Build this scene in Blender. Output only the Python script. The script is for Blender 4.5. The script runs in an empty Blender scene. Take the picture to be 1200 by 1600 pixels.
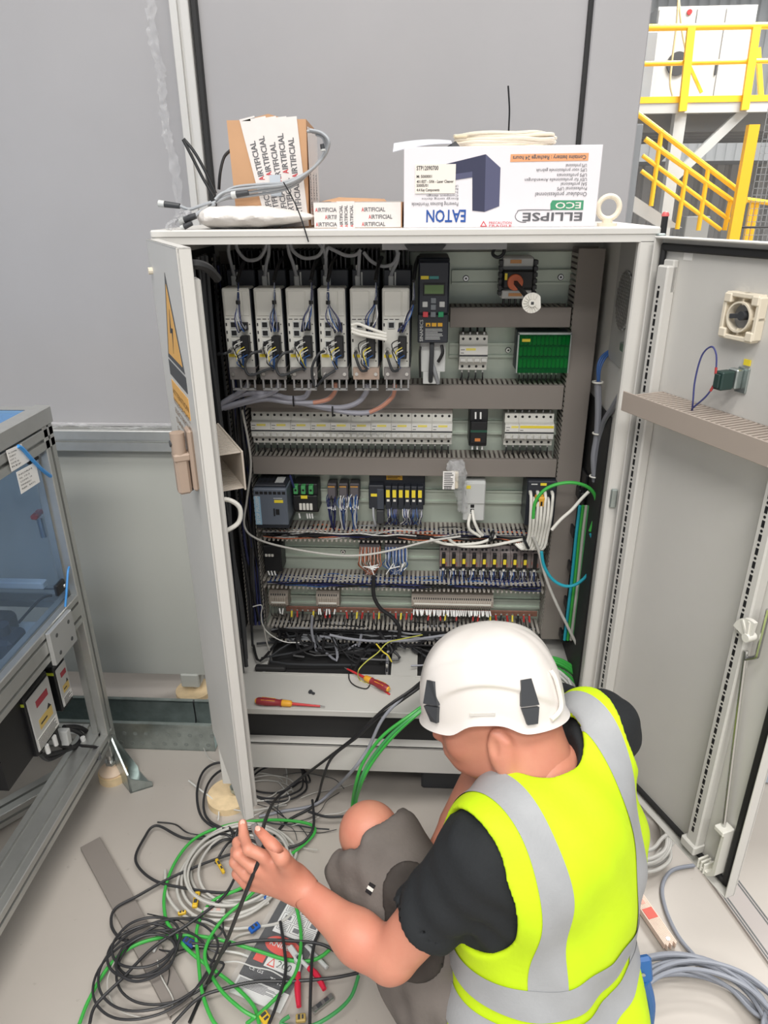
import bpy, math, random
import numpy as np
from mathutils import Vector, Matrix
random.seed(7)
SC = bpy.context.scene
COL = SC.collection
V = Vector

# ------------------------------------------------------------------ camera
CAM = V((0.04787, -1.47604, 1.58849))
PITCH, YAW, ROLL, FPX = 0.415311, -0.0575503, -0.0091762, 1100.29
FW = V((math.sin(YAW)*math.cos(PITCH), math.cos(YAW)*math.cos(PITCH), -math.sin(PITCH)))
_r = V((math.cos(YAW), -math.sin(YAW), 0)); _u = _r.cross(FW)
RT = math.cos(ROLL)*_r + math.sin(ROLL)*_u
UP = -math.sin(ROLL)*_r + math.cos(ROLL)*_u
cd = bpy.data.cameras.new('camera'); cam = bpy.data.objects.new('camera', cd); COL.objects.link(cam)
cam.matrix_world = Matrix(((RT.x, UP.x, -FW.x, CAM.x), (RT.y, UP.y, -FW.y, CAM.y), (RT.z, UP.z, -FW.z, CAM.z), (0, 0, 0, 1)))
cd.sensor_fit = 'VERTICAL'; cd.sensor_height = 36; cd.lens = 36*FPX/1600; cd.clip_start = .02; cd.clip_end = 200
SC.camera = cam

# ------------------------------------------------------------------ world, lamps, exposure
SC.view_settings.view_transform = 'Standard'; SC.view_settings.look = 'None'
SC.view_settings.exposure = -0.52; SC.view_settings.gamma = 1; SC.view_settings.use_curve_mapping = False
W = bpy.data.worlds.new('hall'); SC.world = W; W.use_nodes = True
W.node_tree.nodes['Background'].inputs[0].default_value = (0.93, 0.96, 1.0, 1)
W.node_tree.nodes['Background'].inputs[1].default_value = 0.62
def area(name, loc, size, power, col=(1, .97, .93), target=None):
    l = bpy.data.lights.new(name, 'AREA'); l.shape = 'RECTANGLE'; l.size, l.size_y = size; l.energy = power; l.color = col
    o = bpy.data.objects.new(name, l); COL.objects.link(o); o.location = loc
    if target is not None:
        o.rotation_euler = (V(target)-V(loc)).to_track_quat('-Z', 'Y').to_euler()
    return o
# unseen hall lamps, 6.5 m up, with added fill lights among them
area('hall_and_fill_light', (-1.2, -2.4, 6.4), (3.2, 1.2), 215)
area('hall_and_fill_light', (1.8, -1.4, 6.4), (3.2, 1.2), 215)
area('hall_and_fill_light', (-0.4, -5.2, 6.4), (4.0, 1.2), 480)
area('hall_and_fill_light', (0.8, -8.6, 6.4), (4.0, 1.2), 560)  # fill light added behind the camera to brighten the cabinet fronts
area('hall_and_fill_light', (5.0, 4.4, 6.4), (3.2, 1.2), 500)  # fill light added to brighten the far background
area('hall_and_fill_light', (5.0, 6.6, 6.4), (3.2, 1.2), 800)
area('hall_and_fill_light', (5.0, 9.6, 6.4), (3.2, 1.2), 900)

# ------------------------------------------------------------------ helpers
def P(px, py, x=None, y=None, z=None, d=None):
    """the point on a plane of the room (x, y or z given) or at depth d that the photograph shows at px, py"""
    r = FW + RT*((px-600)/FPX) - UP*((py-800)/FPX)
    if x is not None: t = (x-CAM.x)/r.x
    elif y is not None: t = (y-CAM.y)/r.y
    elif z is not None: t = (z-CAM.z)/r.z
    else: t = d
    return CAM + r*t
def lin(c):
    return tuple(((v/255)/12.92 if v/255 <= .04045 else ((v/255+.055)/1.055)**2.4) for v in c)
MATS = {}
def M(name, rgb, rough=.5, metal=0, noise=0, scale=8, spec=.5, bump=0, bscale=60, sss=0, coat=0, trans=0, two=None):
    if name in MATS: return MATS[name]
    m = bpy.data.materials.new(name); m.use_nodes = True; nt = m.node_tree; b = nt.nodes['Principled BSDF']
    c = lin(rgb); b.inputs['Base Color'].default_value = (*c, 1)
    b.inputs['Roughness'].default_value = rough; b.inputs['Metallic'].default_value = metal
    b.inputs['Specular IOR Level'].default_value = spec
    if coat: b.inputs['Coat Weight'].default_value = coat
    if sss:
        b.inputs['Subsurface Weight'].default_value = sss; b.inputs['Subsurface Radius'].default_value = (.012, .005, .003)
        b.inputs['Subsurface Scale'].default_value = 1
    if noise or bump:
        tc = nt.nodes.new('ShaderNodeTexCoord')
    if noise:
        n = nt.nodes.new('ShaderNodeTexNoise'); n.inputs['Scale'].default_value = scale; n.inputs['Detail'].default_value = 6
        n.inputs['Roughness'].default_value = .6
        nt.links.new(tc.outputs['Object'], n.inputs['Vector'])
        r = nt.nodes.new('ShaderNodeValToRGB')
        c2 = lin(two) if two else tuple(v*(1-noise) for v in c)
        c3 = c if two else tuple(min(1, v*(1+noise*.6)) for v in c)
        r.color_ramp.elements[0].position = .3; r.color_ramp.elements[0].color = (*c2, 1)
        r.color_ramp.elements[1].position = .7; r.color_ramp.elements[1].color = (*c3, 1)
        nt.links.new(n.outputs['Fac'], r.inputs['Fac']); nt.links.new(r.outputs['Color'], b.inputs['Base Color'])
    if bump:
        n2 = nt.nodes.new('ShaderNodeTexNoise'); n2.inputs['Scale'].default_value = bscale; n2.inputs['Detail'].default_value = 5
        nt.links.new(tc.outputs['Object'], n2.inputs['Vector'])
        bp = nt.nodes.new('ShaderNodeBump'); bp.inputs['Strength'].default_value = bump; bp.inputs['Distance'].default_value = .004
        nt.links.new(n2.outputs['Fac'], bp.inputs['Height']); nt.links.new(bp.outputs['Normal'], b.inputs['Normal'])
    MATS[name] = m; return m
def MF(name, rgb, alpha, rough=.12, bump=0, bscale=40, tint=None):
    """clear plastic film or pane: part see-through, part glossy plastic"""
    if name in MATS: return MATS[name]
    m = bpy.data.materials.new(name); m.use_nodes = True; nt = m.node_tree; b = nt.nodes['Principled BSDF']
    b.inputs['Base Color'].default_value = (*lin(rgb), 1); b.inputs['Roughness'].default_value = rough
    t = nt.nodes.new('ShaderNodeBsdfTransparent'); t.inputs[0].default_value = (*lin(tint or (255, 255, 255)), 1)
    mx = nt.nodes.new('ShaderNodeMixShader'); mx.inputs[0].default_value = alpha
    nt.links.new(t.outputs[0], mx.inputs[1]); nt.links.new(b.outputs[0], mx.inputs[2])
    nt.links.new(mx.outputs[0], nt.nodes['Material Output'].inputs[0])
    if bump:
        tc = nt.nodes.new('ShaderNodeTexCoord'); n2 = nt.nodes.new('ShaderNodeTexNoise'); n2.inputs['Scale'].default_value = bscale
        nt.links.new(tc.outputs['Object'], n2.inputs['Vector'])
        bp = nt.nodes.new('ShaderNodeBump'); bp.inputs['Strength'].default_value = bump; bp.inputs['Distance'].default_value = .01
        nt.links.new(n2.outputs['Fac'], bp.inputs['Height']); nt.links.new(bp.outputs['Normal'], b.inputs['Normal'])
    MATS[name] = m; return m

OFF = {}
def thing(name, label, cat, loc=(0, 0, 0), group=None):
    o = bpy.data.objects.new(name, None); o.empty_display_size = .05; COL.objects.link(o); o.location = loc
    o['label'] = label; o['category'] = cat
    if group: o['group'] = group
    OFF[o] = V(loc); return o
def tag(o, label, cat, group=None, kind=None):
    o['label'] = label; o['category'] = cat
    if group: o['group'] = group
    if kind: o['kind'] = kind
    return o
def copy_tree(o, delta=(0, 0, 0), label=None, group=None):
    """a copy of a thing with copies of its parts and sub-parts (meshes shared)"""
    c = o.copy(); COL.objects.link(c); c.location = V(o.location)+V(delta); OFF[c] = OFF[o]+V(delta)
    if label: c['label'] = label
    if group: c['group'] = group
    for ch in list(o.children):
        d = ch.copy(); COL.objects.link(d); d.parent = c
        for g in list(ch.children):
            e = g.copy(); COL.objects.link(e); e.parent = d
    return c
def frame(z, up=(0, 0, 1)):
    z = V(z).normalized(); u = V(up)
    if abs(z.dot(u)) > .99: u = V((0, 1, 0))
    x = u.cross(z).normalized(); y = z.cross(x)
    return Matrix(((x.x, y.x, z.x), (x.y, y.y, z.y), (x.z, y.z, z.z)))
def catmull(pts, n=8, closed=False):
    pts = [V(p) for p in pts]
    if len(pts) < 3 and not closed: return pts
    out = []; N = len(pts)
    g = (lambda i: pts[i % N]) if closed else (lambda i: pts[max(0, min(N-1, i))])
    for i in range(N if closed else N-1):
        a, b, c, d = g(i-1), g(i), g(i+1), g(i+2)
        for k in range(n):
            t = k/n
            out.append(.5*((2*b)+(c-a)*t+(2*a-5*b+4*c-d)*t*t+(3*b-a-3*c+d)*t**3))
    if not closed: out.append(pts[-1])
    return out
_TX = {}
def text_mesh(s, bold=False):
    key = (s, bold)
    if key in _TX: return _TX[key]
    c = bpy.data.curves.new('t', 'FONT'); c.body = s; c.size = 1; c.resolution_u = 2; c.align_x = 'LEFT'
    if bold: c.offset = .018
    o = bpy.data.objects.new('t', c); COL.objects.link(o)
    bpy.context.view_layer.update()
    dg = bpy.context.evaluated_depsgraph_get(); me = bpy.data.meshes.new_from_object(o.evaluated_get(dg))
    vs = [v.co.copy() for v in me.vertices]; fs = [tuple(p.vertices) for p in me.polygons]
    bpy.data.objects.remove(o); bpy.data.curves.remove(c); bpy.data.meshes.remove(me)
    x0 = min([v.x for v in vs] or [0]); x1 = max([v.x for v in vs] or [1])
    _TX[key] = (vs, fs, x0, x1); return _TX[key]

class MB:
    def __init__(s, mat=None):
        s.v = []; s.f = []; s.m = []; s.mats = [mat] if mat else []; s.c = 0; s.T = None
    def use(s, mat):
        if mat not in s.mats: s.mats.append(mat)
        s.c = s.mats.index(mat); return s
    def add(s, vs, fs):
        n = len(s.v)
        s.v += [s.T @ V(p) for p in vs] if s.T else [V(p) for p in vs]
        s.f += [tuple(i+n for i in f) for f in fs]; s.m += [s.c]*len(fs); return s
    def box(s, x0, x1, y0, y1, z0, z1, b=0):
        if x0 > x1: x0, x1 = x1, x0
        if y0 > y1: y0, y1 = y1, y0
        if z0 > z1: z0, z1 = z1, z0
        if b <= 0:
            return s.add([(x, y, z) for x in (x0, x1) for y in (y0, y1) for z in (z0, z1)],
                         [(0, 1, 3, 2), (4, 6, 7, 5), (0, 4, 5, 1), (2, 3, 7, 6), (0, 2, 6, 4), (1, 5, 7, 3)])
        b = min(b, (x1-x0)*.45, (y1-y0)*.45, (z1-z0)*.45)
        X = (x0, x1); Y = (y0, y1); Z = (z0, z1); vs = []; ix = {}
        for i in (0, 1):
            for j in (0, 1):
                for k in (0, 1):
                    sx, sy, sz = (b if i == 0 else -b), (b if j == 0 else -b), (b if k == 0 else -b)
                    ix[i, j, k, 0] = len(vs); vs.append((X[i], Y[j]+sy, Z[k]+sz))
                    ix[i, j, k, 1] = len(vs); vs.append((X[i]+sx, Y[j], Z[k]+sz))
                    ix[i, j, k, 2] = len(vs); vs.append((X[i]+sx, Y[j]+sy, Z[k]))
        fs = []
        g = lambda i, j, k, a: ix[i, j, k, a]
        q = [(0, 0), (0, 1), (1, 1), (1, 0)]
        for i in (0, 1):
            for a, mk in ((0, lambda u, v: (i, u, v)), (1, lambda u, v: (u, i, v)), (2, lambda u, v: (u, v, i))):
                f = [g(*mk(u, v), a) for u, v in q]; fs.append(tuple(f))
        for i in (0, 1):
            for j in (0, 1):
                fs.append((g(0, i, j, 1), g(1, i, j, 1), g(1, i, j, 2), g(0, i, j, 2)))
                fs.append((g(i, 0, j, 0), g(i, 1, j, 0), g(i, 1, j, 2), g(i, 0, j, 2)))
                fs.append((g(i, j, 0, 0), g(i, j, 1, 0), g(i, j, 1, 1), g(i, j, 0, 1)))
        for i in (0, 1):
            for j in (0, 1):
                for k in (0, 1): fs.append((g(i, j, k, 0), g(i, j, k, 1), g(i, j, k, 2)))
        cx = V(((x0+x1)/2, (y0+y1)/2, (z0+z1)/2)); out = []
        for f in fs:
            p = [V(vs[i]) for i in f]; n = (p[1]-p[0]).cross(p[2]-p[0]); c = sum(p, V())/len(p)
            out.append(f if n.dot(c-cx) >= 0 else tuple(reversed(f)))
        return s.add(vs, out)
    def prism(s, pts, ax, a0, a1):
        """polygon pts (2-D, in the two other axes in order) extruded along ax"""
        n = len(pts)
        def mk(p, a): q = list(p); q.insert(ax, a); return tuple(q)
        vs = [mk(p, a0) for p in pts]+[mk(p, a1) for p in pts]
        fs = [tuple(range(n))[::-1], tuple(range(n, 2*n))]+[(i, (i+1) % n, n+(i+1) % n, n+i) for i in range(n)]
        return s.add(vs, fs)
    def bar(s, p0, p1, w, h, up=(0, 0, 1), b=0):
        """rectangular bar from p0 to p1, w across and h along up"""
        p0, p1 = V(p0), V(p1); F = frame(p1-p0, up).to_4x4(); F.translation = p0; o = s.T
        s.T = (o @ F) if o else F
        s.box(-w/2, w/2, -h/2, h/2, 0, (p1-p0).length, b); s.T = o; return s
    def cyl(s, p0, p1, r0, r1=None, n=16, cap=True):
        p0, p1 = V(p0), V(p1); r1 = r0 if r1 is None else r1; F = frame(p1-p0)
        vs = []
        for p, r in ((p0, r0), (p1, r1)):
            for i in range(n):
                a = 2*math.pi*i/n; vs.append(p+F @ V((math.cos(a)*r, math.sin(a)*r, 0)))
        fs = [(i, (i+1) % n, n+(i+1) % n, n+i) for i in range(n)]
        if cap: fs += [tuple(range(n))[::-1], tuple(range(n, 2*n))]
        return s.add(vs, fs)
    def lathe(s, p0, axis, prof, n=20):
        """prof: list of (r, h) turned about the axis from p0"""
        F = frame(axis); p0 = V(p0); vs = []; k = len(prof)
        for r, h in prof:
            for i in range(n):
                a = 2*math.pi*i/n; vs.append(p0+F @ V((math.cos(a)*r, math.sin(a)*r, h)))
        fs = [(j*n+i, j*n+(i+1) % n, (j+1)*n+(i+1) % n, (j+1)*n+i) for j in range(k-1) for i in range(n)]
        fs += [tuple(range(n))[::-1], tuple(range((k-1)*n, k*n))]
        return s.add(vs, fs)
    def tube(s, pts, r, n=6, seg=6, smooth=True, closed=False):
        pts = catmull(pts, seg, closed) if smooth else [V(p) for p in pts]
        q = [pts[0]]
        for p in pts[1:]:
            if (p-q[-1]).length > 1e-5: q.append(p)
        pts = q; N = len(pts)
        if N < 2: return s
        t = (pts[1]-pts[0]).normalized(); nrm = t.orthogonal().normalized(); vs = []
        for i, p in enumerate(pts):
            t2 = (pts[min(N-1, i+1)]-pts[max(0, i-1)]).normalized()
            nrm = (nrm-t2*nrm.dot(t2)); nrm = nrm.normalized() if nrm.length > 1e-6 else t2.orthogonal().normalized()
            bn = t2.cross(nrm); rr = r(i/(N-1)) if callable(r) else r
            for k in range(n):
                a = 2*math.pi*k/n; vs.append(p+(nrm*math.cos(a)+bn*math.sin(a))*rr)
        m = N if closed else N-1
        fs = [(i*n+k, i*n+(k+1) % n, ((i+1) % N)*n+(k+1) % n, ((i+1) % N)*n+k) for i in range(m) for k in range(n)]
        if not closed: fs += [tuple(range(n))[::-1], tuple(range((N-1)*n, N*n))]
        return s.add(vs, fs)
    def sphere(s, c, r, n=12, m=8, R=None):
        c = V(c); r = V((r, r, r)) if not hasattr(r, '__len__') else V(r); vs = []
        for j in range(1, m):
            th = math.pi*j/m
            for i in range(n):
                a = 2*math.pi*i/n; p = V((math.sin(th)*math.cos(a)*r.x, math.sin(th)*math.sin(a)*r.y, math.cos(th)*r.z))
                vs.append(c+(R @ p if R else p))
        top = len(vs); p = V((0, 0, r.z)); vs.append(c+(R @ p if R else p)); vs.append(c-(R @ p if R else p))
        fs = [(j*n+i, (j+1)*n+i, (j+1)*n+(i+1) % n, j*n+(i+1) % n) for j in range(m-2) for i in range(n)]
        fs += [(top, i, (i+1) % n) for i in range(n)]+[(top+1, (m-2)*n+(i+1) % n, (m-2)*n+i) for i in range(n)]
        return s.add(vs, fs)
    def ring(s, c, axis, R, r, n=24, k=8, a0=0, a1=2*math.pi):
        F = frame(axis); c = V(c); full = abs(a1-a0-2*math.pi) < 1e-4
        pts = [c+F @ V((math.cos(a0+(a1-a0)*i/n)*R, math.sin(a0+(a1-a0)*i/n)*R, 0)) for i in range(n if full else n+1)]
        return s.tube(pts, r, n=k, smooth=False, closed=full)
    def text(s, txt, o, ux, uy, size, width=None, bold=False, center=False):
        """flat lettering: baseline start o, writing direction ux, up direction uy"""
        vs, fs, x0, x1 = text_mesh(txt, bold); k = size/.7; kx = k
        if width: kx = width/max(1e-6, x1-x0)
        o, ux, uy = V(o), V(ux).normalized(), V(uy).normalized()
        if center: o = o-ux*((x1-x0)*kx/2)
        return s.add([o+ux*((p.x-x0)*kx)+uy*(p.y*k) for p in vs], fs)
    def quad(s, a, b, c, d): return s.add([a, b, c, d], [(0, 1, 2, 3)])
    def sheet(s, fn, nu, nv, thick=0):
        vs = [V(fn(i/nu, j/nv)) for j in range(nv+1) for i in range(nu+1)]
        fs = [(j*(nu+1)+i, j*(nu+1)+i+1, (j+1)*(nu+1)+i+1, (j+1)*(nu+1)+i) for j in range(nv) for i in range(nu)]
        if thick:
            n = len(vs); nr = [V() for _ in vs]
            for f in fs:
                nn = (vs[f[1]]-vs[f[0]]).cross(vs[f[3]]-vs[f[0]])
                for i in f: nr[i] += nn
            vs2 = [p-k.normalized()*thick if k.length > 0 else p for p, k in zip(vs, nr)]
            bd = [i for i in range(nu+1)]+[j*(nu+1)+nu for j in range(1, nv+1)]+[nv*(nu+1)+i for i in range(nu-1, -1, -1)]+[j*(nu+1) for j in range(nv-1, 0, -1)]
            fs = fs+[tuple(i+n for i in reversed(f)) for f in fs]+[(bd[(k+1) % len(bd)], bd[k], bd[k]+n, bd[(k+1) % len(bd)]+n) for k in range(len(bd))]
            vs = vs+vs2
        return s.add(vs, fs)
    def build(s, name, parent=None, mat=None, smooth=35, kind=None, label=None):
        me = bpy.data.meshes.new(name)
        off = OFF.get(parent, V((0, 0, 0))) if parent is not None else V((0, 0, 0))
        me.from_pydata([tuple(p-off) for p in s.v], [], s.f)
        for m in (s.mats or [mat]): me.materials.append(m)
        if len(s.mats) > 1: me.polygons.foreach_set('material_index', s.m)
        if smooth:
            me.polygons.foreach_set('use_smooth', [True]*len(me.polygons)); me.set_sharp_from_angle(angle=math.radians(smooth))
        me.update()
        o = bpy.data.objects.new(name, me); COL.objects.link(o)
        if parent is not None: o.parent = parent
        OFF[o] = off
        if kind: o['kind'] = kind
        if label: o['label'] = label
        return o
def cable(name, label, cat, pts, r, mat, group=None, n=8, seg=8):
    o = MB(mat).tube(pts, r, n=n, seg=seg).build(name); return tag(o, label, cat, group)
def loop_pts(c, rx, ry, rot, turns, z0, jit=.01, n=14, dz=.004, a0=0, seed=1):
    """points of a coil of cable lying flat"""
    rnd = random.Random(seed); out = []; c = V(c); N = int(turns*n); dx = dy = 0; k = 1
    for i in range(N+1):
        a = a0+2*math.pi*i/n
        if i % n == 0: dx, dy, k = rnd.uniform(-jit, jit), rnd.uniform(-jit, jit), 1+rnd.uniform(-jit, jit)*4
        x, y = math.cos(a)*rx*k, math.sin(a)*ry*k
        out.append(V((c.x+dx+x*math.cos(rot)-y*math.sin(rot), c.y+dy+x*math.sin(rot)+y*math.cos(rot), z0+dz*(i/n)+rnd.uniform(0, .004))))
    return out
# ------------------------------------------------------------------ materials shared by many things
m_cabinet = M('light_grey_paint', (206, 204, 199), .42, noise=.03, scale=5, bump=.05, bscale=500)
m_cabin_in = M('inner_grey_paint', (188, 187, 182), .45, noise=.03, scale=5)
m_panel = M('grey_sheet', (164, 163, 165), .38, noise=.04, scale=2.2)
m_panel2 = M('light_grey_sheet', (176, 178, 172), .42, noise=.03, scale=2)
m_alu = M('anodised_aluminium', (196, 197, 194), .36, .75, noise=.05, scale=30)
m_aludark = M('aluminium_slot', (96, 98, 98), .5, .5)
m_zinc = M('galvanised_steel', (172, 182, 180), .3, .85, noise=.22, scale=26, bump=.15, bscale=40)
m_zincl = M('zinc_plate', (190, 200, 188), .42, .35, noise=.06, scale=10)
m_black = M('black_plastic', (26, 27, 30), .45)
m_blackm = M('black_rubber', (34, 34, 35), .65)
m_dark = M('dark_grey_plastic', (58, 60, 63), .5)
m_white = M('white_plastic', (226, 224, 216), .4)
m_ivory = M('ivory_plastic', (226, 216, 196), .5)
m_duct = M('grey_duct_plastic', (132, 125, 119), .5, noise=.03, scale=6)
m_ductd = M('grey_duct_teeth', (166, 161, 153), .55)
m_ductl = M('pale_duct_plastic', (186, 176, 164), .5)
m_ply = M('plywood', (222, 198, 158), .6, noise=.12, scale=40)
m_steel = M('bright_steel', (200, 200, 198), .25, .9)
m_yel = M('yellow_label', (236, 214, 60), .5)
m_yrail = M('yellow_paint', (250, 196, 54), .4)
m_red = M('red_plastic', (200, 42, 44), .4)
m_print = M('black_print', (40, 40, 44), .6)
m_paper = M('white_paper', (238, 236, 232), .6)

# ------------------------------------------------------------------ floor, far wall, roof of the hall
fm = M('poured_floor', (178, 171, 163), .42, noise=.06, scale=2.2, spec=.4)
def floor_detail():
    nt = fm.node_tree; b = nt.nodes['Principled BSDF']; lk = b.inputs['Base Color'].links[0].from_socket
    tc = nt.nodes.new('ShaderNodeTexCoord')
    n = nt.nodes.new('ShaderNodeTexNoise'); n.inputs['Scale'].default_value = 46; n.inputs['Detail'].default_value = 3
    r = nt.nodes.new('ShaderNodeValToRGB'); r.color_ramp.elements[0].position = .69; r.color_ramp.elements[1].position = .76
    mx = nt.nodes.new('ShaderNodeMix'); mx.data_type = 'RGBA'; mx.inputs['B'].default_value = (*lin((138, 130, 120)), 1)
    nt.links.new(tc.outputs['Object'], n.inputs['Vector']); nt.links.new(n.outputs['Fac'], r.inputs['Fac'])
    mm = nt.nodes.new('ShaderNodeMath'); mm.operation = 'MULTIPLY'; mm.inputs[1].default_value = .35
    nt.links.new(r.outputs['Color'], mm.inputs[0]); nt.links.new(mm.outputs[0], mx.inputs['Factor'])
    nt.links.new(lk, mx.inputs['A']); nt.links.new(mx.outputs['Result'], b.inputs['Base Color'])
floor_detail()
o = MB(fm).box(-9, 12, -7, 22, -.05, 0).build('floor', smooth=0); o['kind'] = 'structure'
m_wall = M('hall_wall_sheet', (226, 229, 230), .6)
w = MB(m_wall)
w.box(-4, 16, 20.02, 20.2, 0, 6.8)
o = w.build('wall_back', smooth=0); o['kind'] = 'structure'
rib = None
for i in range(52):
    x = 2+i*.25
    if rib is None:
        rib = MB(m_wall).prism([(2, 19.97), (2.03, 20.02), (2.13, 20.02), (2.16, 19.97)], 2, 0, 6.8).build('panel', o, smooth=0)
    else:
        c = rib.copy(); COL.objects.link(c); c.parent = o; c.location.x = i*.25
m_roof = M('roof_sheet', (150, 160, 172), .6)
r = MB(m_roof).box(0, 16, 10.5, 20.2, 6.8, 6.9).build('ceiling', smooth=0); r['kind'] = 'structure'
for k in range(4):
    MB(M('roof_beam', (120, 130, 142), .5)).box(0, 16, 12+k*2.2, 12.2+k*2.2, 6.45, 6.8).build('beam', r, smooth=0)
sk = bpy.data.materials.new('skylight'); sk.use_nodes = True
sk.node_tree.nodes['Principled BSDF'].inputs['Emission Color'].default_value = (1, 1, 1, 1)
sk.node_tree.nodes['Principled BSDF'].inputs['Emission Strength'].default_value = 1.6
for k in range(3):
    MB(sk).box(5.6, 13, 12.3+k*2.2, 13.9+k*2.2, 6.77, 6.80).build('skylight_pane', r, smooth=0)

# ------------------------------------------------------------------ extrusion helper
def extrusion(mb, p0, p1, w=.045, h=None, up=(0, 0, 1), slots=True):
    """aluminium profile with a recessed groove along each of its four sides"""
    h = h or w; p0, p1 = V(p0), V(p1)
    a, b = w/2, h/2; s = .0045; d = .009
    pts = []
    def side(c0, c1, nrm):
        c0, c1, nrm = V(c0), V(c1), V(nrm); L = (c1-c0).length; t = (c1-c0).normalized()
        k = max(1, round(L/.05)); out = [c0+t*.002]
        for i in range(k):
            m = c0+t*(L*(i+.5)/k)
            out += [m-t*s, m-t*s-nrm*d, m+t*s-nrm*d, m+t*s]
        return out+[c1-t*.002]
    if slots:
        pts = side((-a, -b), (a, -b), (0, -1))+side((a, -b), (a, b), (1, 0))+side((a, b), (-a, b), (0, 1))+side((-a, b), (-a, -b), (-1, 0))
    else: pts = [V(q) for q in ((-a, -b), (a, -b), (a, b), (-a, b))]
    F = frame(p1-p0, up).to_4x4(); F.translation = p0; o = mb.T; mb.T = (o @ F) if o else F
    L = (p1-p0).length; n = len(pts)
    vs = [(q.x, q.y, 0) for q in pts]+[(q.x, q.y, L) for q in pts]
    mb.add(vs, [tuple(range(n))[::-1], tuple(range(n, 2*n))]+[(i, (i+1) % n, n+(i+1) % n, n+i) for i in range(n)])
    mb.T = o; return mb

# ------------------------------------------------------------------ the grey machine enclosure behind the cabinet
E_ = thing('machine_enclosure', 'tall grey panelled machine enclosure with aluminium posts behind the control cabinet', 'enclosure', (-.2, .5, 0))
def px_x(px, py, y): return P(px, py, y=y).x
yp = .50
xa, xb = px_x(268, 20, yp), px_x(302, 20, yp)        # the post
xg = px_x(914, 120, yp)                                # the black joint
xr = px_x(996, 180, yp)                                # right end of the enclosure
MB(m_panel).box(-3.0, xa-.004, yp+.012, yp+.04, .985, 3.4, .002).build('panel', E_)
MB(m_panel).box(xb+.004, xg-.006, yp+.004, yp+.04, .985, 3.4, .002).build('panel', E_)
MB(m_panel).box(xg+.004, xr, yp-.012, yp+.06, .1, 3.4, .003).build('panel', E_)
MB(m_blackm).box(xg-.006, xg+.004, yp-.002, yp+.03, .1, 3.4).build('gasket', E_)
MB(m_blackm).box(xb-.002, xb+.012, yp-.012, yp+.01, .985, 3.4, .002).build('gasket', E_)
pm = MB(M('post_alu', (208, 207, 204), .4, .25)); extrusion(pm, ((xa+xb)/2-.003, yp+.005, .05), ((xa+xb)/2-.003, yp+.005, 3.4), xb-xa-.006, .045, up=(0, 1, 0)); pm.build('post', E_, smooth=0)
zt, zb = P(180, 664, y=yp).z, P(180, 706, y=yp).z
rl = MB(m_alu); extrusion(rl, (-3, yp-.012, zb+.0455), (xa, yp-.012, zb+.0455), .05, .064, up=(0, 0, 1)); rl.build('rail', E_, smooth=0)
MB(m_panel).box(-3, xa-.004, yp+.004, yp+.03, zb+.078, .99, .002).build('panel', E_)
lowz = P(200, 1051, y=yp).z
MB(m_panel2).box(-3, -.40, yp-.004, yp+.03, lowz, zb+.006, .002).build('panel', E_)
fb = MB(m_panel2); q = P(299, 1062, y=yp)
fb.box(q.x-.035, q.x+.03, yp-.01, yp+.045, lowz-.05, lowz+.005, .004); fb.build('foot_bracket', E_)
ft = MB(m_steel); ft.cyl((q.x+.005, yp+.02, .018), (q.x+.005, yp+.02, lowz-.045), .010, n=12).cyl((q.x+.005, yp+.02, .03), (q.x+.005, yp+.02, .042), .018, n=6)
ft.build('levelling_screw', E_)
tag(MB(m_ply).cyl((q.x, yp+.01, 0), (q.x, yp+.01, .018), .062, n=40).build('plywood_disc'), 'round plywood pad under the enclosure foot behind the galvanised tray', 'pad')
MB(m_panel).box(-3, .56, yp+.7, yp+.73, .02, 1.0).build('rear_panel', E_)

# plastic film left on the enclosure panels
m_film = MF('clear_film', (235, 236, 238), .15, .12, .5, 45)
rnd = random.Random(5)
def strip(name, label, pts, w, axis, parent=None, amp=.010, mat=None, nu=5, seg=9):
    """crumpled strip of film along pts"""
    c = catmull(pts, seg); n = len(c)-1; rr = random.Random(len(pts)*7+int(w*1000))
    off = [[(rr.uniform(-1, 1), rr.uniform(-1, 1)) for _ in range(nu+1)] for _ in range(n+1)]
    ax = V(axis); nr = V((0, -1, 0))
    def fn(u, v):
        i = min(n, round(v*n)); j = round(u*nu)
        return c[i]+ax*((u-.5)*w*(1+.35*off[i][0][0]))+nr*(abs(off[i][j][0])*amp)+V((0, 0, off[i][j][1]*amp*.4))
    ob = MB(mat or m_film).sheet(fn, nu, n).build(name, smooth=80)
    return tag(ob, label, 'film')
strip('plastic_film', 'torn strip of clear protective film hanging beside the left post', [P(237, 0, y=yp-.004), P(240, 60, y=yp-.006), P(252, 110, y=yp-.004), P(256, 160, y=yp-.004), P(262, 210, y=yp-.005), P(274, 260, y=yp-.004), P(282, 330, y=yp-.004), P(290, 352, y=yp-.004)], .022, (1, 0, .1), amp=.012)
strip('plastic_film', 'thin clear film edge lying along the top of the low rail', [P(84, 667, y=yp-.02), P(110, 662, y=yp-.02), P(150, 667, y=yp-.02), P(220, 668, y=yp-.02), P(262, 664, y=yp-.02), P(285, 663, y=yp-.02)], .010, (0, 0, 1), amp=.008)

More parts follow.
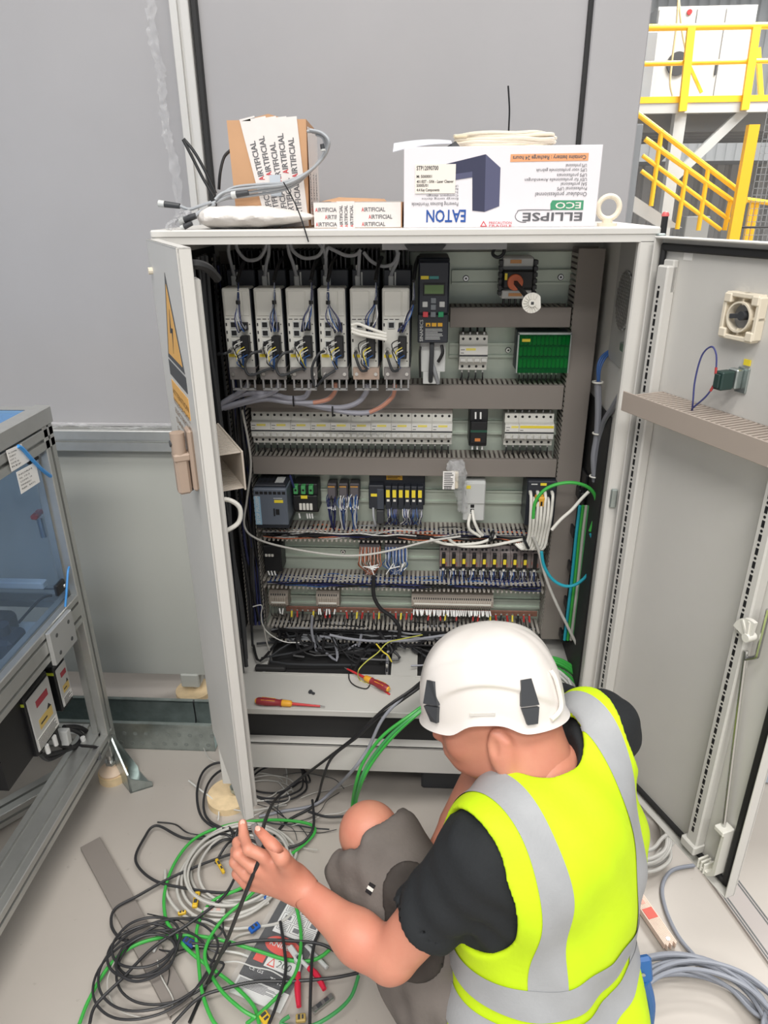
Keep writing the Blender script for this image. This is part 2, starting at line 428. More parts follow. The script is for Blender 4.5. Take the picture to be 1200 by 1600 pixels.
# ------------------------------------------------------------------ galvanised tray on the floor
T_ = thing('cable_tray', 'galvanised perforated steel cable tray on the floor under the grey enclosure', 'cable tray', (-1.2, .28, 0))
tx0, tx1 = -3.0, P(333, 1150, y=.225).x
t = MB(m_zinc)
t.box(tx0, tx1, .225, .229, 0.003, .105).box(tx0, tx1, .217, .229, .103, .109)
t.box(tx0, tx1, .331, .335, 0.003, .105).box(tx0, tx1, .331, .343, .103, .109)
t.box(tx0, tx1, .225, .335, 0.001, .004); t.build('channel', T_, smooth=0)
hl = MB(M('punched_hole', (120, 126, 122), .6))
i = 0; x = tx1-.02
while x > -1.2:
    hl.cyl((x, .2255, .025), (x, .2243, .025), .007, n=10).cyl((x+.016, .2255, .062), (x+.016, .2243, .062), .007, n=10); x -= .035
hl.build('perforation', T_, kind='stuff')
xs_ = P(299, 1115, y=.30).x
MB(m_black).tube([(xs_, .335, .112), (xs_, .329, .10), (xs_, .328, .03), (xs_-.002, .30, .008)], .0022, n=6).build('tie', T_)

# ------------------------------------------------------------------ platform and stair far away on the right
def slab(name, parent, mat, pts_px, y, th=.06):
    pts = [P(a, b, y=y) for a, b in pts_px]
    return MB(mat).prism([(p.x, p.z) for p in pts], 1, y, y+th).build(name, parent, smooth=0)
def pipe(name, parent, mat, a, b, y, r=.024, y2=None):
    return MB(mat).cyl(P(*a, y=y), P(*b, y=y2 or y), r, n=10).build(name, parent)
m_wbeam = M('white_steel', (196, 198, 197), .5)
m_wcab = M('white_cabinet_paint', (184, 185, 184), .5)
m_gbeam = M('grey_steel', (150, 153, 156), .5)
PL = thing('platform', 'white steel mezzanine platform with yellow guard rails far behind on the right', 'platform', (4.2, 8.5, 0))
yd = 8.0
dk = P(1100, 176, y=yd).z; dt = P(1100, 160, y=yd).z
MB(m_gbeam).box(2.45, 7.5, yd+.1, yd+2.8, dk+.02, dt-.01).build('deck', PL, smooth=0)
MB(m_wbeam).box(2.40, 7.5, yd, yd+.08, dk, dt).build('edge_beam', PL, smooth=0)
for k in range(5):
    MB(m_gbeam).box(2.5, 7.4, yd+.4+k*.5, yd+.48+k*.5, dk-.16, dk+.02).build('joist', PL, smooth=0)
MB(m_yrail).box(2.40, 7.5, yd-.01, yd+.01, dt, P(1100, 150, y=yd).z).build('toe_board', PL, smooth=0)
MB(m_yrail).cyl(P(1012, 43.5, y=yd), P(1212, 40, y=yd), .034, n=12).build('guard_rail', PL)
MB(m_yrail).cyl(P(1003, 100, y=yd), P(1212, 95, y=yd), .026, n=12).build('guard_rail', PL)
for a, b in (((1080, 43), (1066, 174)), ((1182, 42), (1163, 172))):
    MB(m_yrail).bar(P(*a, y=yd-.03), P(*b, y=yd-.03), .085, .05, up=(0, 1, 0)).build('rail_post', PL, smooth=0)
MB(m_yrail).bar(P(1184, 75, y=yd+.5), P(1189, 150, y=yd+.5), .05, .05).build('rail_post', PL, smooth=0)
MB(m_yrail).bar(P(1078, 105, y=yd+.2), P(1096, 145, y=yd+.2), .04, .03).build('rail_brace', PL, smooth=0)
MB(m_wbeam).bar(P(1062, 176, y=yd+.1), V((P(1062, 176, y=yd+.1).x, yd+.1, 0)), .13, .13, up=(0, 1, 0)).build('column', PL, smooth=0)
MB(m_wbeam).bar(P(1163, 172, y=yd+.1), P(1052, 278, y=yd+.1), .10, .10, up=(0, 1, 0)).build('brace', PL, smooth=0)
MB(m_gbeam).bar(P(1072, 205, y=yd+1.6), P(1028, 250, y=yd+1.6), .09, .05, up=(0, 1, 0)).build('brace', PL, smooth=0)
MB(m_gbeam).bar(P(1010, 190, y=yd+1.6), P(1052, 240, y=yd+1.6), .07, .05, up=(0, 1, 0)).build('brace', PL, smooth=0)
ST = thing('staircase', 'white stair with yellow handrails leading up to the platform', 'stair', (3.4, 7.2, 0))
ys = 7.2
slab('stringer', ST, m_wbeam, [(990, 305), (1066, 356), (1030, 356), (985, 328)], ys+.3)
for a, b in (((994, 176), (1156, 300)), ((1008, 217), (1150, 318))):
    pipe('handrail', ST, m_yrail, a, b, ys, .028)
for a, b in (((1004, 243), (1148, 350)), ((1002, 267), (1126, 359))):
    pipe('mid_rail', ST, m_yrail, a, b, ys, .022)
for a, b in (((1034, 203), (1017, 322)), ((1073, 265), (1058, 358)), ((1107, 262), (1091, 360)), ((1141, 315), (1132, 360))):
    pipe('rail_post', ST, m_yrail, a, b, ys, .026)
pipe('landing_rail', ST, m_yrail, (1148, 317), (1166, 316), ys, .024)
GP = thing('yellow_post', 'thick yellow square post standing beside the stair foot', 'post', (4.0, 7, 0))
MB(m_yrail).bar(P(1177, 195, y=7.0), V((P(1130, 460, y=7.0).x, 7.0, 0)), .11, .08, up=(0, 1, 0)).build('post', GP, smooth=0)
MB(m_blackm).bar(P(1183, 196, y=7.03), V((P(1137, 460, y=7.03).x, 7.03, 0)), .03, .08, up=(0, 1, 0)).build('edge_strip', GP, smooth=0)
FN = thing('mesh_fence', 'grey wire mesh machine fence behind the yellow post', 'fence', (4.6, 7.1, 0))
fm_ = MB(m_gbeam)
xx = P(1185, 250, y=7.2).x
for k in range(34): fm_.box(xx+k*.05, xx+.005+k*.05, 7.2, 7.205, .1, 2.5)
for k in range(36): fm_.box(xx, xx+1.7, 7.2, 7.205, .12+k*.068, .125+k*.068)
fm_.build('mesh', FN, smooth=0, kind='stuff')
MB(m_blackm).cyl(P(1155, 355, y=7.1), P(1215, 355, y=7.1), .012, n=6).build('lower_rail', FN)
for a, b in (((1166, 312), (1210, 318)),):
    tag(MB(m_yrail).cyl(P(*a, y=7.6), P(*b, y=7.6), .028, n=8).build('barrier_rail'), 'yellow level barrier rail behind the mesh fence', 'rail')
for n_, a, b in (('left', (1176, 312), (1168, 362)), ('right', (1184, 314), (1176, 362))):
    tag(MB(m_yrail).cyl(P(*a, y=7.62), V((P(*a, y=7.62).x, 7.62, 0)), .03, n=8).build('barrier_post'), 'yellow barrier post behind the mesh fence, %s one of the pair' % n_, 'post')
# control cabinets on the platform
WC = thing('control_cabinet', 'row of tall white control cabinets standing on the far platform', 'cabinet', (3.4, 9, dt))
yc = 9.0
a, b = P(1030, 10, y=yc), P(1186, 6, y=yc); zt2 = a.z
MB(m_wcab).box(a.x, b.x, yc+.02, yc+.6, dt, zt2).build('carcass', WC, smooth=0)
xs = [a.x, P(1083, 60, y=yc).x, P(1128, 60, y=yc).x, b.x]
for i in range(3):
    MB(m_wcab).box(xs[i]+.008, xs[i+1]-.008, yc, yc+.02, dt+.05, zt2-.03, .004).build('door', WC, smooth=0)
c = P(1058, 100, y=yc)
MB(m_dark).cyl((c.x, yc+.004, c.z), (c.x, yc-.03, c.z), .13, n=24).build('fan_cover', WC)
MB(m_dark).box(xs[2]-.03, xs[2]-.01, yc-.02, yc, 3.0, 3.15).build('handle', WC)
c = P(1077, 19, y=yc); MB(m_red).cyl((c.x, yc, c.z), (c.x, yc-.02, c.z), .03, n=12).build('warning_lamp', WC)
c2 = thing('electrical_box', 'narrow white cabinet at the left end of the far platform', 'cabinet', (2.7, 8.9, dt))
a = P(1004, 40, y=8.9); b = P(1031, 40, y=8.9)
MB(m_wbeam).box(a.x-.3, b.x-.004, 8.85, 8.98, dt, P(1015, 40, y=8.9).z, .01).build('carcass', c2, smooth=0)
MB(m_gbeam).box(a.x-.28, b.x-.03, 8.83, 8.86, dt+.05, P(1015, 52, y=8.9).z, .004).build('door', c2, smooth=0, label=None)
m_sling = M('webbing', (196, 178, 140), .8)
tag(MB(m_sling).tube([P(1060, -5, y=8.6), P(1057, 40, y=8.6), P(1050, 95, y=8.6), P(1047, 130, y=8.6), P(1051, 150, y=8.6)], .012, n=6).tube([P(1060, -5, y=8.62), P(1066, 50, y=8.62), P(1073, 85, y=8.62)], .012, n=6).build('lifting_sling'), 'beige lifting sling hanging down in front of the far white cabinets', 'sling')
# dark machine fence in the far background
DP = thing('machine_fence', 'dark grey corrugated machine guarding far behind the stair', 'fence', (4, 11, 0))
m_dkp = M('dark_grey_sheet', (188, 189, 190), .6)
first = None
for i in range(30):
    x0 = 3.0+i*.22
    if first is None: first = MB(m_dkp).prism([(x0, 11), (x0+.03, 10.95), (x0+.14, 10.95), (x0+.17, 11), (x0+.22, 11), (x0+.22, 11.04), (x0, 11.04)], 2, 0, P(1100, 258, y=11).z).build('panel', DP, smooth=0)
    else:
        c = first.copy(); COL.objects.link(c); c.parent = DP; c.location.x = i*.22
MB(m_gbeam).box(3, 9.6, 10.9, 11.1, P(1100, 258, y=11).z, P(1100, 252, y=11).z).build('top_rail', DP, smooth=0)
a = P(1073, 338, y=8.4); b = P(1088, 360, y=8.4)
tag(MB(M('box_grey', (158, 160, 160), .5)).box(a.x, a.x+.3, 8.4, 8.6, .6, a.z, .01).build('junction_box'), 'small grey box standing below the stair rails', 'box')
# dark edge frame right behind the enclosure
tag(MB(m_gbeam).box(xr+.005, xr+.05, .62, .70, 0, P(1000, 195, y=.65).z, .003).build('door_frame'), 'dark grey aluminium post beside the right end of the enclosure', 'post')
# ------------------------------------------------------------------ the control cabinet
T = 1.54; YP = .38; ZB = .345
CB = thing('electrical_cabinet', 'open light grey steel control cabinet with both doors swung out', 'cabinet', (0, .2, 0))
zl = P(640, 380, y=.012).z
MB(m_cabinet).box(-.5, .5, .004, .40, zl+.012, T, .003).box(-.499, .499, .006, .03, zl, zl+.02).build('top_panel', CB)
MB(m_cabinet).box(-.5, -.485, .012, .40, ZB-.01, zl+.014, .002).box(-.5, -.468, .012, .028, ZB, zl+.004, .003).build('side_panel', CB)
MB(m_cabinet).box(.485, .5, .012, .40, ZB-.01, zl+.014, .002).box(.462, .5, .006, .026, ZB, zl+.004, .003).build('side_panel', CB)
MB(m_cabin_in).box(-.486, .486, .392, .40, ZB, zl+.012).build('back_panel', CB)
# bottom plate with two cable openings
oz = ZB+.006
def fl(px, py): return P(px, py, z=oz)
ya, yb = fl(510, 1053).y, fl(510, 1010).y
x1, x2 = fl(414, 1050).x, fl(611, 1050).x
x3 = fl(652, 1050).x; x4 = x3+.19
bp = MB(m_cabin_in)
bp.box(-.486, .486, .012, ya, ZB, oz, .001).box(-.486, x1, ya, .392, ZB, oz).box(x2, x3, ya, .392, ZB, oz).box(x4, .486, ya, .392, ZB, oz)
bp.box(x1, x2, yb+.16, .392, ZB, oz).box(x3, x4, yb+.16, .392, ZB, oz)
zf = P(600, 1121, y=.012).z
bp.box(-.486, .486, .010, .016, zf, oz+.002, .001)
bp.build('bottom_plate', CB)
dish = MB(m_cabin_in)
for (u0, u1) in ((x1, x2), (x3, x4)):
    dish.box(u0-.006, u1+.006, ya-.006, ya, oz, oz+.002).box(u0-.006, u0, ya, yb+.16, oz, oz+.002).box(u1, u1+.006, ya, yb+.16, oz, oz+.002)
dish.build('opening_rim', CB, smooth=0)
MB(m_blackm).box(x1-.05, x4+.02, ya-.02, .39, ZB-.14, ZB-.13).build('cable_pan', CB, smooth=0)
kn = MB(m_blackm); kn.box(fl(398, 1050).x, x1+.06, ya+.0, ya+.02, oz, oz+.016, .004); kn.build('brush_strip', CB)
# mounting plate
pl0, pl1 = P(345, 400, y=YP).x, P(925, 400, y=YP).x
MB(m_zincl).box(-.47, .455, YP, YP+.004, .385, P(600, 394, y=YP).z, .001).build('mounting_plate', CB)
# plinth: black recess, front beam, legs
z1, z0 = P(600, 1166, y=.02).z, P(600, 1204, y=.02).z
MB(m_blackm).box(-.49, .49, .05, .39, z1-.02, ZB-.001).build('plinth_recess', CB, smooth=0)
MB(m_cabinet).box(-.49, .5, .016, .022, z0, z1, .001).box(-.49, .5, .016, .05, z1-.004, z1, .001).build('plinth_beam', CB)
MB(m_cabinet).box(-.49, .5, .37, .39, z0, z1, .001).build('plinth_beam', CB)
DISC = []
for sx, y_ in ((-.475, .04), (.475, .04), (-.475, .37), (.475, .37)):
    lg = MB(m_cabinet).box(sx-.03, sx+.03, y_-.022, y_+.022, .075, z1-.002, .002); lg.build('leg', CB)
    MB(m_zinc).cyl((sx, y_, .022), (sx, y_, .08), .011, n=12).cyl((sx, y_, .034), (sx, y_, .046), .019, n=6).build('levelling_screw', CB)
    DISC.append((sx, y_))
tag(MB(m_ply).cyl((-.497, .035, 0), (-.497, .035, .022), .062, n=48).build('plywood_disc'), 'round plywood pad under the front left foot of the control cabinet', 'pad', None)
for i, (sx, y_) in enumerate(DISC[1:]):
    tag(MB(m_ply).cyl((sx, y_, 0), (sx, y_, .022), .06, n=32).build('plywood_disc'), 'round plywood pad under the %s foot of the control cabinet' % ('front right', 'rear left', 'rear right')[i], 'pad')
# inside: lamp housing under the roof, black cable comb and fan grille on the right wall
a, b = P(598, 384, y=.20), P(790, 384, y=.20)
MB(M('lamp_housing', (150, 152, 156), .4)).prism([(.17, zl+.012), (.23, zl+.012), (.225, zl-.022), (.175, zl-.022)], 0, a.x, b.x).build('cabinet_lamp', CB)
MB(m_dark).prism([(a.x+.06, zl-.024), (a.x+.13, zl-.024), (a.x+.14, zl-.012), (a.x+.05, zl-.012)], 1, .16, .175).build('lamp_handle', CB)
MB(m_blackm).box(.480, .4845, .12, .39, .36, P(940, 640, x=.475).z, .001).build('dark_side_sheet', CB)
MB(m_blackm).box(-.4848, -.4815, .05, .39, .40, 1.49, .001).build('dark_side_sheet', CB)  # black sheet added so the left wall's shade is in its colour
gp = P(978, 470, x=.484)
MB(M('wall_plate', (172, 171, 168), .5)).box(.482, .486, gp.y-.09, gp.y+.09, gp.z-.14, gp.z+.12, .001).build('fan_plate', CB)
gm = MB(m_steel)
gy, gz, gr = gp.y, gp.z, .062
for k in range(-8, 9):
    o_ = k*gr/8.5; h = math.sqrt(max(0, gr*gr-o_*o_))
    gm.box(.478, .480, gy+o_-.0016, gy+o_+.0016, gz-h, gz+h).box(.4795, .4815, gy-h, gy+h, gz+o_-.0016, gz+o_+.0016)
gm.build('fan_grille', CB, smooth=0, kind='stuff')
MB(m_black).cyl((.4815, gy, gz), (.4825, gy, gz), gr, n=32).build('fan_opening', CB)
for px_, py_ in ((1002, 422), (1000, 438)):
    c = P(px_, py_, x=.484); MB(m_black).cyl((.484, c.y, c.z), (.476, c.y, c.z), .010, n=12).build('bolt', CB)
c = P(975, 545, x=.47)
MB(m_zinc).box(.468, .484, c.y-.028, c.y+.03, c.z-.009, c.z+.010, .002).build('bracket', CB)
# hinges on the right jamb, latch plate
for px_, py_ in ((1026, 395), (968, 790)):
    c = P(px_, py_, y=0); MB(m_zinc).box(.492, .508, -.006, .012, c.z-.035, c.z+.035, .002).cyl((.506, -.004, c.z-.03), (.506, -.004, c.z+.03), .005, n=8).build('hinge', CB)
c = P(958, 778, y=.004)
MB(m_zinc).box(c.x-.007, c.x+.007, -.002, .006, c.z-.022, c.z+.022, .002).build('latch_plate', CB)
for dz in (-.012, .012): pass
# lifting eye and sensor on the roof
EY = thing('lifting_eye', 'off white ring shaped lifting eye bolted on the roof edge of the cabinet', 'eye bolt', (.40, .05, T))
c = P(951, 326, y=.05)
MB(m_ivory).ring((c.x, .05, T+.034), (0, 1, 0), .0205, .0052, n=30, k=10).build('ring', EY)
MB(m_ivory).cyl((c.x, .05, T), (c.x, .05, T+.006), .019, n=20).cyl((c.x, .05, T+.005), (c.x, .05, T+.014), .010, n=16).build('foot', EY)
c = P(1038, 348, y=.10)
SG = thing('roof_sensor', 'small black sensor with a red cap at the rear right of the cabinet roof', 'lamp', (c.x, .1, 1.52))
MB(m_black).cyl((c.x, .1, 1.50), (c.x, .1, P(1038, 338, y=.1).z), .0065, n=12).build('body', SG)
MB(M('faded_red', (206, 96, 96), .4)).lathe((c.x, .1, P(1038, 338, y=.1).z), (0, 0, 1), [(.0075, 0), (.0075, .004), (.005, .008), (.001, .009)], n=14).build('cap', SG)
MB(m_black).box(c.x-.012, c.x+.012, .088, .112, 1.49, 1.503, .002).build('bracket', SG)

# ------------------------------------------------------------------ the doors
class Door:
    def __init__(s, hinge, u, n): s.h = V(hinge); s.u = V(u).normalized(); s.n = V(n).normalized()
    def __call__(s, a, b, z): return s.h+s.u*a+s.n*b+V((0, 0, z))
    def mat(s): return Matrix(((s.u.x, s.n.x, 0, s.h.x), (s.u.y, s.n.y, 0, s.h.y), (0, 0, 1, 0), (0, 0, 0, 1)))
    def px(s, px, py, b):
        r = FW+RT*((px-600)/FPX)-UP*((py-800)/FPX); q = s.h+s.n*b
        t = (q-CAM).dot(s.n)/r.dot(s.n); p = CAM+r*t; return (p-s.h).dot(s.u), p.z
LD = Door((-.502, -.002, 0), (.158, -.298, 0), (.298, .158, 0))
RD = Door((.502, -.004, 0), (.19, -.435, 0), (-.435, -.19, 0))
ZD0, ZD1 = .287, 1.524
LW, RW = .337, .478
ml = MB(m_cabinet); ml.T = LD.mat()
ml.box(0, LW, -.004, 0, ZD0, ZD1).box(LW-.004, LW, -.004, .020, ZD0, ZD1, .0015).box(0, LW, -.004, .020, ZD1-.004, ZD1, .0015).box(0, LW, -.004, .02, ZD0, ZD0+.004, .0015).box(0, .004, -.004, .02, ZD0, ZD1, .001)
ldo = ml.build('left_door', CB)
g = MB(m_blackm); g.T = LD.mat(); g.box(LW-.016, LW-.006, .0, .013, ZD0+.01, ZD1-.01, .002).box(.01, LW-.01, 0, .012, ZD1-.016, ZD1-.006, .002); g.build('gasket', ldo)
fr = MB(m_cabinet); fr.T = LD.mat(); fr.box(LW-.050, LW-.020, 0, .034, ZD0+.012, ZD1-.05, .003).box(.02, .05, 0, .03, ZD0+.02, ZD1-.05, .002); fr.build('stiffener', ldo)
tb = MB(m_blackm); tb.T = LD.mat()
tb.tube([(LW-.03, .012, ZD1-.03), (LW-.02, .03, ZD1-.028), (LW-.03, .05, ZD1-.036), (LW-.06, .07, ZD1-.055)], .008, n=8); tb.build('sleeve', ldo)
# warning sign and lettering on the left door
a0, z_a = LD.px(266, 430, -.004); a1, z_b = LD.px(264, 560, -.004); a2, z_c = LD.px(289, 582, -.004)
m_orange = M('warning_orange', (228, 172, 84), .5)
sg = MB(m_orange); sg.T = LD.mat()
w0, w1 = min(a1, a2), max(a1, a2); zm = (z_b+z_c)/2; zt_ = z_a-.0
def tri(k, d):
    cx, cz = (w0+w1)/2, zm+(zt_-zm)/3
    return [(cx+(x-cx)*k, z+0) if False else (cx+(x-cx)*k, cz+(z-cz)*k) for x, z in ((w0, zm), (w1, zm), ((w0+w1)/2, zt_))]
sg.use(m_dark).prism(tri(1, 0), 1, -.0048, -.004)
sg.use(m_orange).prism(tri(.82, 0), 1, -.0052, -.0044)
cx = (w0+w1)/2; h_ = zt_-zm; bw = w1-w0
sg.use(m_print).prism([(cx+bw*x, zm+h_*z) for x, z in ((.03, .62), (-.10, .34), (.02, .36), (-.05, .12), (.10, .42), (-.01, .41))], 1, -.0056, -.005)
sg.use(m_dark).prism([(w0-.004, zm-.035), (w1+.004, zm-.035), (w1+.004, zm-.005), (w0-.004, zm-.005)], 1, -.0047, -.004)
sg.build('warning_sign', ldo, smooth=0, label='orange and black warning triangle on the door')
b0, zt2 = LD.px(273, 575, -.004); b1, zb2 = LD.px(296, 668, -.004)
b0, b1 = w0, w1
tx = MB(m_orange); tx.T = LD.mat(); tx.box(b0, b1, -.0048, -.004, zb2+.02, zm-.045)
tx.use(M('brown_print', (128, 92, 44), .6))
zz = zm-.06
for ln in ('ATTENTION', 'RISQUE DE CHOC', 'ELECTRIQUE', 'DANGER', 'ELECTRIC SHOCK'):
    tx.text(ln, ((b0+.004), -.0052, zz-.012), (1, 0, 0), (0, 0, 1), .011, width=(b1-b0-.008)); zz -= .020
tx.build('warning_text', ldo, smooth=0, label='orange warning text label under the triangle')
# swing handle
hA, hz = LD.px(290, 700, -.03); hB, hz2 = LD.px(313, 815, -.03)
hm = MB(M('handle_taupe', (168, 148, 132), .45)); hm.T = LD.mat()
ha = LW-.075
hm.box(ha-.019, ha+.019, -.014, -.004, hz2+.005, hz+.01, .004)
hm.build('handle_plate', ldo)
hm = MB(M('handle_taupe', (168, 148, 132), .45)); hm.T = LD.mat()
hm.box(ha-.013, ha+.013, -.042, -.016, hz2, hz-.045, .005).cyl((ha, -.030, hz-.042), (ha, -.030, hz+.004), .0135, n=16).box(ha-.015, ha+.015, -.043, -.012, hz-.05, hz-.035, .003)
hm.build('swing_handle', ldo)
hm = MB(m_dark); hm.T = LD.mat(); hm.box(ha-.016, ha-.012, -.040, -.010, hz2-.004, hz-.06, .002); hm.build('handle_edge', ldo)
hm = MB(m_dark); hm.T = LD.mat(); hm.cyl((ha, -.020, hz-.016), (ha, -.0455, hz-.016), .006, n=10); hm.build('lock_cylinder', ldo)
c_, zc_ = LD.px(238, 423, -.004)
ky = MB(m_ivory); ky.T = LD.mat(); ky.cyl((.03, -.012, zc_), (.03, -.004, zc_), .007, n=10); ky.build('plug', ldo)
# duct and conduit inside the left door
dm = MB(m_ductl); dm.T = LD.mat()
dz = P(386, 735, y=-.19).z
da1 = LW-.075
for (zz0, zz1) in ((dz+.036, dz+.0385), (dz-.0385, dz-.036)):
    for k in range(22): dm.box(.05+k*.0095, .05+k*.0095+.0065, .002, .088, zz0, zz1)
dm.box(.05, da1, .0, .003, dz-.0385, dz+.0385); dm.box(.05, da1, .086, .090, dz-.041, dz+.041, .001)
dm.build('wiring_duct', ldo, smooth=0)
cm = MB(m_white); cm.T = LD.mat()
cm.tube([(LW-.07, .01, dz-.06), (LW-.072, .045, dz-.052), (LW-.075, .072, dz-.075), (LW-.08, .068, dz-.11), (LW-.08, .035, dz-.125), (LW-.085, .005, dz-.13)], .0048, n=8); cm.box(LW-.08, LW-.06, .0, .012, dz-.066, dz-.056, .002)
cm.build('conduit', ldo)

# right door, seen from inside
mr = MB(m_cabinet); mr.T = RD.mat()
mr.box(0, RW, -.004, 0, ZD0, ZD1).box(RW-.004, RW, -.004, .020, ZD0, ZD1, .0015).box(0, RW, -.004, .020, ZD1-.004, ZD1, .0015).box(0, RW, -.004, .02, ZD0, ZD0+.004, .0015).box(0, .004, -.004, .02, ZD0, ZD1, .001)
rdo = mr.build('right_door', CB)
g = MB(m_blackm); g.T = RD.mat()
for bx in ((RW-.026, RW-.012, 0, .010, ZD0+.012, ZD1-.012), (.012, RW-.012, 0, .010, ZD1-.026, ZD1-.012), (.012, RW-.012, 0, .010, ZD0+.012, ZD0+.026), (.008, .02, 0, .010, ZD0+.012, ZD1-.012)): g.box(*bx, .003)
g.build('gasket', rdo)
def perf(aa, name):
    st = MB(m_cabinet); st.T = RD.mat()
    st.box(aa, aa+.030, 0, .024, ZD0+.05, ZD1-.05, .003)
    ob = st.build(name, rdo)
    sl = MB(m_black); sl.T = RD.mat(); z_ = ZD0+.08
    while z_ < ZD1-.09:
        sl.box(aa+.010, aa+.016, .0235, .0245, z_, z_+.013); sl.cyl((aa+.013, .0235, z_+.0195), (aa+.013, .0245, z_+.0195), .0028, n=8); z_ += .0262
    sl.build('slots', rdo, smooth=0, kind='stuff'); return ob
perf(.024, 'perforated_rail'); 
ap, _ = RD.px(1150, 1000, .024)
perf(ap-.012, 'perforated_rail')
cb = MB(m_cabinet); cb.T = RD.mat(); cb.box(ap-.02, ap+.02, 0, .03, ZD0+.028, ZD0+.052, .003); cb.build('rail_clip', rdo)
cb = MB(m_cabinet); cb.T = RD.mat(); cb.box(.026, .054, 0, .012, ZD1-.10, ZD1-.040, .002); cb.build('rail_clip', rdo)
# blank white sticker where the photo has a code
sa, sz = RD.px(1076, 395, .0005)
stk = MB(m_paper); stk.T = RD.mat(); stk.box(sa-.011, sa+.011, 0, .0008, sz-.013, sz+.013); stk.build('sticker', rdo, smooth=0)
# rotary switch mount
ra, rz = RD.px(1158, 495, .012)
rm = MB(m_ivory); rm.T = RD.mat(); w_ = .035
for s1 in (-1, 1):
    rm.box(ra+s1*w_-.004, ra+s1*w_+.004, 0, .018, rz-w_, rz+w_, .0015).box(ra-w_, ra+w_, 0, .018, rz+s1*w_-.004, rz+s1*w_+.004, .0015)
rm.box(ra-w_, ra+w_, 0, .003, rz-w_, rz+w_)
for s1 in (-1, 1):
    for s2 in (-1, 1): rm.box(ra+s1*.029-.008, ra+s1*.029+.008, .0, .020, rz+s2*.029-.008, rz+s2*.029+.008, .002)
    rm.box(ra+s1*.029-.010, ra+s1*.029+.010, 0, .014, rz-.002, rz+.002); rm.box(ra-.002, ra+.002, 0, .014, rz+s1*.029-.010, rz+s1*.029+.010)
N_ = 32
vs = []; fs = []
for i in range(N_):
    a_ = 2*math.pi*i/N_
    for r_, b_ in ((.0225, .002), (.0225, .019), (.0255, .019), (.0255, .002)): vs.append((ra+math.cos(a_)*r_, b_, rz+math.sin(a_)*r_))
for i in range(N_):
    for k in range(3): fs.append((i*4+k, i*4+k+1, ((i+1) % N_)*4+k+1, ((i+1) % N_)*4+k))
rm.add(vs, fs); rm.build('switch_mount', rdo)
rk = MB(M('hole_grey', (150, 150, 150), .5)); rk.T = RD.mat(); rk.cyl((ra, .0028, rz), (ra, .0036, rz), .0224, n=32); rk.build('mount_plate', rdo)
rk = MB(m_dark); rk.T = RD.mat(); rk.cyl((ra+.008, .003, rz+.003), (ra+.008, .022, rz+.003), .0075, n=16).bar((ra+.008, .012, rz+.003), (ra-.020, .016, rz-.001), .008, .006, up=(0, 1, 0), b=.001); rk.build('switch_spindle', rdo)
# push-button contact block and its wires
ea, ez = RD.px(1142, 592, .02)
em = MB(m_zinc); em.T = RD.mat(); em.box(ea-.004, ea+.020, 0, .004, ez-.024, ez+.020, .001).box(ea-.012, ea+.010, .004, .018, ez-.017, ez+.017, .002); em.build('button_clamp', rdo)
em = MB(M('contact_block', (40, 62, 58), .5)); em.T = RD.mat(); em.box(ea-.014, ea+.006, .018, .045, ez-.018, ez+.014, .002).box(ea-.010, ea+.002, .045, .049, ez-.014, ez+.010, .001); em.build('contact_block', rdo)
em = MB(m_yel); em.T = RD.mat(); em.box(ea+.004, ea+.018, .001, .003, ez+.024, ez+.034); em.build('tag', rdo)
# wiring duct across the right door
a0, z0_ = RD.px(978, 625, .075); a1, z1_ = RD.px(1199, 715, .075)
dz2 = (z0_+z1_)/2
dl, dr = RD.px(972, 627, .072)[0], RD.px(1206, 705, .072)[0]
dzz = RD.px(1085, 668, .072)[1]
du = MB(M('door_duct', (168, 156, 146), .5)); du.T = RD.mat()
du.box(dl, dr, .070, .073, dzz-.020, dzz+.020, .001).box(dl+.03, dr-.02, .001, .003, dzz-.019, dzz+.019)
k_ = dl+.03
while k_ < dr-.004:
    du.box(k_, k_+.0062, .002, .070, dzz+.0175, dzz+.0190).box(k_, k_+.0062, .002, .070, dzz-.019, dzz-.0175); k_ += .0112
duo = du.build('wiring_duct', rdo, smooth=0)
wr = MB(M('navy_wire', (62, 66, 120), .5)); wr.T = RD.mat()
wr.tube([(ea-.010, .046, ez+.010), (ea-.016, .046, ez+.040), (ea-.030, .046, ez+.052), (ea-.046, .048, ez+.034), (ea-.050, .050, ez-.01), (ea-.046, .05, ez-.05), (ea-.050, .045, dzz+.018)], .0016, n=6)
wr.tube([(ea-.010, .046, ez-.014), (ea-.022, .048, ez-.035), (ea-.044, .05, ez-.06), (ea-.049, .045, dzz+.018)], .0016, n=6)
wr.use(M('red_sleeve', (176, 60, 60), .5)).cyl((ea-.010, .046, ez+.008), (ea-.0115, .046, ez+.020), .0022, n=6).cyl((ea-.010, .046, ez-.012), (ea-.014, .0465, ez-.022), .0022, n=6)
wr.build('wire', rdo)
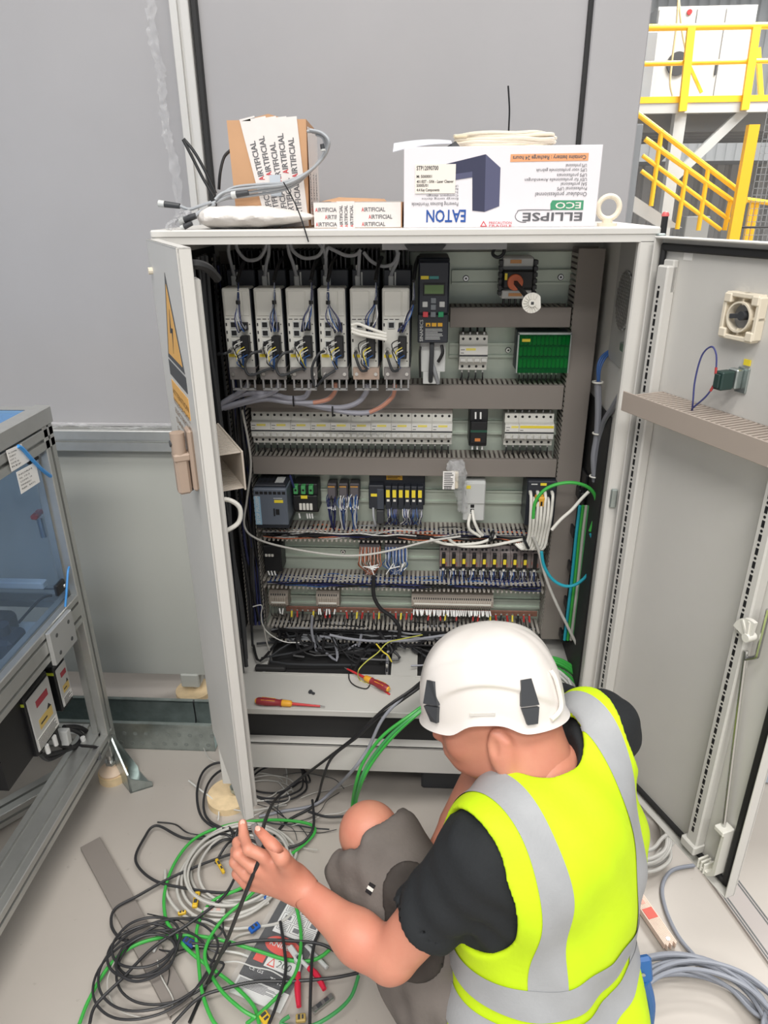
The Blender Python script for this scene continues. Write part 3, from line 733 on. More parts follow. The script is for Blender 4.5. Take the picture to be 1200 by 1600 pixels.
# lock rod with its guides
la, lz = RD.px(1183, 985, .02)
lk = MB(m_white); lk.T = RD.mat()
pts = [(la, lz-.020)]+[(la-.004+.034*math.cos(t_), lz-.018+.040*math.sin(t_)) for t_ in [math.pi*(.42+.1*i) for i in range(6)]]
lk.prism([(p[0], p[1]) for p in pts], 1, .028, .036)
lk.cyl((la-.004, .02, lz-.014), (la-.004, .040, lz-.014), .008, n=14)
lk.bar((la-.004, .036, lz-.012), (la-.020, .036, lz+.014), .004, .004).bar((la-.004, .036, lz-.012), (la-.006, .036, lz+.018), .004, .004)
lk.build('lock_cam', rdo)
rd_ = MB(m_steel); rd_.T = RD.mat()
ga, gz_ = RD.px(1132, 1292, .02)
rd_.tube([(la+.012, .02, lz+.05), (la+.012, .02, lz-.035), (la+.010, .02, lz-.05), (la-.006, .022, lz-.065), (la-.008, .022, lz-.08), (ga, .02, gz_-.02)], .0042, n=8, seg=4); rd_.build('lock_rod', rdo)
gd = MB(m_white); gd.T = RD.mat()
gz0 = ZD0+.018
gd.box(ga-.012, ga+.012, .004, .034, gz_-.012, gz_, .002)
gd.prism([(ga+.012, gz_-.01), (ga+.012, gz0+.02), (ga-.004, gz0), (ga-.030, gz0), (ga-.030, gz0+.014), (ga-.012, gz0+.022), (ga-.004, gz0+.045), (ga-.006, gz0+.07), (ga-.012, gz_-.01)], 1, .006, .012)
gd.prism([(ga+.012, gz_-.01), (ga+.012, gz0+.02), (ga-.004, gz0), (ga-.030, gz0), (ga-.030, gz0+.008), (ga-.006, gz0+.008), (ga+.004, gz0+.026), (ga+.006, gz_-.01)], 1, .012, .030)
for k in range(3): gd.box(ga-.032+k*.008, ga-.028+k*.008, .006, .032, gz0-.002, gz0+.024, .001)
gd.build('rod_guide', rdo)
# ------------------------------------------------------------------ inside the cabinet
def bx(p0, q0, p1, q1, y):
    """x and z extents at depth y of a box seen in the photograph"""
    pm_, qm = (p0+p1)/2, (q0+q1)/2
    return P(p0, qm, y=y).x, P(p1, qm, y=y).x, P(pm_, q1, y=y).z, P(pm_, q0, y=y).z
rw = random.Random(11)
def wig(mb, a, b, r=.0012, sag=.01, jit=.006, n=5, mid=3, axis=(0, -1, 0)):
    a, b = V(a), V(b); pts = [a]
    for i in range(1, mid+1):
        t = i/(mid+1); w = math.sin(math.pi*t)
        pts.append(a.lerp(b, t)+V(axis)*(sag*w*rw.uniform(.5, 1.3))+V((rw.uniform(-jit, jit), rw.uniform(-jit, jit)*.6, rw.uniform(-jit, jit))))
    pts.append(b); mb.tube(pts, r, n=n, seg=4); return mb
m_wb = M('blue_wire', (54, 92, 150), .5); m_wn = M('navy_wire2', (40, 46, 92), .5); m_wk = M('black_wire', (32, 32, 34), .5)
m_ww = M('white_wire', (214, 214, 210), .5); m_wg = M('grey_wire', (150, 152, 156), .5); m_wr = M('brown_wire', (112, 66, 46), .5)
m_wo = M('orange_wire', (196, 112, 78), .5); m_wy = M('yellow_wire', (226, 206, 70), .5); m_wgn = M('green_wire', (70, 150, 70), .5)
m_ferr = M('wire_tag', (230, 230, 228), .5)
m_lblg = M('device_grey', (198, 200, 198), .42); m_dev = M('device_white', (212, 211, 204), .42)
m_anth = M('anthracite', (62, 68, 78), .45); m_anthd = M('dark_anthracite', (40, 44, 52), .45)

# ---- wiring ducts
def duct_h(label, x0, x1, z0, z1, yf, cover=True, teeth=True, mat=None, pitch=.0128):
    D = thing('wiring_duct', label, 'wiring duct', ((x0+x1)/2, YP, z0))
    MB(m_duct).box(x0, x1, YP-.003, YP-.0005, z0, z1).build('base', D, smooth=0)
    if cover: MB(mat or m_duct).box(x0, x1, yf, yf+.003, z0-.001, z1+.001, .001).box(x0, x1, yf+.003, yf+.012, z1-.001, z1+.001).build('cover', D, smooth=0)
    tm = MB(m_ductd); x = x0+.003
    while x < x1-.008:
        for zz in (z1, z0): tm.box(x, x+.0072, yf+.004, YP-.002, zz-.0012, zz+.0006)
        if not cover:
            tm.box(x+.001, x+.0062, yf+.000, yf+.004, z1-.0012, z1+.004).box(x+.001, x+.0062, yf, yf+.004, z0-.004, z0+.0006)
        x += pitch
    tm.build('teeth', D, smooth=0, kind='stuff'); return D
def duct_v(label, x0, x1, z0, z1, yf, cover=True, pitch=.0128):
    D = thing('wiring_duct', label, 'wiring duct', ((x0+x1)/2, YP, z0))
    MB(m_duct).box(x0, x1, YP-.003, YP-.0005, z0, z1).build('base', D, smooth=0)
    if cover: MB(m_duct).box(x0, x1, yf, yf+.003, z0, z1, .001).build('cover', D, smooth=0)
    tm = MB(m_ductd); z = z0+.003
    while z < z1-.008:
        for xx in (x0, x1): tm.box(xx-.0008, xx+.0008, yf+.004, YP-.002, z, z+.0072)
        z += pitch
    tm.build('teeth', D, smooth=0, kind='stuff'); return D
YF = .30
_, _, z0, z1 = bx(702, 481, 896, 511, YF); duct_h('short grey wiring duct under the rotary switch and its rail', .112, .404, z0, z1, YF)
_, _, z0, z1 = bx(380, 602, 891, 638, YF); D2z = (z0, z1); duct_h('long covered grey wiring duct under the white servo drives', -.414, .404, z0, z1, YF)
_, _, z0, z1 = bx(396, 717, 876, 743, YF); D3z = (z0, z1); duct_h('covered grey wiring duct below the long breaker row', -.41, .404, z0, z1, YF)
zv0, zv1 = .40, P(920, 388, y=YF).z
duct_v('tall covered grey vertical wiring duct at the right side of the mounting plate', .408, .470, zv0, zv1, YF)
duct_v('open grey vertical wiring duct along the left side of the mounting plate', -.468, -.418, .42, P(360, 396, y=YF).z, YF+.005, cover=False)
_, _, z0, z1 = bx(440, 833, 850, 850, YF); D4z = (P(600, 851, y=YF).z, P(600, 830, y=YF).z)
def zpx(py, y=YF, px=600): return P(px, py, y=y).z
OD = []
for lab, pt, pb in (('open grey wiring duct full of white and dark wires below the controller row', 833, 846), ('open grey wiring duct with dark blue wires below the relay row', 911, 921), ('lowest open grey wiring duct with black cables above the cabinet floor', 984, 1004)):
    za, zb_ = zpx(pt), zpx(pb); OD.append((za, zb_))
    duct_h(lab, -.414, .404, zb_, za, YF, cover=False)
_, _, z0, z1 = bx(392, 632, 707, 644, .315)
tag(MB(m_duct).box(-.405, .126, .312, .318, z0, z1, .001).build('marker_strip'), 'flat grey marker strip running above the long breaker row', 'strip')

# ---- DIN rails
def rail(label, px0, px1, py0, py1, screws=(), y=YP):
    x0, x1, z0, z1 = bx(px0, py0, px1, py1, y-.006)
    D = thing('mounting_rail', label, 'rail', ((x0+x1)/2, y, z0))
    r = MB(m_zincl).box(x0, x1, y-.008, y-.0065, z0, z1).box(x0, x1, y-.008, y, z1-.0015, z1).box(x0, x1, y-.008, y, z0, z0+.0015)
    r.box(x0, x1, y-.0135, y-.0118, z1-.0045, z1+.001).box(x0, x1, y-.0135, y-.0118, z0-.001, z0+.0045).box(x0, x1, y-.0120, y-.0065, z1-.0056, z1-.0045).box(x0, x1, y-.0120, y-.0065, z0+.0045, z0+.0056)
    r.build('rail', D, smooth=0)
    for sx, sy in screws:
        c = P(sx, sy, y=y-.008)
        MB(m_dark).cyl((c.x, y-.008, c.z), (c.x, y-.0084, c.z), .0078, n=18).use(m_steel).cyl((c.x, y-.0084, c.z), (c.x, y-.0115, c.z), .0062, n=14).use(m_dark).cyl((c.x, y-.0115, c.z), (c.x, y-.0118, c.z), .0026, n=8).build('screw', D)
    return D
rail('steel mounting rail behind the rotary main switch', 706, 903, 422, 444, ((728, 435), (876, 433)))
rail('steel mounting rail behind the four pole breaker and green terminal box', 702, 890, 536, 557, ((794, 547),))
rail('steel mounting rail behind the long breaker row', 396, 880, 656, 676)
rail('steel mounting rail behind the controllers and network modules', 400, 850, 764, 783)
rail('steel mounting rail behind the relay row with one round screw', 415, 850, 857, 871, ((536, 862),))
rail('lowest steel mounting rail behind the terminal blocks', 420, 850, 932, 945)

# ---- six servo drives
DX = [352, 400.5, 449.5, 498.6, 548, 597.3]
PORTS = [3, 3, 3, 3, 1, 1]
YD = .185
def strand(mb, pts, r, mat, n=5): mb.use(mat).tube([V(p) for p in pts], r, n=n, seg=4)
ORD = ['first', 'second', 'third', 'fourth', 'fifth', 'sixth']
for i, px in enumerate(DX):
    x0, x1, z0, z1 = bx(px, 450, px+42, 589, YD); w = x1-x0; xm = (x0+x1)/2
    extra = ['leftmost of six, beside the cabinet door', 'second from the left in the row of six', 'third from the left in the row of six', 'third from the right in the row of six, orange cable below', 'second from the right, white cable tied across its front', 'rightmost of six, beside the black inverter'][i]
    D = thing('servo_drive', 'white slim servo drive, %s' % extra, 'servo drive', (xm, YP, z0), 'servo drives in the top row')
    MB(m_dev).box(x0, x1, YD, YD+.055, z0, z1, .003).build('front_housing', D)
    MB(m_anthd).box(x0+.001, x1+.003, YD+.055, YP-.001, z0+.01, z1+.035, .002).box(x0+.001, x1+.0025, YD+.004, YD+.06, z0+.01, z1-.004, .001).build('rear_housing', D)
    fb_ = MB(m_black)
    for k in range(6): fb_.box(x0+.004+k*w/6, x0+.007+k*w/6, YD+.08, YP-.01, z1+.035, z1+.075)
    fb_.build('heat_sink', D, smooth=0)
    cv = MB(m_dev).box(x0+.005, x0+w*.70, YD-.002, YD+.002, z1-.062, z1-.006, .001).box(x0+w*.73, x1-.003, YD-.0015, YD+.002, z1-.062, z1-.006, .001); cv.build('display_cover', D)
    pr_ = MB(m_print)
    for k in range(3): pr_.box(x0+.004+k*.013, x0+.013+k*.013, YD-.0008, YD+.001, z1-.0700, z1-.0685).box(x0+.003, x0+.006, YD-.0008, YD+.001, z1-.085-k*.018, z1-.078-k*.018)
    for k in range(5): pr_.box(x1-.006, x1-.003, YD-.0008, YD+.001, z1-.082-k*.021, z1-.080-k*.021)
    pr_.build('printed_marks', D, smooth=0)
    for k in range(PORTS[i]):
        zc_ = z1-.082-k*.019-(.006 if k == 2 else 0); xc_ = x0+w*.34
        MB(m_lblg).box(xc_-.0085, xc_+.0085, YD-.003, YD+.002, zc_-.0085, zc_+.0085, .001).use(m_black).box(xc_-.0060, xc_+.0062, YD-.0036, YD, zc_-.0055, zc_+.006).build('network_port', D, smooth=0)
    cx_ = x0+w*.74
    MB(m_black).box(cx_-.008, cx_+.009, YD-.012, YD+.002, z1-.094, z1-.076, .001).build('small_connector', D)
    MB(m_black).box(cx_-.009, cx_+.011, YD-.020, YD+.002, z1-.156, z1-.106, .0015).build('power_connector', D)
    MB(m_yel).box(x0+w*.06, x0+w*.36, YD-.001, YD+.001, z1-.157, z1-.150).build('label', D, smooth=0)
    pz = z0-.012
    MB((M('shield_plate', (138, 134, 132), .45, .4) if i != 4 else M('shield_plate_warm', (176, 156, 142), .45, .4))).box(x0+.004, x1+.004, YD-.012, YD-.009, z0-.004, z0+.024, .001).box(x0+.004, x1+.004, YD-.009, YD+.05, z0+.021, z0+.024).build('shield_plate', D)
    fm2 = MB(M('frame_grey', (150, 150, 150), .45, .3))
    fm2.box(x0+.008, x1+.001, YD-.011, YD-.006, pz-.018, pz-.013).box(x0+.008, x0+.012, YD-.011, YD-.006, pz-.015, pz+.009)
    fm2.box(x1-.003, x1+.001, YD-.011, YD-.006, pz-.015, pz+.009).box(x0+w*.42, x0+w*.42+.004, YD-.011, YD-.006, pz-.015, pz+.009).box(x0+w*.68, x0+w*.68+.004, YD-.011, YD-.006, pz-.015, pz+.009)
    fm2.build('clamp_frame', D)
    for sx in (.14, .86):
        MB(m_steel).cyl((x0+w*sx+.004, YD-.012, z0+.010), (x0+w*sx+.004, YD-.016, z0+.010), .0042, n=12).build('screw', D)
    # coloured leads of the connectors
    wm = MB()
    for k in range(7):
        mt = [m_wk, m_ww, m_wk, m_wy, m_ww, m_wk, m_wb][k]
        a = V((cx_-.006+k*.002, YD-.020, z1-.112-k*.006)); e = V((x0+w*.62+rw.uniform(-.004, .004), YD-.014, z0+.024))
        strand(wm, [a, a+V((-.012-rw.random()*.008, -.016, -.008)), a.lerp(e, .55)+V((-.016+rw.random()*.012, -.022, 0)), e], .0013, mt)
    strand(wm, [(x0+w*.62, YD-.012, z0+.022), (x0+w*.64, YD-.016, z0+.045), (x0+w*.7, YD-.018, z0+.062)], .0032, m_wb)
    wm.build('power_leads', D, kind='stuff')
    wm = MB()
    top = V((x0+w*[.62, .78, .95, .40, .95, 1.15][i], YD+.02, z1-.03))
    for k in range(9):
        mt = [m_wn, m_wk, m_wg, m_ww, m_wn, m_wb, m_wk, m_wg, m_wn][k]
        a = V((cx_-.007+k*.0018, YD-.012, z1-.085+rw.uniform(-.006, .004)))
        bul = .014 if i in (3, 4) else .007
        strand(wm, [top+V((0, -.01, .05)), top+V((rw.uniform(-.002, .002), -.030, .0)), top.lerp(a, .55)+V((rw.uniform(-bul, bul), -.034, 0)), a+V((rw.uniform(-.003, .003), -.016, -.004)), a], .0013, mt)
    wm.use(m_black).tube([top+V((0, -.032, .004)), top+V((0, -.032, .0)), top+V((0, -.032, -.004))], .005, n=8, seg=2)
    wm.use(m_wk).tube([top+V((0, -.02, .045)), top+V((.004, .02, .075)), top+V((.01, .06, .09))], .0045, n=7)
    wm.build('signal_leads', D, kind='stuff')
    # threaded cable gland on the left port and its dark lead
    gl = MB(m_steel).cyl((x0+w*.20, YD-.002, z1-.138), (x0+w*.20, YD-.018, z1-.140), .0055, n=12); gl.build('gland', D)
    ld = MB(m_dark)
    g0 = V((x0+w*.20, YD-.018, z1-.140))
    if i in (1, 2): pts = [g0, g0+V((-.022, -.012, -.004)), g0+V((-.040, -.008, -.03)), g0+V((-.030, -.006, -.055)), V((x0+w*.45, YD-.022, z0+.024)), V((x0+w*.6, YD-.018, z0+.02))]
    elif i == 0: pts = [g0, g0+V((-.012, -.012, -.004)), g0+V((-.035, .02, -.012)), g0+V((-.05, .08, -.02))]
    elif i == 3: pts = [g0, g0+V((-.012, -.012, -.004)), g0+V((-.030, -.006, -.04)), g0+V((-.026, .01, -.085)), g0+V((.0, -.01, -.058)), V((x0+w*.58, YD-.018, z0+.02))]
    else: pts = [g0, g0+V((.000, -.014, -.006)), g0+V((.012, -.012, -.04)), V((x0+w*.6, YD-.018, z0+.02))]
    ld.tube(pts, .0032, n=7, seg=6).build('shielded_lead', D)
    # grey plug on top
    pt = P([366, 414, 464, 509, 559, 611][i], 436, y=YD+.06)
    MB(m_lblg).box(pt.x-.006, pt.x+.006, YD+.052, YD+.066, z1-.005, z1+.022, .002).cyl((pt.x, YD+.059, z1+.02), (pt.x, YD+.059, z1+.045), .0045, n=8).box(pt.x+.008, pt.x+.012, YD+.052, YD+.06, z1, z1+.03, .001).build('top_plug', D)
# grey daisy-chain leads looping above the drives
pl = [P(p, q, y=YD+.06) for p, q in ((366, 436), (414, 436), (464, 436), (509, 436), (559, 436), (611, 436))]
LO = [((363, 375), (358, 395), (362, 420), (366, 432), 'leftmost straight grey lead dropping onto the first servo drive')]
def ylead(label, pts, r=.0042): return cable('patch_lead', label, 'cable', [P(a, b, y=YD+.05) for a, b in pts], r, m_wg, 'grey leads looping above the servo drives')
for nm, pts in (('grey lead dropping straight onto the first servo drive', ((359, 374), (357, 392), (361, 412), (366, 431))),
                ('grey lead looping from the first to the second servo drive', ((368, 376), (372, 392), (386, 406), (404, 404), (414, 390), (417, 378))),
                ('grey lead dropping onto the second servo drive', ((419, 376), (420, 395), (416, 414), (414, 431))),
                ('grey lead dropping onto the third servo drive', ((449, 378), (452, 396), (458, 412), (463, 431))),
                ('grey lead looping from the third to the fourth servo drive', ((452, 376), (458, 392), (474, 403), (492, 402), (502, 394), (506, 380))),
                ('grey lead dropping onto the fourth servo drive', ((493, 376), (503, 386), (509, 402), (509, 431))),
                ('grey lead looping from the fourth to the fifth servo drive', ((508, 404), (512, 388), (520, 390), (540, 399), (556, 398), (564, 390))),
                ('grey lead dropping onto the fifth servo drive', ((562, 392), (561, 408), (560, 431))),
                ('grey lead looping from the fifth to the sixth servo drive', ((568, 394), (580, 408), (598, 416), (614, 412), (621, 398), (619, 388))),
                ('grey lead dropping onto the sixth servo drive', ((623, 394), (620, 410), (613, 424), (611, 431)))):
    ylead(nm, pts)
# white cable tied across the fifth and sixth drives
for k, (dy_, lab) in enumerate(((0, 'upper strand'), (5, 'middle strand'), (10, 'lower strand'))):
    cable('white_lead', 'white cable tied across the fifth servo drive, %s' % lab, 'cable', [P(a, b+dy_, y=YD-.035-.002*k) for a, b in ((549, 508), (560, 512-(6 if k == 0 else 0)), (578, 516-(3 if k == 0 else 0)), (595, 519), (604, 521))], .0036, m_white)
# thick motor cables leaving below the drives
MC = [((388, 598), (384, 606), (368, 617), (350, 628), (338, 638), 'first'), ((436, 598), (433, 608), (420, 616), (390, 624), (340, 640), 'second'),
      ((484, 598), (482, 612), (474, 621), (450, 622), (420, 615), (380, 616), (346, 632), 'third'), ((524, 598), (523, 612), (512, 624), (490, 629), (450, 628), (410, 624), (350, 638), 'fourth'),
      ((574, 600), (572, 613), (560, 628), (538, 636), (510, 636), (470, 630), (420, 624), 'fifth'), ((617, 600), (614, 618), (598, 634), (578, 644), (550, 645), (520, 640), (480, 632), 'sixth')]
for c in MC:
    pts = [P(a, b, y=.205+.012*min(k, 6)/6) for k, (a, b) in enumerate(c[:-1])]
    o_ = c[-1] in ('fourth', 'sixth')
    mb = MB(M('cable_lilac', (150, 150, 160), .5))
    mb.tube(pts, .0065, n=9, seg=7)
    ob = mb.build('motor_cable'); tag(ob, 'thick grey motor cable leaving below the %s servo drive' % c[-1], 'cable', 'motor cables under the servo drives')
    if o_: MB(M('orange_sheath', (186, 132, 112), .5)).tube([p+V((0, -.0018, .0)) for p in pts[:4]], .0056, n=9, seg=7).build('orange_sleeve', ob)
for p_, q_ in ((459, 626), (520, 642)):
    c = P(p_, q_, y=.20); tag(MB(m_black).tube([(c.x, .196, c.z+.013), (c.x, .193, c.z), (c.x, .196, c.z-.013)], .0022, n=6).build('cable_tie'), 'black cable tie round the motor cables below the %s servo drive' % ('third' if p_ < 500 else 'fourth'), 'cable tie')

# ---- inverter with keypad
YI = .215
x0, x1, z0, z1 = bx(653, 408, 701.5, 535, YI); w = x1-x0
D = thing('inverter', 'black frequency inverter with keypad display and grey shielded cables below', 'inverter', ((x0+x1)/2, YP, z0-.07))
MB(m_anthd).box(x0, x1, YI+.02, YP-.001, z0-.005, z1+.006, .003).build('housing', D)
MB(M('keypad_black', (38, 42, 52), .4)).box(x0, x1, YI, YI+.02, z0+.065, z1, .004).build('keypad', D)
MB(m_anthd).box(x0, x1, YI+.004, YI+.02, z0-.002, z0+.064, .002).build('lower_cover', D)
def fz(f): return z1-(z1-z0)*f
lc = MB(m_black).box(x0+.012, x1-.010, YI-.001, YI+.001, fz(.415), fz(.26), .001); lc.use(M('display_green', (104, 132, 82), .3)).box(x0+.015, x1-.013, YI-.0016, YI, fz(.39), fz(.285)); lc.build('display', D, smooth=0)
lb = MB(m_yel).box(x0+.006, x0+.024, YI-.001, YI+.001, fz(.215), fz(.175)).use(M('teal_label', (66, 142, 140), .5)).box(x0+.026, x0+.047, YI-.001, YI+.001, fz(.212), fz(.178)); lb.build('name_label', D, smooth=0)
for fx, f, mt, nm in ((.23, .52, m_lblg, 'key'), (.78, .52, m_lblg, 'key'), (.50, .475, M('key_grey', (120, 126, 132), .5), 'key'), (.50, .555, M('key_grey', (120, 126, 132), .5), 'key'), (.25, .645, M('key_red', (214, 74, 82), .5), 'key'), (.50, .645, M('key_grey', (120, 126, 132), .5), 'key'), (.75, .645, M('key_green', (48, 158, 106), .5), 'key')):
    xx = x0+w*fx; zz = fz(f)
    k_ = MB(mt).box(xx-.0062, xx+.0062, YI-.003, YI+.001, zz-.0062, zz+.0062, .001)
    k_.build(nm, D)
tx = MB(m_lblg); tx.text('SINAMICS', (x0+.0125, YI+.0035, fz(.99)), (0, 0, 1), (-1, 0, 0), .0075, width=.050)
tx.build('lettering', D, smooth=0)
lb = MB(M('warn_amber', (222, 168, 44), .5))
for k in range(3): lb.box(x0+.019+k*.014, x0+.030+k*.014, YI+.003, YI+.005, fz(.80), fz(.755))
lb.use(m_print).prism([(x0+.021, fz(.795)), (x0+.028, fz(.795)), (x0+.0245, fz(.765))], 1, YI+.0025, YI+.004)
lb.use(m_lblg)
for k in range(7): lb.box(x0+.018, x0+.018+rw.uniform(.026, .042), YI+.0034, YI+.005, fz(.83+k*.021), fz(.838+k*.021))
lb.build('warning_label', D, smooth=0)
zs = P(678, 600, y=YI+.03).z
MB(m_lblg).box(x0+.006, x1-.004, YI+.03, YI+.033, zs+.03, z0-.004, .001).box(x0+.014, x1-.016, YI+.03, YI+.033, zs, zs+.03, .001).build('shield_plate', D)
wm = MB(m_dark).tube([(x0+w*.48, YI+.02, z0), (x0+w*.48, YI+.012, z0-.03), (x0+w*.46, YI+.014, z0-.07), (x0+w*.46, YI+.03, z0-.10)], .0055, n=8)
wm.use(m_wg).tube([(x0+w*.48, YI+.022, z0-.05), (x0+w*.6, YI+.02, z0-.075), (x0+w*.72, YI+.03, z0-.105)], .0048, n=8)
wm.use(m_wk).tube([(x0+w*.10, YI+.02, z0-.014), (x0+w*.08, YI+.016, z0-.03), (x0+w*.10, YI+.03, z0-.09)], .0028, n=6).tube([(x0+w*.80, YI+.02, z0-.010), (x0+w*.84, YI+.014, z0-.028), (x0+w*.7, YI+.02, z0-.05)], .004, n=6)
wm.build('cables', D, kind='stuff')

# ---- rotary main switch with long shaft and white disc
YM = .29
x0, x1, z0, z1 = bx(781, 402, 841, 470, YM); xm = (x0+x1)/2
D = thing('main_switch', 'rotary main switch with orange hub on the top mounting rail', 'switch', (xm, YP, z0))
MB(m_lblg).box(x0+.004, x1-.010, YM+.02, YP-.012, z0+.004, z1, .003).box(x0+.006, x1-.012, YM+.008, YM+.03, z1-.022, z1-.002, .002).box(x0+.006, x1-.012, YM+.006, YM+.03, z0+.004, z0+.024, .002).build('housing', D)
MB(m_black).box(x0+.006, x1-.012, YM-.012, YM+.014, z0+.028, z1-.028, .004).build('front_plate', D)
for xa_ in (x0-.002, x1-.012):
    tm = MB(m_dark).box(xa_+.002, xa_+.007, YM+.004, YM+.03, z0+.012, z0+.092)
    for k in range(6): tm.box(xa_, xa_+.008+(.002 if xa_ > x0 else 0), YM, YM+.03, z0+.012+k*.014, z0+.022+k*.014, .001)
    tm.build('terminals', D)
hc = P(805, 441, y=YM-.014)
MB(M('hub_orange', (216, 112, 74), .45)).lathe((hc.x, YM-.012, hc.z), (0, -1, 0), [(.0185, 0), (.0185, .005), (.017, .007), (.006, .008)], n=28).build('hub', D)
MB(m_yel).box(x0+.010, x0+.016, YM-.0135, YM-.010, hc.z+.005, hc.z+.020).build('label', D, smooth=0)
kk = MB(M('orange_print', (206, 150, 96), .6)); kk.box(xm-.022, xm+.004, YM+.0055, YM+.009, z1-.014, z1-.006).box(xm-.022, xm+.010, YM+.0045, YM+.009, z0+.010, z0+.017); kk.build('printed_label', D, smooth=0)
dc = P(831, 473, y=.12)
MB(m_dark).bar((hc.x, YM-.018, hc.z), (dc.x, .12, dc.z), .008, .008, up=(0, 0, 1)).build('shaft', D, smooth=0)
dk_ = MB(m_white)
ax_ = V((dc.x-hc.x, .12-YM, dc.z-hc.z)).normalized()*.6+V((0, -.4, 0))
pts = [(.0215*math.cos(t_), .0215*math.sin(t_)) for t_ in [math.radians(38+i*(320/40)) for i in range(38)]]
F = frame((0, -1, 0)).to_4x4(); F.translation = (dc.x, .12, dc.z); dk_.T = F
dk_.prism(pts, 2, 0, .004)
for k in range(14):
    t_ = math.radians(60+k*20); dk_.bar((.009*math.cos(t_), .009*math.sin(t_), .005), (.019*math.cos(t_), .019*math.sin(t_), .005), .0015, .004, up=(0, 0, 1))
dk_.cyl((0, 0, .003), (0, 0, .009), .008, n=20)
dk_.use(m_dark).box(-.003, .003, -.003, .003, .0085, .0095)
dk_.build('drive_disc', D)
MB(m_dark).tube([P(773, 388, y=.33), P(770, 397, y=.32), P(778, 402, y=.31), P(786, 397, y=.31), P(788, 388, y=.32)], .004, n=7).build('supply_lead', D)
wm = MB(m_wk)
for k in range(4): wm.cyl((x0+.014+k*.014, YM+.02, z0+.006), (x0+.014+k*.014, YM+.024, z0-.016), .003, n=6)
wm.build('supply_wires', D)

# ---- circuit breakers
POLE = .0176
def breaker(label, x0, zc_, n, group=None, hue=None, wires='bottom', strip_=None, y=.302, h=.086):
    D = thing('circuit_breaker', label, 'circuit breaker', (x0+n*POLE/2, YP, zc_-h/2), group)
    x1 = x0+n*POLE-.0005; mt = hue or m_dev
    b_ = MB(mt)
    b_.prism([(YP-.008, zc_-h/2), (y+.016, zc_-h/2), (y+.016, zc_-h*.27), (y, zc_-h*.25), (y, zc_+h*.22), (y+.016, zc_+h*.24), (y+.016, zc_+h/2), (YP-.008, zc_+h/2)], 0, x0, x1)
    b_.build('housing', D, smooth=0)
    lb = MB(M('breaker_front', (226, 225, 220), .5)).box(x0+.001, x1-.001, y-.0006, y+.001, zc_-h*.02, zc_+h*.20)
    lb.use(strip_ or M('pale_yellow', (236, 222, 110), .5)).box(x0+(.016 if n > 1 else .002), x0+min(n*POLE-.002, .040), y-.001, y+.001, zc_+h*.10, zc_+h*.165)
    lb.use(m_print).box(x0+.003, x0+.013, y-.001, y+.001, zc_+h*.11, zc_+h*.125).box(x0+.003, x0+.011, y-.001, y+.001, zc_+h*.02, zc_+h*.035)
    lb.build('label', D, smooth=0)
    sc = MB(m_black); lv = MB(M('toggle', (206, 206, 202), .4))
    for k in range(n):
        xc_ = x0+POLE*(k+.5)
        for s1 in (-1, 1): sc.cyl((xc_, y+.0165, zc_+s1*h*.40), (xc_, y+.0152, zc_+s1*h*.40), .0034, n=10)
        lv.box(xc_-.007, xc_+.007, y-.008, y+.001, zc_-h*.22, zc_-h*.11, .0012)
    sc.build('terminal_screws', D, kind='stuff')
    lv.build('toggle_bar', D)
    MB(m_dark).box(x0, x1, y-.0007, y+.001, zc_-h*.075, zc_-h*.028).build('toggle_slot', D, smooth=0)
    wm = MB(m_wk)
    for k in range(n):
        xc_ = x0+POLE*(k+.5)
        if 'bottom' in wires:
            wm.use(m_ferr).cyl((xc_, y+.03, zc_-h/2+.001), (xc_, y+.026, zc_-h/2-.009), .0022, n=6)
            wm.use(m_wk).tube([(xc_, y+.026, zc_-h/2-.008), (xc_, y+.024, zc_-h/2-.018), (xc_+rw.uniform(-.003, .003), y+.03, zc_-h/2-.03)], .0020, n=5, seg=3)
        if 'top' in wires:
            wm.use(m_ferr).cyl((xc_, y+.03, zc_+h/2-.001), (xc_, y+.026, zc_+h/2+.008), .0022, n=6)
            wm.use(m_wk).tube([(xc_, y+.026, zc_+h/2+.006), (xc_, y+.03, zc_+h/2+.02)], .0026, n=5, seg=3)
    wm.build('wires', D, kind='stuff')
    return D
x0, x1, z0, z1 = bx(392, 646, 707, 697, YF); zc_ = (z0+z1)/2
PX = (x1-x0)/30; POLE = PX
for k in range(10):
    where = ['leftmost, at the vertical duct', 'second from the left', 'third from the left', 'fourth from the left', 'fifth from the left', 'fifth from the right', 'fourth from the right', 'third from the right', 'second from the right', 'rightmost, before the empty rail'][k]
    breaker('white three pole circuit breaker in the long row of ten, %s' % where, x0+k*3*PX, zc_, 3, 'three pole breakers in the long row')
POLE = .0176
x0, x1, z0, z1 = bx(718, 526, 763, 580, YF); breaker('white four pole circuit breaker standing alone beside the green terminal box', x0, (z0+z1)/2, 4, None, wires='bottom top')
x0, x1, z0, z1 = bx(789, 649, 866, 699, YF)
PX = (x1-x0)/7; POLE = PX
breaker('white two pole earth leakage breaker with a yellow square tag, beside the motor switch', x0, (z0+z1)/2, 2, wires='bottom top')
d_ = breaker('white five pole breaker block with one long yellow label strip, at the right duct', x0+2*PX, (z0+z1)/2, 5, wires='bottom top')
zc_ = (z0+z1)/2
MB(m_yel).box(x0+2*PX+.002, x0+7*PX-.002, .3005, .302, zc_+.0085, zc_+.0150).build('label_strip', d_, smooth=0)
x0, x1, z0, z1 = bx(734, 641, 762, 699, .29)
D = thing('motor_switch', 'black motor protection switch between the breaker row and the earth leakage breaker', 'switch', ((x0+x1)/2, YP, z0))
MB(m_black).box(x0, x1, .30, YP-.008, z0, z1, .002).box(x0+.002, x1-.002, .286, .31, z0+.012, z1-.03, .002).build('housing', D)
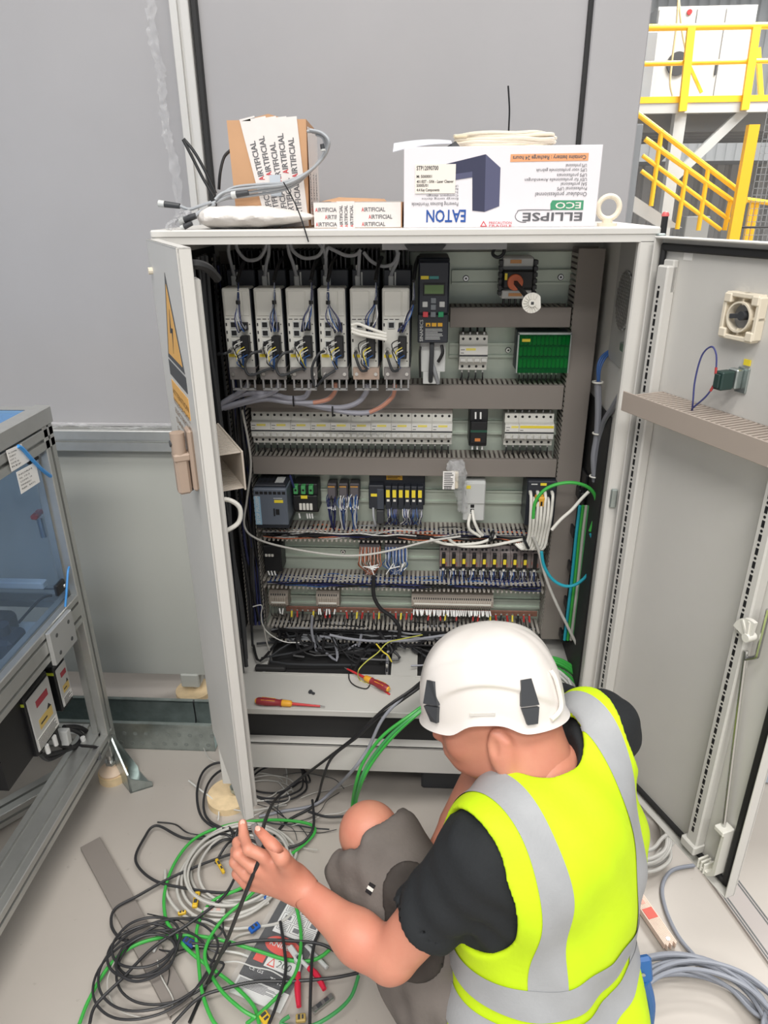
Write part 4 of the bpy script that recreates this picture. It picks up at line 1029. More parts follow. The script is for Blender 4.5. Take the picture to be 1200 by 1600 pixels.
MB(M('dark_green', (34, 78, 62), .5)).box(x0+.002, x1-.002, .285, .287, z0+.042, z0+.048).build('green_band', D, smooth=0)
MB(M('amber_tag', (210, 130, 70), .5)).box(x0+.014, x0+.028, .2845, .287, z0+.018, z0+.026).build('rating_tag', D, smooth=0)
wm = MB(m_ferr)
for k in range(3):
    wm.cyl((x0+.010+k*.013, .31, z0), (x0+.010+k*.013, .308, z0-.012), .0026, n=6)
    if k < 2: wm.cyl((x0+.014+k*.013, .292, z1-.024), (x0+.014+k*.013, .300, z1-.008), .0024, n=6)
wm.build('wire_sleeves', D, kind='stuff')

# ---- green terminal box
YG = .285
x0, x1, z0, z1 = bx(808, 521, 891, 583, YG)
D = thing('terminal_box', 'terminal box under a clear green cover at the right vertical duct', 'terminal box', ((x0+x1)/2, YP, z0))
MB(m_anth).box(x0+.002, x1-.002, .33, YP-.008, z0, z1, .002).build('base', D)
MB(m_zinc).box(x0, x1, YG+.0, YG+.012, z1-.003, z1+.002).box(x0, x0+.003, YG, YG+.012, z0, z1).box(x1-.003, x1, YG, YG+.012, z0, z1).build('frame', D, smooth=0)
tm = MB(M('terminal_green', (120, 196, 140), .5))
for r_ in range(3):
    for k in range(12): tm.box(x0+.008+k*.0102, x0+.016+k*.0102, .30+.008*(r_ % 2), .335, z0+.010+r_*.028, z0+.032+r_*.028, .001)
tm.build('terminals', D, smooth=0, kind='stuff')
m_gcov = MF('green_cover', (40, 150, 96), .14, .06, tint=(120, 222, 170))
MB(m_gcov).box(x0+.003, x1-.003, YG, YG+.003, z0, z1-.002, .001).box(x0+.003, x1-.003, YG+.003, .332, z0, z0+.002).build('cover', D)
MB(m_yel).box(x0+.010, x0+.030, YG-.0008, YG+.0005, z1-.020, z1-.013).build('label', D, smooth=0)
wm = MB()
for k in range(9):
    xx = x0+.016+k*.0115
    wm.use(m_ferr).cyl((xx, .325, z0), (xx-.002, .32, z0-.012), .0020, n=6); wm.use(m_wk).tube([(xx-.002, .32, z0-.010), (xx-.003, .325, z0-.03)], .0018, n=5)
wm.build('wires', D, kind='stuff')

# ---- controller row
YS = .245
x0, x1, z0, z1 = bx(397, 754, 449, 827, YS)
D = thing('power_supply', 'slate grey power supply with a pale blue side stripe in the controller row', 'power supply', ((x0+x1)/2, YP, z0))
MB(M('psu_grey', (96, 104, 116), .45)).box(x0, x1, YS, YP-.008, z0+.012, z1-.018, .003).build('housing', D)
MB(m_anthd).box(x0, x1, YS+.006, YP-.01, z0, z0+.02, .002).build('base', D)
MB(m_anthd).box(x0+.003, x1-.003, YS+.012, YP-.02, z1-.03, z1-.012, .002).build('top_grille', D)
gr_ = MB(m_black)
for k in range(7): gr_.box(x0+.006+k*.012, x0+.015+k*.012, YS-.0006, YS+.002, z1-.034, z1-.026)
for j in range(3):
    for k in range(6): gr_.box(x0+.010+k*.012, x0+.018+k*.012, YS+.03+j*.03, YS+.05+j*.03, z1-.0125, z1-.0115)
gr_.build('vents', D, smooth=0, kind='stuff')
MB(m_lblg).box(x0+.055, x0+.078, YS+.03, YS+.07, z1-.0122, z1-.010).build('top_label', D, smooth=0)
lb = MB(M('stripe_blue', (150, 186, 210), .5)).box(x0+.001, x0+.018, YS-.0006, YS+.002, z0+.014, z1-.040); lb.build('side_stripe', D, smooth=0)
tx = MB(m_white); tx.text('SITOP PSU200M', (x0+.014, YS-.0012, z0+.018), (0, 0, 1), (-1, 0, 0), .009, width=.080); tx.build('lettering', D, smooth=0)
lb = MB(m_yel).box(x0+.056, x0+.080, YS-.001, YS+.002, z1-.058, z1-.050).use(m_lblg).box(x0+.054, x0+.078, YS-.001, YS+.002, z1-.046, z1-.0445); lb.build('label', D, smooth=0)
lb = MB(m_black).box(x0+.052, x0+.056, YS-.001, YS+.002, z0+.040, z0+.062).box(x0+.058, x0+.068, YS-.001, YS+.002, z0+.044, z0+.060); lb.build('sockets', D, smooth=0)
YR = .30
x0, x1, z0, z1 = bx(458, 759, 496, 803, YR)
D = thing('safety_relay', 'black relay module with green screw terminals beside the grey power supply', 'relay', ((x0+x1)/2, YP, z0))
MB(m_black).box(x0, x1, YR+.012, YP-.008, z0, z1, .002).box(x0, x1, YR, YR+.02, z0+.010, z1-.030, .002).build('housing', D)
for k in range(3):
    MB(M('terminal_green2', (76, 158, 96), .5)).box(x0+.003+k*.021, x0+.015+k*.021, YR-.004, YR+.016, z1-.024, z1, .001).use(m_black).cyl((x0+.009+k*.021, YR-.0045, z1-.012), (x0+.009+k*.021, YR-.003, z1-.012), .0035, n=8).build('terminal', D)
MB(m_yel).box(x0+.022, x0+.040, YR-.001, YR+.001, z1-.038, z1-.029).build('label', D, smooth=0)
for k in range(4): MB(m_white).box(x0+.016+k*.0098, x0+.0236+k*.0098, YR-.002, YR+.002, z0+.012, z0+.032, .001).build('plug', D)
wm = MB(m_ferr)
for xx in (.012, .034, .041, .048): wm.cyl((x0+xx, YR+.012, z0-.004), (x0+xx+.002, YR+.010, z0-.018), .0024, n=6)
wm.use(m_wn).tube([(x0-.004, YR, z1+.03), (x0+.002, YR-.006, z1+.012), (x0+.006, YR-.004, z1-.004)], .003, n=6)
wm.build('wire_sleeves', D, kind='stuff')
for i, (pa, pb, mats, nm) in enumerate(((511, 525, (m_wn, m_wn, m_wn, m_wk), 'left one, with navy wires'), (529, 543, (m_ww, m_wn, m_wb, m_ww), 'middle one, with blue and white wires'), (546, 561, (m_wb, m_ww, m_wn, m_wb), 'right one, with mixed blue and pale wires'))):
    x0, x1, z0, z1 = bx(pa, 758, pb, 783, .325)
    D = thing('terminal_cluster', 'small rail terminals with a hanging wire bundle, %s' % nm, 'terminals', ((x0+x1)/2, YP, z0))
    MB(M('terminal_grey', (96, 92, 96), .5)).box(x0, x1, .335, YP-.008, z0, z1, .002).box(x0+.002, x1-.002, .326, .34, z0+.006, z1-.004, .001).build('blocks', D)
    MB(M('amber_print', (206, 150, 70), .6)).box(x0+.003, x1-.003, .3252, .327, z1-.007, z1-.004).build('marker', D, smooth=0)
    wm = MB(); zb_ = z0-.085
    for k in range(14):
        xx = x0+(x1-x0)*rw.random(); wm.use(mats[k % 4])
        a = V((xx, .327, z0+.004+rw.random()*.016)); b = V(((x0+x1)/2+rw.uniform(-.005, .005), .325+rw.uniform(-.008, .008), zb_))
        strand(wm, [a, a+V((rw.uniform(-.007, .007), -.012, -.014)), a.lerp(b, .6)+V((rw.uniform(-.006, .006), -.006, 0)), b], .0012, mats[k % 4])
    for k in range(5): wm.use(m_ferr).cyl((x0+.002+k*(x1-x0)/5, .318, z0-.002-rw.random()*.012), (x0+.003+k*(x1-x0)/5, .314, z0-.014-rw.random()*.01), .0018, n=5)
    wm.build('wires', D, kind='stuff')
# modular controller
YC = .305
x0, x1, z0, z1 = bx(576, 743, 664, 796, YC)
D = thing('programmable_controller', 'dark modular controller with seven slim yellow labelled modules', 'controller', ((x0+x1)/2, YP, z0))
wc = (x1-x0)*.27
MB(m_anthd).box(x0, x1, YC+.03, YP-.008, z0, z1, .002).box(x0, x0+wc, YC, YC+.035, z0, z1-.03, .002).build('housing', D)
MB(m_yel).box(x0+.006, x0+.024, YC-.001, YC+.001, z1-.062, z1-.054).build('label', D, smooth=0)
MB(m_anth).box(x0+wc*.55, x0+wc, YC-.002, YC+.002, z0+.0, z0+.06, .001).build('panel', D)
MB(m_dark).box(x0+wc*.5, x0+wc, YC+.0, YC+.03, z0-.045, z0-.004, .002).build('connector', D)
mw = (x1-x0-wc)/6.4
for k in range(6):
    xa_ = x0+wc+.004+k*mw
    m_ = MB(m_anthd).box(xa_, xa_+mw-.0014, YC+.004, YC+.035, z0-.002, z1-.034, .0015)
    mo = m_.build('module', D)
    MB(m_yel).box(xa_+.002, xa_+mw-.0055, YC+.003, YC+.005, z1-.066, z1-.044).build('label', mo, smooth=0)
    if k not in (2,): MB(m_white).box(xa_+.004, xa_+mw-.006, YC+.003, YC+.0045, z1-.078, z1-.072).build('lamp', mo, smooth=0)
lb = MB(M('warn_amber', (222, 168, 44), .5)).box(x0+wc+.006, x0+wc+.050, YC+.029, YC+.031, z1-.024, z1-.001).use(m_print)
for k in range(5): lb.box(x0+wc+.009, x0+wc+.009+rw.uniform(.022, .036), YC+.0284, YC+.03, z1-.006-k*.0042, z1-.0045-k*.0042)
lb.build('warning_label', D, smooth=0)
wm = MB()
for k in range(40):
    xx = x0+wc+.004+rw.random()*(x1-x0-wc-.008); mt = [m_wn, m_wn, m_wk, m_ww, m_wn, m_wb][k % 6]
    strand(wm, [(xx, YC+.01, z0+.004), (xx+rw.uniform(-.004, .004), YC-.006, z0-.016), (xx+rw.uniform(-.008, .008), YC+.004, z0-.034), (xx+rw.uniform(-.01, .01), YC+.02, z0-.055)], .0013, mt)
strand(wm, [(x0+.012, YC+.0, z0+.004), (x0+.014, YC-.014, z0-.02), (x0+.018, YC-.01, z0-.045), (x0+.004, YC+.01, z0-.055)], .0036, m_wg)
wm.build('wires', D, kind='stuff')
# grey module and the bagged one hanging before it
x0, x1, z0, z1 = bx(724, 752, 758, 814, YR)
D = thing('network_gateway', 'light grey module with a yellow tag behind the clear plastic bag', 'module', ((x0+x1)/2, YP, z0))
MB(m_lblg).box(x0, x1, YR, YP-.008, z0, z1, .003).box(x0+.001, x1-.001, YR-.004, YR+.01, z0+.052, z1-.004, .002).build('housing', D)
MB(m_yel).box(x0+.006, x0+.018, YR-.005, YR-.003, z1-.020, z1-.011).build('label', D, smooth=0)
for k in range(3): MB(m_black).box(x0+.020, x0+.030, YR-.001, YR+.002, z0+.014+k*.013, z0+.023+k*.013).build('socket', D, smooth=0)
wm = MB()
strand(wm, [(x0+.020, YR, z0+.020), (x0+.015, YR-.02, z0+.0), (x0+.022, YR-.02, z0-.02), (x0+.05, YR-.014, z0-.04)], .0042, m_white, 7)
strand(wm, [(x0+.026, YR, z0+.032), (x0+.030, YR-.02, z0+.01), (x0+.042, YR-.02, z0-.018), (x0+.056, YR-.014, z0-.037)], .0042, m_white, 7)
wm.build('network_cable', D)
c0, c1 = P(713, 722, y=.27), P(720, 805, y=.285)
m_bag = MF('bag_film', (224, 226, 228), .26, .1, 1.0, 60)
bgp = catmull([V((c0.x-.002, .285, c0.z)), V((c0.x+.004, .265, c0.z-.03)), V((c0.x+.012, .268, c0.z-.07)), V((c1.x+.006, .285, c1.z+.01))], 6)
BW = [.026, .030, .034, .036, .037, .037, .036, .034, .033, .030, .028, .026, .025, .024, .023, .022, .021, .020, .018]
def bagf(u, v):
    i = min(len(bgp)-1, round(v*(len(bgp)-1))); a_ = 2*math.pi*u; rr = BW[min(i, len(BW)-1)]*.62
    j = 1+.16*math.sin(a_*5+i*1.3)+.10*math.sin(a_*9-i*2.1)
    return bgp[i]+V((math.cos(a_)*rr*j, math.sin(a_)*rr*.45*j, .002*math.sin(a_*4+i)))
bag = thing('plastic_bag', 'crumpled clear plastic bag with a part and a printed slip hanging from the duct', 'bag', (c0.x, .29, c1.z))
MB(m_bag).sheet(bagf, 22, 18).build('film', bag, smooth=70)
lx0, lx1, lz0, lz1 = bx(692, 737, 711, 765, .245)
lb = MB(m_paper).box(lx0, lx1, .247, .248, lz0, lz1).use(m_print)
for k in range(8): lb.box(lx0+.003, lx1-.003-rw.random()*.010, .2464, .2475, lz1-.006-k*.0052, lz1-.004-k*.0052)
for k in range(9): lb.box(lx0+.004+k*.0022, lx0+.0052+k*.0022, .2464, .2475, lz1-.050, lz1-.043)
lb.build('printed_slip', bag, smooth=0)
MB(m_ivory).box(lx0+.020, lx1+.010, .258, .272, lz0-.004, lz1-.006, .003).build('packed_part', bag)
# switch at the right end
YW = .285
x0, x1, z0, z1 = bx(822, 752, 868, 822, YW)
D = thing('network_switch', 'dark network switch at the right duct with many white plugged cables', 'switch', ((x0+x1)/2, YP, z0))
MB(m_anthd).box(x0, x1, YW, YP-.008, z0, z1, .003).build('housing', D)
lb = MB(m_yel).box(x0+.034, x0+.050, YW-.001, YW+.001, z1-.012, z1-.005).use(m_lblg).box(x0+.010, x0+.026, YW-.001, YW+.001, z1-.010, z1-.007); lb.build('label', D, smooth=0)
wm = MB()
for k in range(7):
    a = V((x0+.008+k*.0095, YW, z1-.030-(k % 2)*.018)); e = P(826+k*5, 838-k, y=.262); f_ = P(818+k*5, 858, y=.268); h_ = P(806+k*3, 850-k*.5, y=.285)
    strand(wm, [a, a+V((0, -.022, -.004)), a.lerp(e, .5)+V((0, -.022, 0)), e, f_, h_], .0040, m_white, 7)
    wm.use(m_white).box(a.x-.004, a.x+.004, YW-.014, YW, a.z-.004, a.z+.004, .001)
wm.build('network_cables', D, kind='stuff')
MB(M('amber_plug', (226, 170, 60), .5)).box(x0+.020, x0+.044, YW-.030, YW-.004, z1-.062, z1-.034, .003).use(m_black).box(x0+.024, x0+.028, YW-.0305, YW-.028, z1-.055, z1-.040).box(x0+.033, x0+.038, YW-.0305, YW-.028, z1-.058, z1-.046).build('plug', D)
# ---- relay row
x0, x1, z0, z1 = bx(412, 853, 440, 893, .31)
D = thing('relay_socket', 'black relay with three white plugs at the left end of the relay row', 'relay', ((x0+x1)/2, YP, z0))
MB(m_black).box(x0, x1, .31, YP-.008, z0, z1, .003).build('housing', D)
for k in range(3): MB(m_white).box(x0+.005+k*.009, x0+.012+k*.009, .307, .312, z1-.034, z1-.026, .001).build('plug', D)
wm = MB(m_ferr)
for k in range(3): wm.cyl((x0+.010+k*.009, .31, z0+.002), (x0+.014+k*.009, .306, z0-.010), .0024, n=6)
wm.build('wire_sleeves', D, kind='stuff')
for pa, pb, mats, nm in ((561, 594, (m_wr, m_wo, m_wr, m_ww), 'brown and orange'), (601, 636, (m_wb, m_ww, m_wn, m_wb), 'blue and white')):
    x0, x1, z0, z1 = bx(pa, 852, pb, 868, .325)
    D = thing('terminal_cluster', 'small rail terminals with a hanging fan of %s wires' % nm, 'terminals', ((x0+x1)/2, YP, z0))
    MB(M('terminal_grey', (96, 92, 96), .5)).box(x0, x1, .33, YP-.008, z0, z1, .002).build('blocks', D)
    wm = MB()
    for k in range(26):
        xx = x0+(x1-x0)*(k+.5)/26; mt = mats[k % 4]
        strand(wm, [(xx, .335, z1-.002), (xx+rw.uniform(-.003, .003), .315, z0-.006), (xx+rw.uniform(-.008, .008), .318, z0-.03), ((x0+x1)/2+rw.uniform(-.018, .018), .33, z0-.065)], .0014, mt)
    for k in range(6): wm.use(m_ferr).cyl((x0+rw.random()*(x1-x0), .312, z0-.012-rw.random()*.03), (x0+rw.random()*(x1-x0), .310, z0-.026-rw.random()*.03), .0016, n=5)
    wm.build('wires', D, kind='stuff')
x0, x1, z0, z1 = bx(687, 858, 846, 896, .315)
NR = 10; w = (x1-x0)/NR
for k in range(NR):
    xa_ = x0+k*w
    where = ['leftmost', 'second from the left', 'third from the left', 'fourth from the left', 'fifth from the left', 'fifth from the right', 'fourth from the right', 'third from the right', 'second from the right', 'rightmost, with no label'][k]
    D = thing('interface_relay', 'narrow interface relay with a yellow tag in its row of ten, %s' % where if k < 9 else 'narrow grey interface relay without a tag at the right end of its row', 'relay', (xa_+w/2, YP, z0), 'interface relays in the fifth row')
    MB(M('relay_grey', (128, 118, 116), .5)).prism([(YP-.008, z0), (.338, z0), (.325, z0+.016), (.315, z0+.020), (.315, z1-.020), (.325, z1-.016), (.338, z1), (YP-.008, z1)], 0, xa_, xa_+w-.001).build('housing', D, smooth=0)
    MB(m_black).box(xa_+.006, xa_+.016, .308, .316, z0+.018, z1-.012, .001).build('relay', D)
    if k < 9: MB(m_yel).box(xa_+.007, xa_+.015, .3072, .3085, z0+.033, z0+.049).build('label', D, smooth=0)
    MB(m_white).box(xa_+.007, xa_+.014, .312, .318, z0+.008, z0+.018, .001).build('marker', D)
    mk = MB(m_dark)
    for j in range(2): mk.cyl((xa_+.006+j*.011, .326, z1-.009), (xa_+.006+j*.011, .329, z1-.008), .0032, n=8).cyl((xa_+.006+j*.011, .326, z0+.008), (xa_+.006+j*.011, .330, z0+.007), .0032, n=8)
    mk.use(M('rust_print', (150, 96, 86), .6)).box(xa_+.017, xa_+.021, .3145, .3155, z0+.022, z0+.034).box(xa_+.001, xa_+.004, .3145, .3155, z0+.03, z0+.04)
    mk.build('screws', D, kind='stuff')
    wm = MB()
    for j in range(5):
        xx = xa_+.002+j*.0042; strand(wm, [(xx, .335, z0+.003), (xx+rw.uniform(-.002, .002), .32, z0-.008), (xx+rw.uniform(-.005, .005), .325, z0-.03)], .0013, [m_wn, m_ww, m_wb, m_wn, m_wk][j])
        if j % 2 == 0: wm.use(m_ferr).cyl((xx, .330, z0+.001), (xx, .322, z0-.009), .0018, n=5)
    wm.build('wires', D, kind='stuff')
# ---- terminal blocks and earth bar
def tblock(label, pa, qa, pb, qb, n, tags):
    x0, x1, z0, z1 = bx(pa, qa, pb, qb, .325)
    D = thing('terminal_block', label, 'terminal block', ((x0+x1)/2, YP, z0))
    hb = MB(M('terminal_beige', (156, 146, 136), .5)).prism([(YP-.008, z0), (.34, z0), (.325, z0+.010), (.325, z1-.014), (.34, z1), (YP-.008, z1)], 0, x0, x1)
    hb.build('end_brackets', D, smooth=0)
    bl = MB(M('terminal_beige2', (168, 158, 146), .5)); hl_ = MB(m_dark); w = (x1-x0-.010)/n
    for k in range(n):
        xa_ = x0+.005+k*w
        bl.prism([(.33, z0+.002), (.322, z0+.012), (.320, z0+.014), (.320, z1-.016), (.336, z1-.004), (.336, z0+.002)], 0, xa_, xa_+w*.86)
        hl_.box(xa_+w*.15, xa_+w*.7, .3195, .321, z0+.014, z0+.016).box(xa_+w*.2, xa_+w*.65, .326, .330, z1-.011, z1-.006)
    bl.build('terminals', D, smooth=0, kind='stuff'); hl_.build('openings', D, smooth=0, kind='stuff')
    MB(m_white).box(x0+.008, x1-.008, .3190, .3202, z0+.020, z0+.025).build('marker_strip', D, smooth=0)
    wm = MB()
    for k in range(tags):
        xx = x0+.006+(x1-x0-.012)*rw.random() if tags < n*.7 else x0+.006+(x1-x0-.012)*(k+.3)/tags
        wm.use(m_ferr).bar((xx, .325, z0-.001), (xx+rw.uniform(-.004, .004), .318, z0-.014-rw.random()*.006), .0036, .003)
    for k in range(n): wm.use(m_wk).tube([(x0+.006+k*w, .336, z0), (x0+.006+k*w+rw.uniform(-.005, .005), .325, z0-.016), (x0+.006+k*w+rw.uniform(-.006, .006), .335, z0-.035)], .0014, n=4, seg=3)
    wm.build('wire_sleeves', D, kind='stuff'); return D
tblock('short beige terminal block at the left end of the lowest rail', 420, 926, 450, 950, 7, 2)
tblock('beige terminal block with a white strip in the left half of the lowest rail', 494, 927, 530, 951, 9, 5)
tblock('long beige terminal block with many white wire tags near the helmet', 643, 933, 771, 953, 36, 40)
x0, x1, z0, z1 = bx(446, 952, 840, 960, .33)
D = thing('earth_bar', 'copper earth bar with red and yellow leads under the terminal blocks', 'earth bar', ((x0+x1)/2, YP, z0))
MB(M('copper', (132, 92, 78), .5, .3, noise=.25, scale=60)).box(x0, x1, .332, .337, z0, z1, .001).build('bar', D)
wm = MB(); k = 0; xx = x0+.02
while xx < x1-.01:
    wm.use(m_steel).cyl((xx, .331, z0+.007), (xx, .329, z0+.007), .0032, n=8)
    if rw.random() < .75:
        mt = [M('lug_red', (178, 52, 50), .5), M('lug_red', (178, 52, 50), .5), m_wk][k % 3] if k % 4 else m_wy
        wm.use(mt).bar((xx, .33, z0+.004), (xx+rw.uniform(-.003, .003), .325, z0-.016), .0046, .004)
        wm.use(m_wk).tube([(xx, .325, z0-.014), (xx+rw.uniform(-.006, .006), .318, z0-.03), (xx+rw.uniform(-.01, .01), .33, z0-.055)], .002, n=5, seg=3)
    xx += .0165; k += 1
wm.build('earth_leads', D, kind='stuff')
# ---- loose wires lying in the open ducts (nobody could count them)
def loom(label, za, zb_, cols, n, x0=-.40, x1=.395, r=.0015):
    wm = MB()
    for k in range(n):
        a_, b_ = sorted((rw.uniform(x0, x1), rw.uniform(x0, x1)))
        if b_-a_ < .15: a_, b_ = x0, x1
        z_ = rw.uniform(zb_+.004, za-.003); y_ = rw.uniform(YF+.004, YF+.05); m_ = int((b_-a_)/.07)+2
        pts = [V((a_+(b_-a_)*t/m_, y_+rw.uniform(-.008, .008), z_+rw.uniform(-.006, .006))) for t in range(m_+1)]
        wm.use(rw.choice(cols)).tube(pts, r*rw.uniform(.8, 1.5), n=4, seg=3)
    tag(wm.build('wire_loom'), label, 'wires', kind='stuff')
loom('mixed dark, white and yellow wires in the open duct below the controllers', OD[0][0], OD[0][1], [m_wk, m_wk, m_wn, m_ww, m_wk, m_wg, m_wk, m_wo, m_dark, m_wk, m_wn], 80)
loom('navy and blue wires in the open duct below the relay row', OD[1][0], OD[1][1], [m_wn, m_wn, m_wb, m_wk, m_wn, m_ww, m_wk], 70)
loom('black cables lying in the lowest open duct', OD[2][0], OD[2][1], [m_wk, m_wk, m_wk, m_wg], 60, r=.0024)
MB_ = MB()
for k in range(16):
    xx = rw.uniform(-.462, -.424); cols = rw.choice([m_wk, m_wk, m_wk, m_dark, m_wn])
    MB_.use(cols).tube([V((xx+rw.uniform(-.006, .006), rw.uniform(.305, .35), z)) for z in (.42, .55, .7, .85, 1.0, 1.15, 1.3, 1.45)], rw.uniform(.002, .0042), n=5, seg=3)
tag(MB_.build('wire_loom'), 'bundle of black cables running up the left vertical duct', 'wires', kind='stuff')
# ------------------------------------------------------------------ the technician
f32 = np.float32
def A(p): return np.array(tuple(p), dtype=f32)
class Grid:
    def __init__(s, lo, hi, h):
        s.lo = np.array(lo, f32); s.h = h; s.n = [int(math.ceil((b-a)/h))+1 for a, b in zip(lo, hi)]
        ax = [s.lo[i]+h*np.arange(s.n[i], dtype=f32) for i in range(3)]
        s.X, s.Y, s.Z = np.meshgrid(*ax, indexing='ij', sparse=True)
    def cap(s, a, b, ra, rb):
        a, b = A(a), A(b); d = b-a; L = float(d@d)+1e-12
        px_, py_, pz_ = s.X-a[0], s.Y-a[1], s.Z-a[2]
        t = np.clip((px_*d[0]+py_*d[1]+pz_*d[2])/L, 0, 1)
        return np.sqrt((px_-t*d[0])**2+(py_-t*d[1])**2+(pz_-t*d[2])**2)-(ra+(rb-ra)*t)
    def loc(s, c, F):
        c = A(c); x, y, z = s.X-c[0], s.Y-c[1], s.Z-c[2]
        return [x*f32(F[i][0])+y*f32(F[i][1])+z*f32(F[i][2]) for i in range(3)]
    def ell(s, c, r, F):
        p = s.loc(c, F); k0 = np.sqrt(sum((p[i]/r[i])**2 for i in range(3))); k1 = np.sqrt(sum((p[i]/r[i]**2)**2 for i in range(3)))+1e-9
        return k0*(k0-1)/k1
def smin(a, b, k):
    h = np.maximum(k-np.abs(a-b), 0)/k; return np.minimum(a, b)-h*h*k*.25
def smax(a, b, k): return -smin(-a, -b, k)
def nets(g, D):
    """surface of the field D (naive surface nets)"""
    S = D < 0
    nx, ny, nz = D.shape
    acc = np.zeros((nx-1, ny-1, nz-1, 3), f32); cnt = np.zeros((nx-1, ny-1, nz-1), f32)
    for ax in range(3):
        a = [slice(None)]*3; b = [slice(None)]*3; a[ax] = slice(0, -1); b[ax] = slice(1, None)
        d0, d1 = D[tuple(a)], D[tuple(b)]; cr = (S[tuple(a)] != S[tuple(b)])
        idx = np.argwhere(cr); t = d0[cr]/(d0[cr]-d1[cr]); o1, o2 = [k for k in range(3) if k != ax]
        pos = idx.astype(f32); pos[:, ax] += t
        for e in (0, 1):
            for f in (0, 1):
                c = idx.copy(); c[:, o1] -= e; c[:, o2] -= f
                ok = (c >= 0).all(1) & (c[:, 0] < nx-1) & (c[:, 1] < ny-1) & (c[:, 2] < nz-1)
                ci = tuple(c[ok].T); np.add.at(acc, ci, pos[ok]); np.add.at(cnt, ci, 1)
    m = cnt > 0; ids = np.full(cnt.shape, -1, np.int64); ids[m] = np.arange(m.sum())
    vs = acc[m]/cnt[m][:, None]*g.h+g.lo; fs = []
    for ax in range(3):
        a = [slice(None)]*3; b = [slice(None)]*3; a[ax] = slice(0, -1); b[ax] = slice(1, None)
        s0 = S[tuple(a)]; cr = s0 != S[tuple(b)]; idx = np.argwhere(cr); fl = s0[cr]; o1, o2 = [(1, 2), (2, 0), (0, 1)][ax]
        ok = (idx[:, o1] > 0) & (idx[:, o2] > 0) & (idx[:, o1] < D.shape[o1]-1) & (idx[:, o2] < D.shape[o2]-1)
        idx, fl = idx[ok], fl[ok]
        q = []
        for e, f in ((1, 1), (0, 1), (0, 0), (1, 0)):
            c = idx.copy(); c[:, o1] -= e; c[:, o2] -= f; q.append(ids[tuple(c.T)])
        q = np.stack(q, 1); q[~fl] = q[~fl][:, ::-1]; fs.append(q)
    fs = np.concatenate(fs); return vs, fs[(fs >= 0).all(1)]
def relax(vs, fs, n=2, k=.5):
    for _ in range(n):
        acc = np.zeros_like(vs); c = np.zeros(len(vs), f32)
        for i in range(4):
            j = (i+1) % 4; np.add.at(acc, fs[:, i], vs[fs[:, j]]); np.add.at(c, fs[:, i], 1); np.add.at(acc, fs[:, j], vs[fs[:, i]]); np.add.at(c, fs[:, j], 1)
        vs = vs*(1-k)+k*acc/np.maximum(c, 1)[:, None]
    return vs
def sdf_obj(name, parts, mats, parent, pick=None, rel=2, label=None):
    V_, F_ = [], []; n = 0
    for g, D in parts:
        vs, fs = nets(g, D); vs = relax(vs, fs, rel); V_.append(vs); F_.append(fs+n); n += len(vs)
    vs, fs = np.concatenate(V_), np.concatenate(F_)
    off = np.array(tuple(OFF[parent]), f32); me = bpy.data.meshes.new(name)
    me.from_pydata((vs-off).tolist(), [], fs.tolist())
    for m in mats: me.materials.append(m)
    me.polygons.foreach_set('use_smooth', [True]*len(me.polygons))
    if pick is not None: me.polygons.foreach_set('material_index', pick(vs[fs].mean(1)).astype(np.int32))
    me.update(); o = bpy.data.objects.new(name, me); COL.objects.link(o); o.parent = parent; OFF[o] = OFF[parent]
    if label: o['label'] = label
    return o
LS, RS = V((.148, -.655, .620)), V((.385, -.435, .700))
NK = V((.262, -.540, .662)); PV = V((.285, -.690, .19))
LE, RE = V((.002, -.70, .42)), V((.275, -.24, .60))
LW = P(466, 1386, d=1.285); RW = V((.125, -.40, .42))
LH, RH = V((.215, -.745, .19)), V((.355, -.63, .19))
LKn, RKn = V((-.045, -.465, .455)), V((.235, -.31, .40))
uu = (NK-PV).normalized(); rr_ = (RS-LS); rr_ = (rr_-uu*rr_.dot(uu)).normalized(); ff_ = uu.cross(rr_)
BF = (tuple(rr_), tuple(ff_), tuple(uu))
def L3(r, f, u): return PV+rr_*r+ff_*f+uu*u
HC = P(770, 1072, d=1.245)
hf = V((-.95, .16, -.20)).normalized(); hl = None
hu = V((-.16, .34, 1)); hu = (hu-hf*hu.dot(hf)).normalized(); hl = hu.cross(hf)     # left side of the head
HFm = (tuple(hf), tuple(hl), tuple(hu))
HD = 0
def H3(f, l, u): return HC+hf*f+hl*l+hu*(u-HD)
TE = thing('person', 'technician in white helmet and yellow vest crouching before the cabinet, holding a black cable', 'person', (PV.x, PV.y, 0))
m_skin = M('skin', (206, 142, 117), .5, noise=.10, scale=14, sss=.04, two=(200, 128, 106), bump=.06, bscale=220)
m_ink = M('inked_skin', (120, 100, 96), .55, noise=.3, scale=60)
def torso(g, k=0.0):
    d = g.ell(L3(0, .005, .02), (.165+k, .128+k, .14+k), BF)
    d = smin(d, g.ell(L3(0, 0, .19), (.152+k, .115+k, .17+k), BF), .06)
    d = smin(d, g.ell(L3(-.004, -.005, .35), (.172+k, .122+k, .17+k), BF), .06)
    d = smin(d, g.ell(L3(0, -.035, .415), (.155+k, .088+k, .105+k), BF), .05)
    d = smin(d, g.cap(LS, NK-uu*.035, .056+k, .060+k), .06); d = smin(d, g.cap(RS, NK-uu*.035, .056+k, .060+k), .06)
    return d
HD = .024
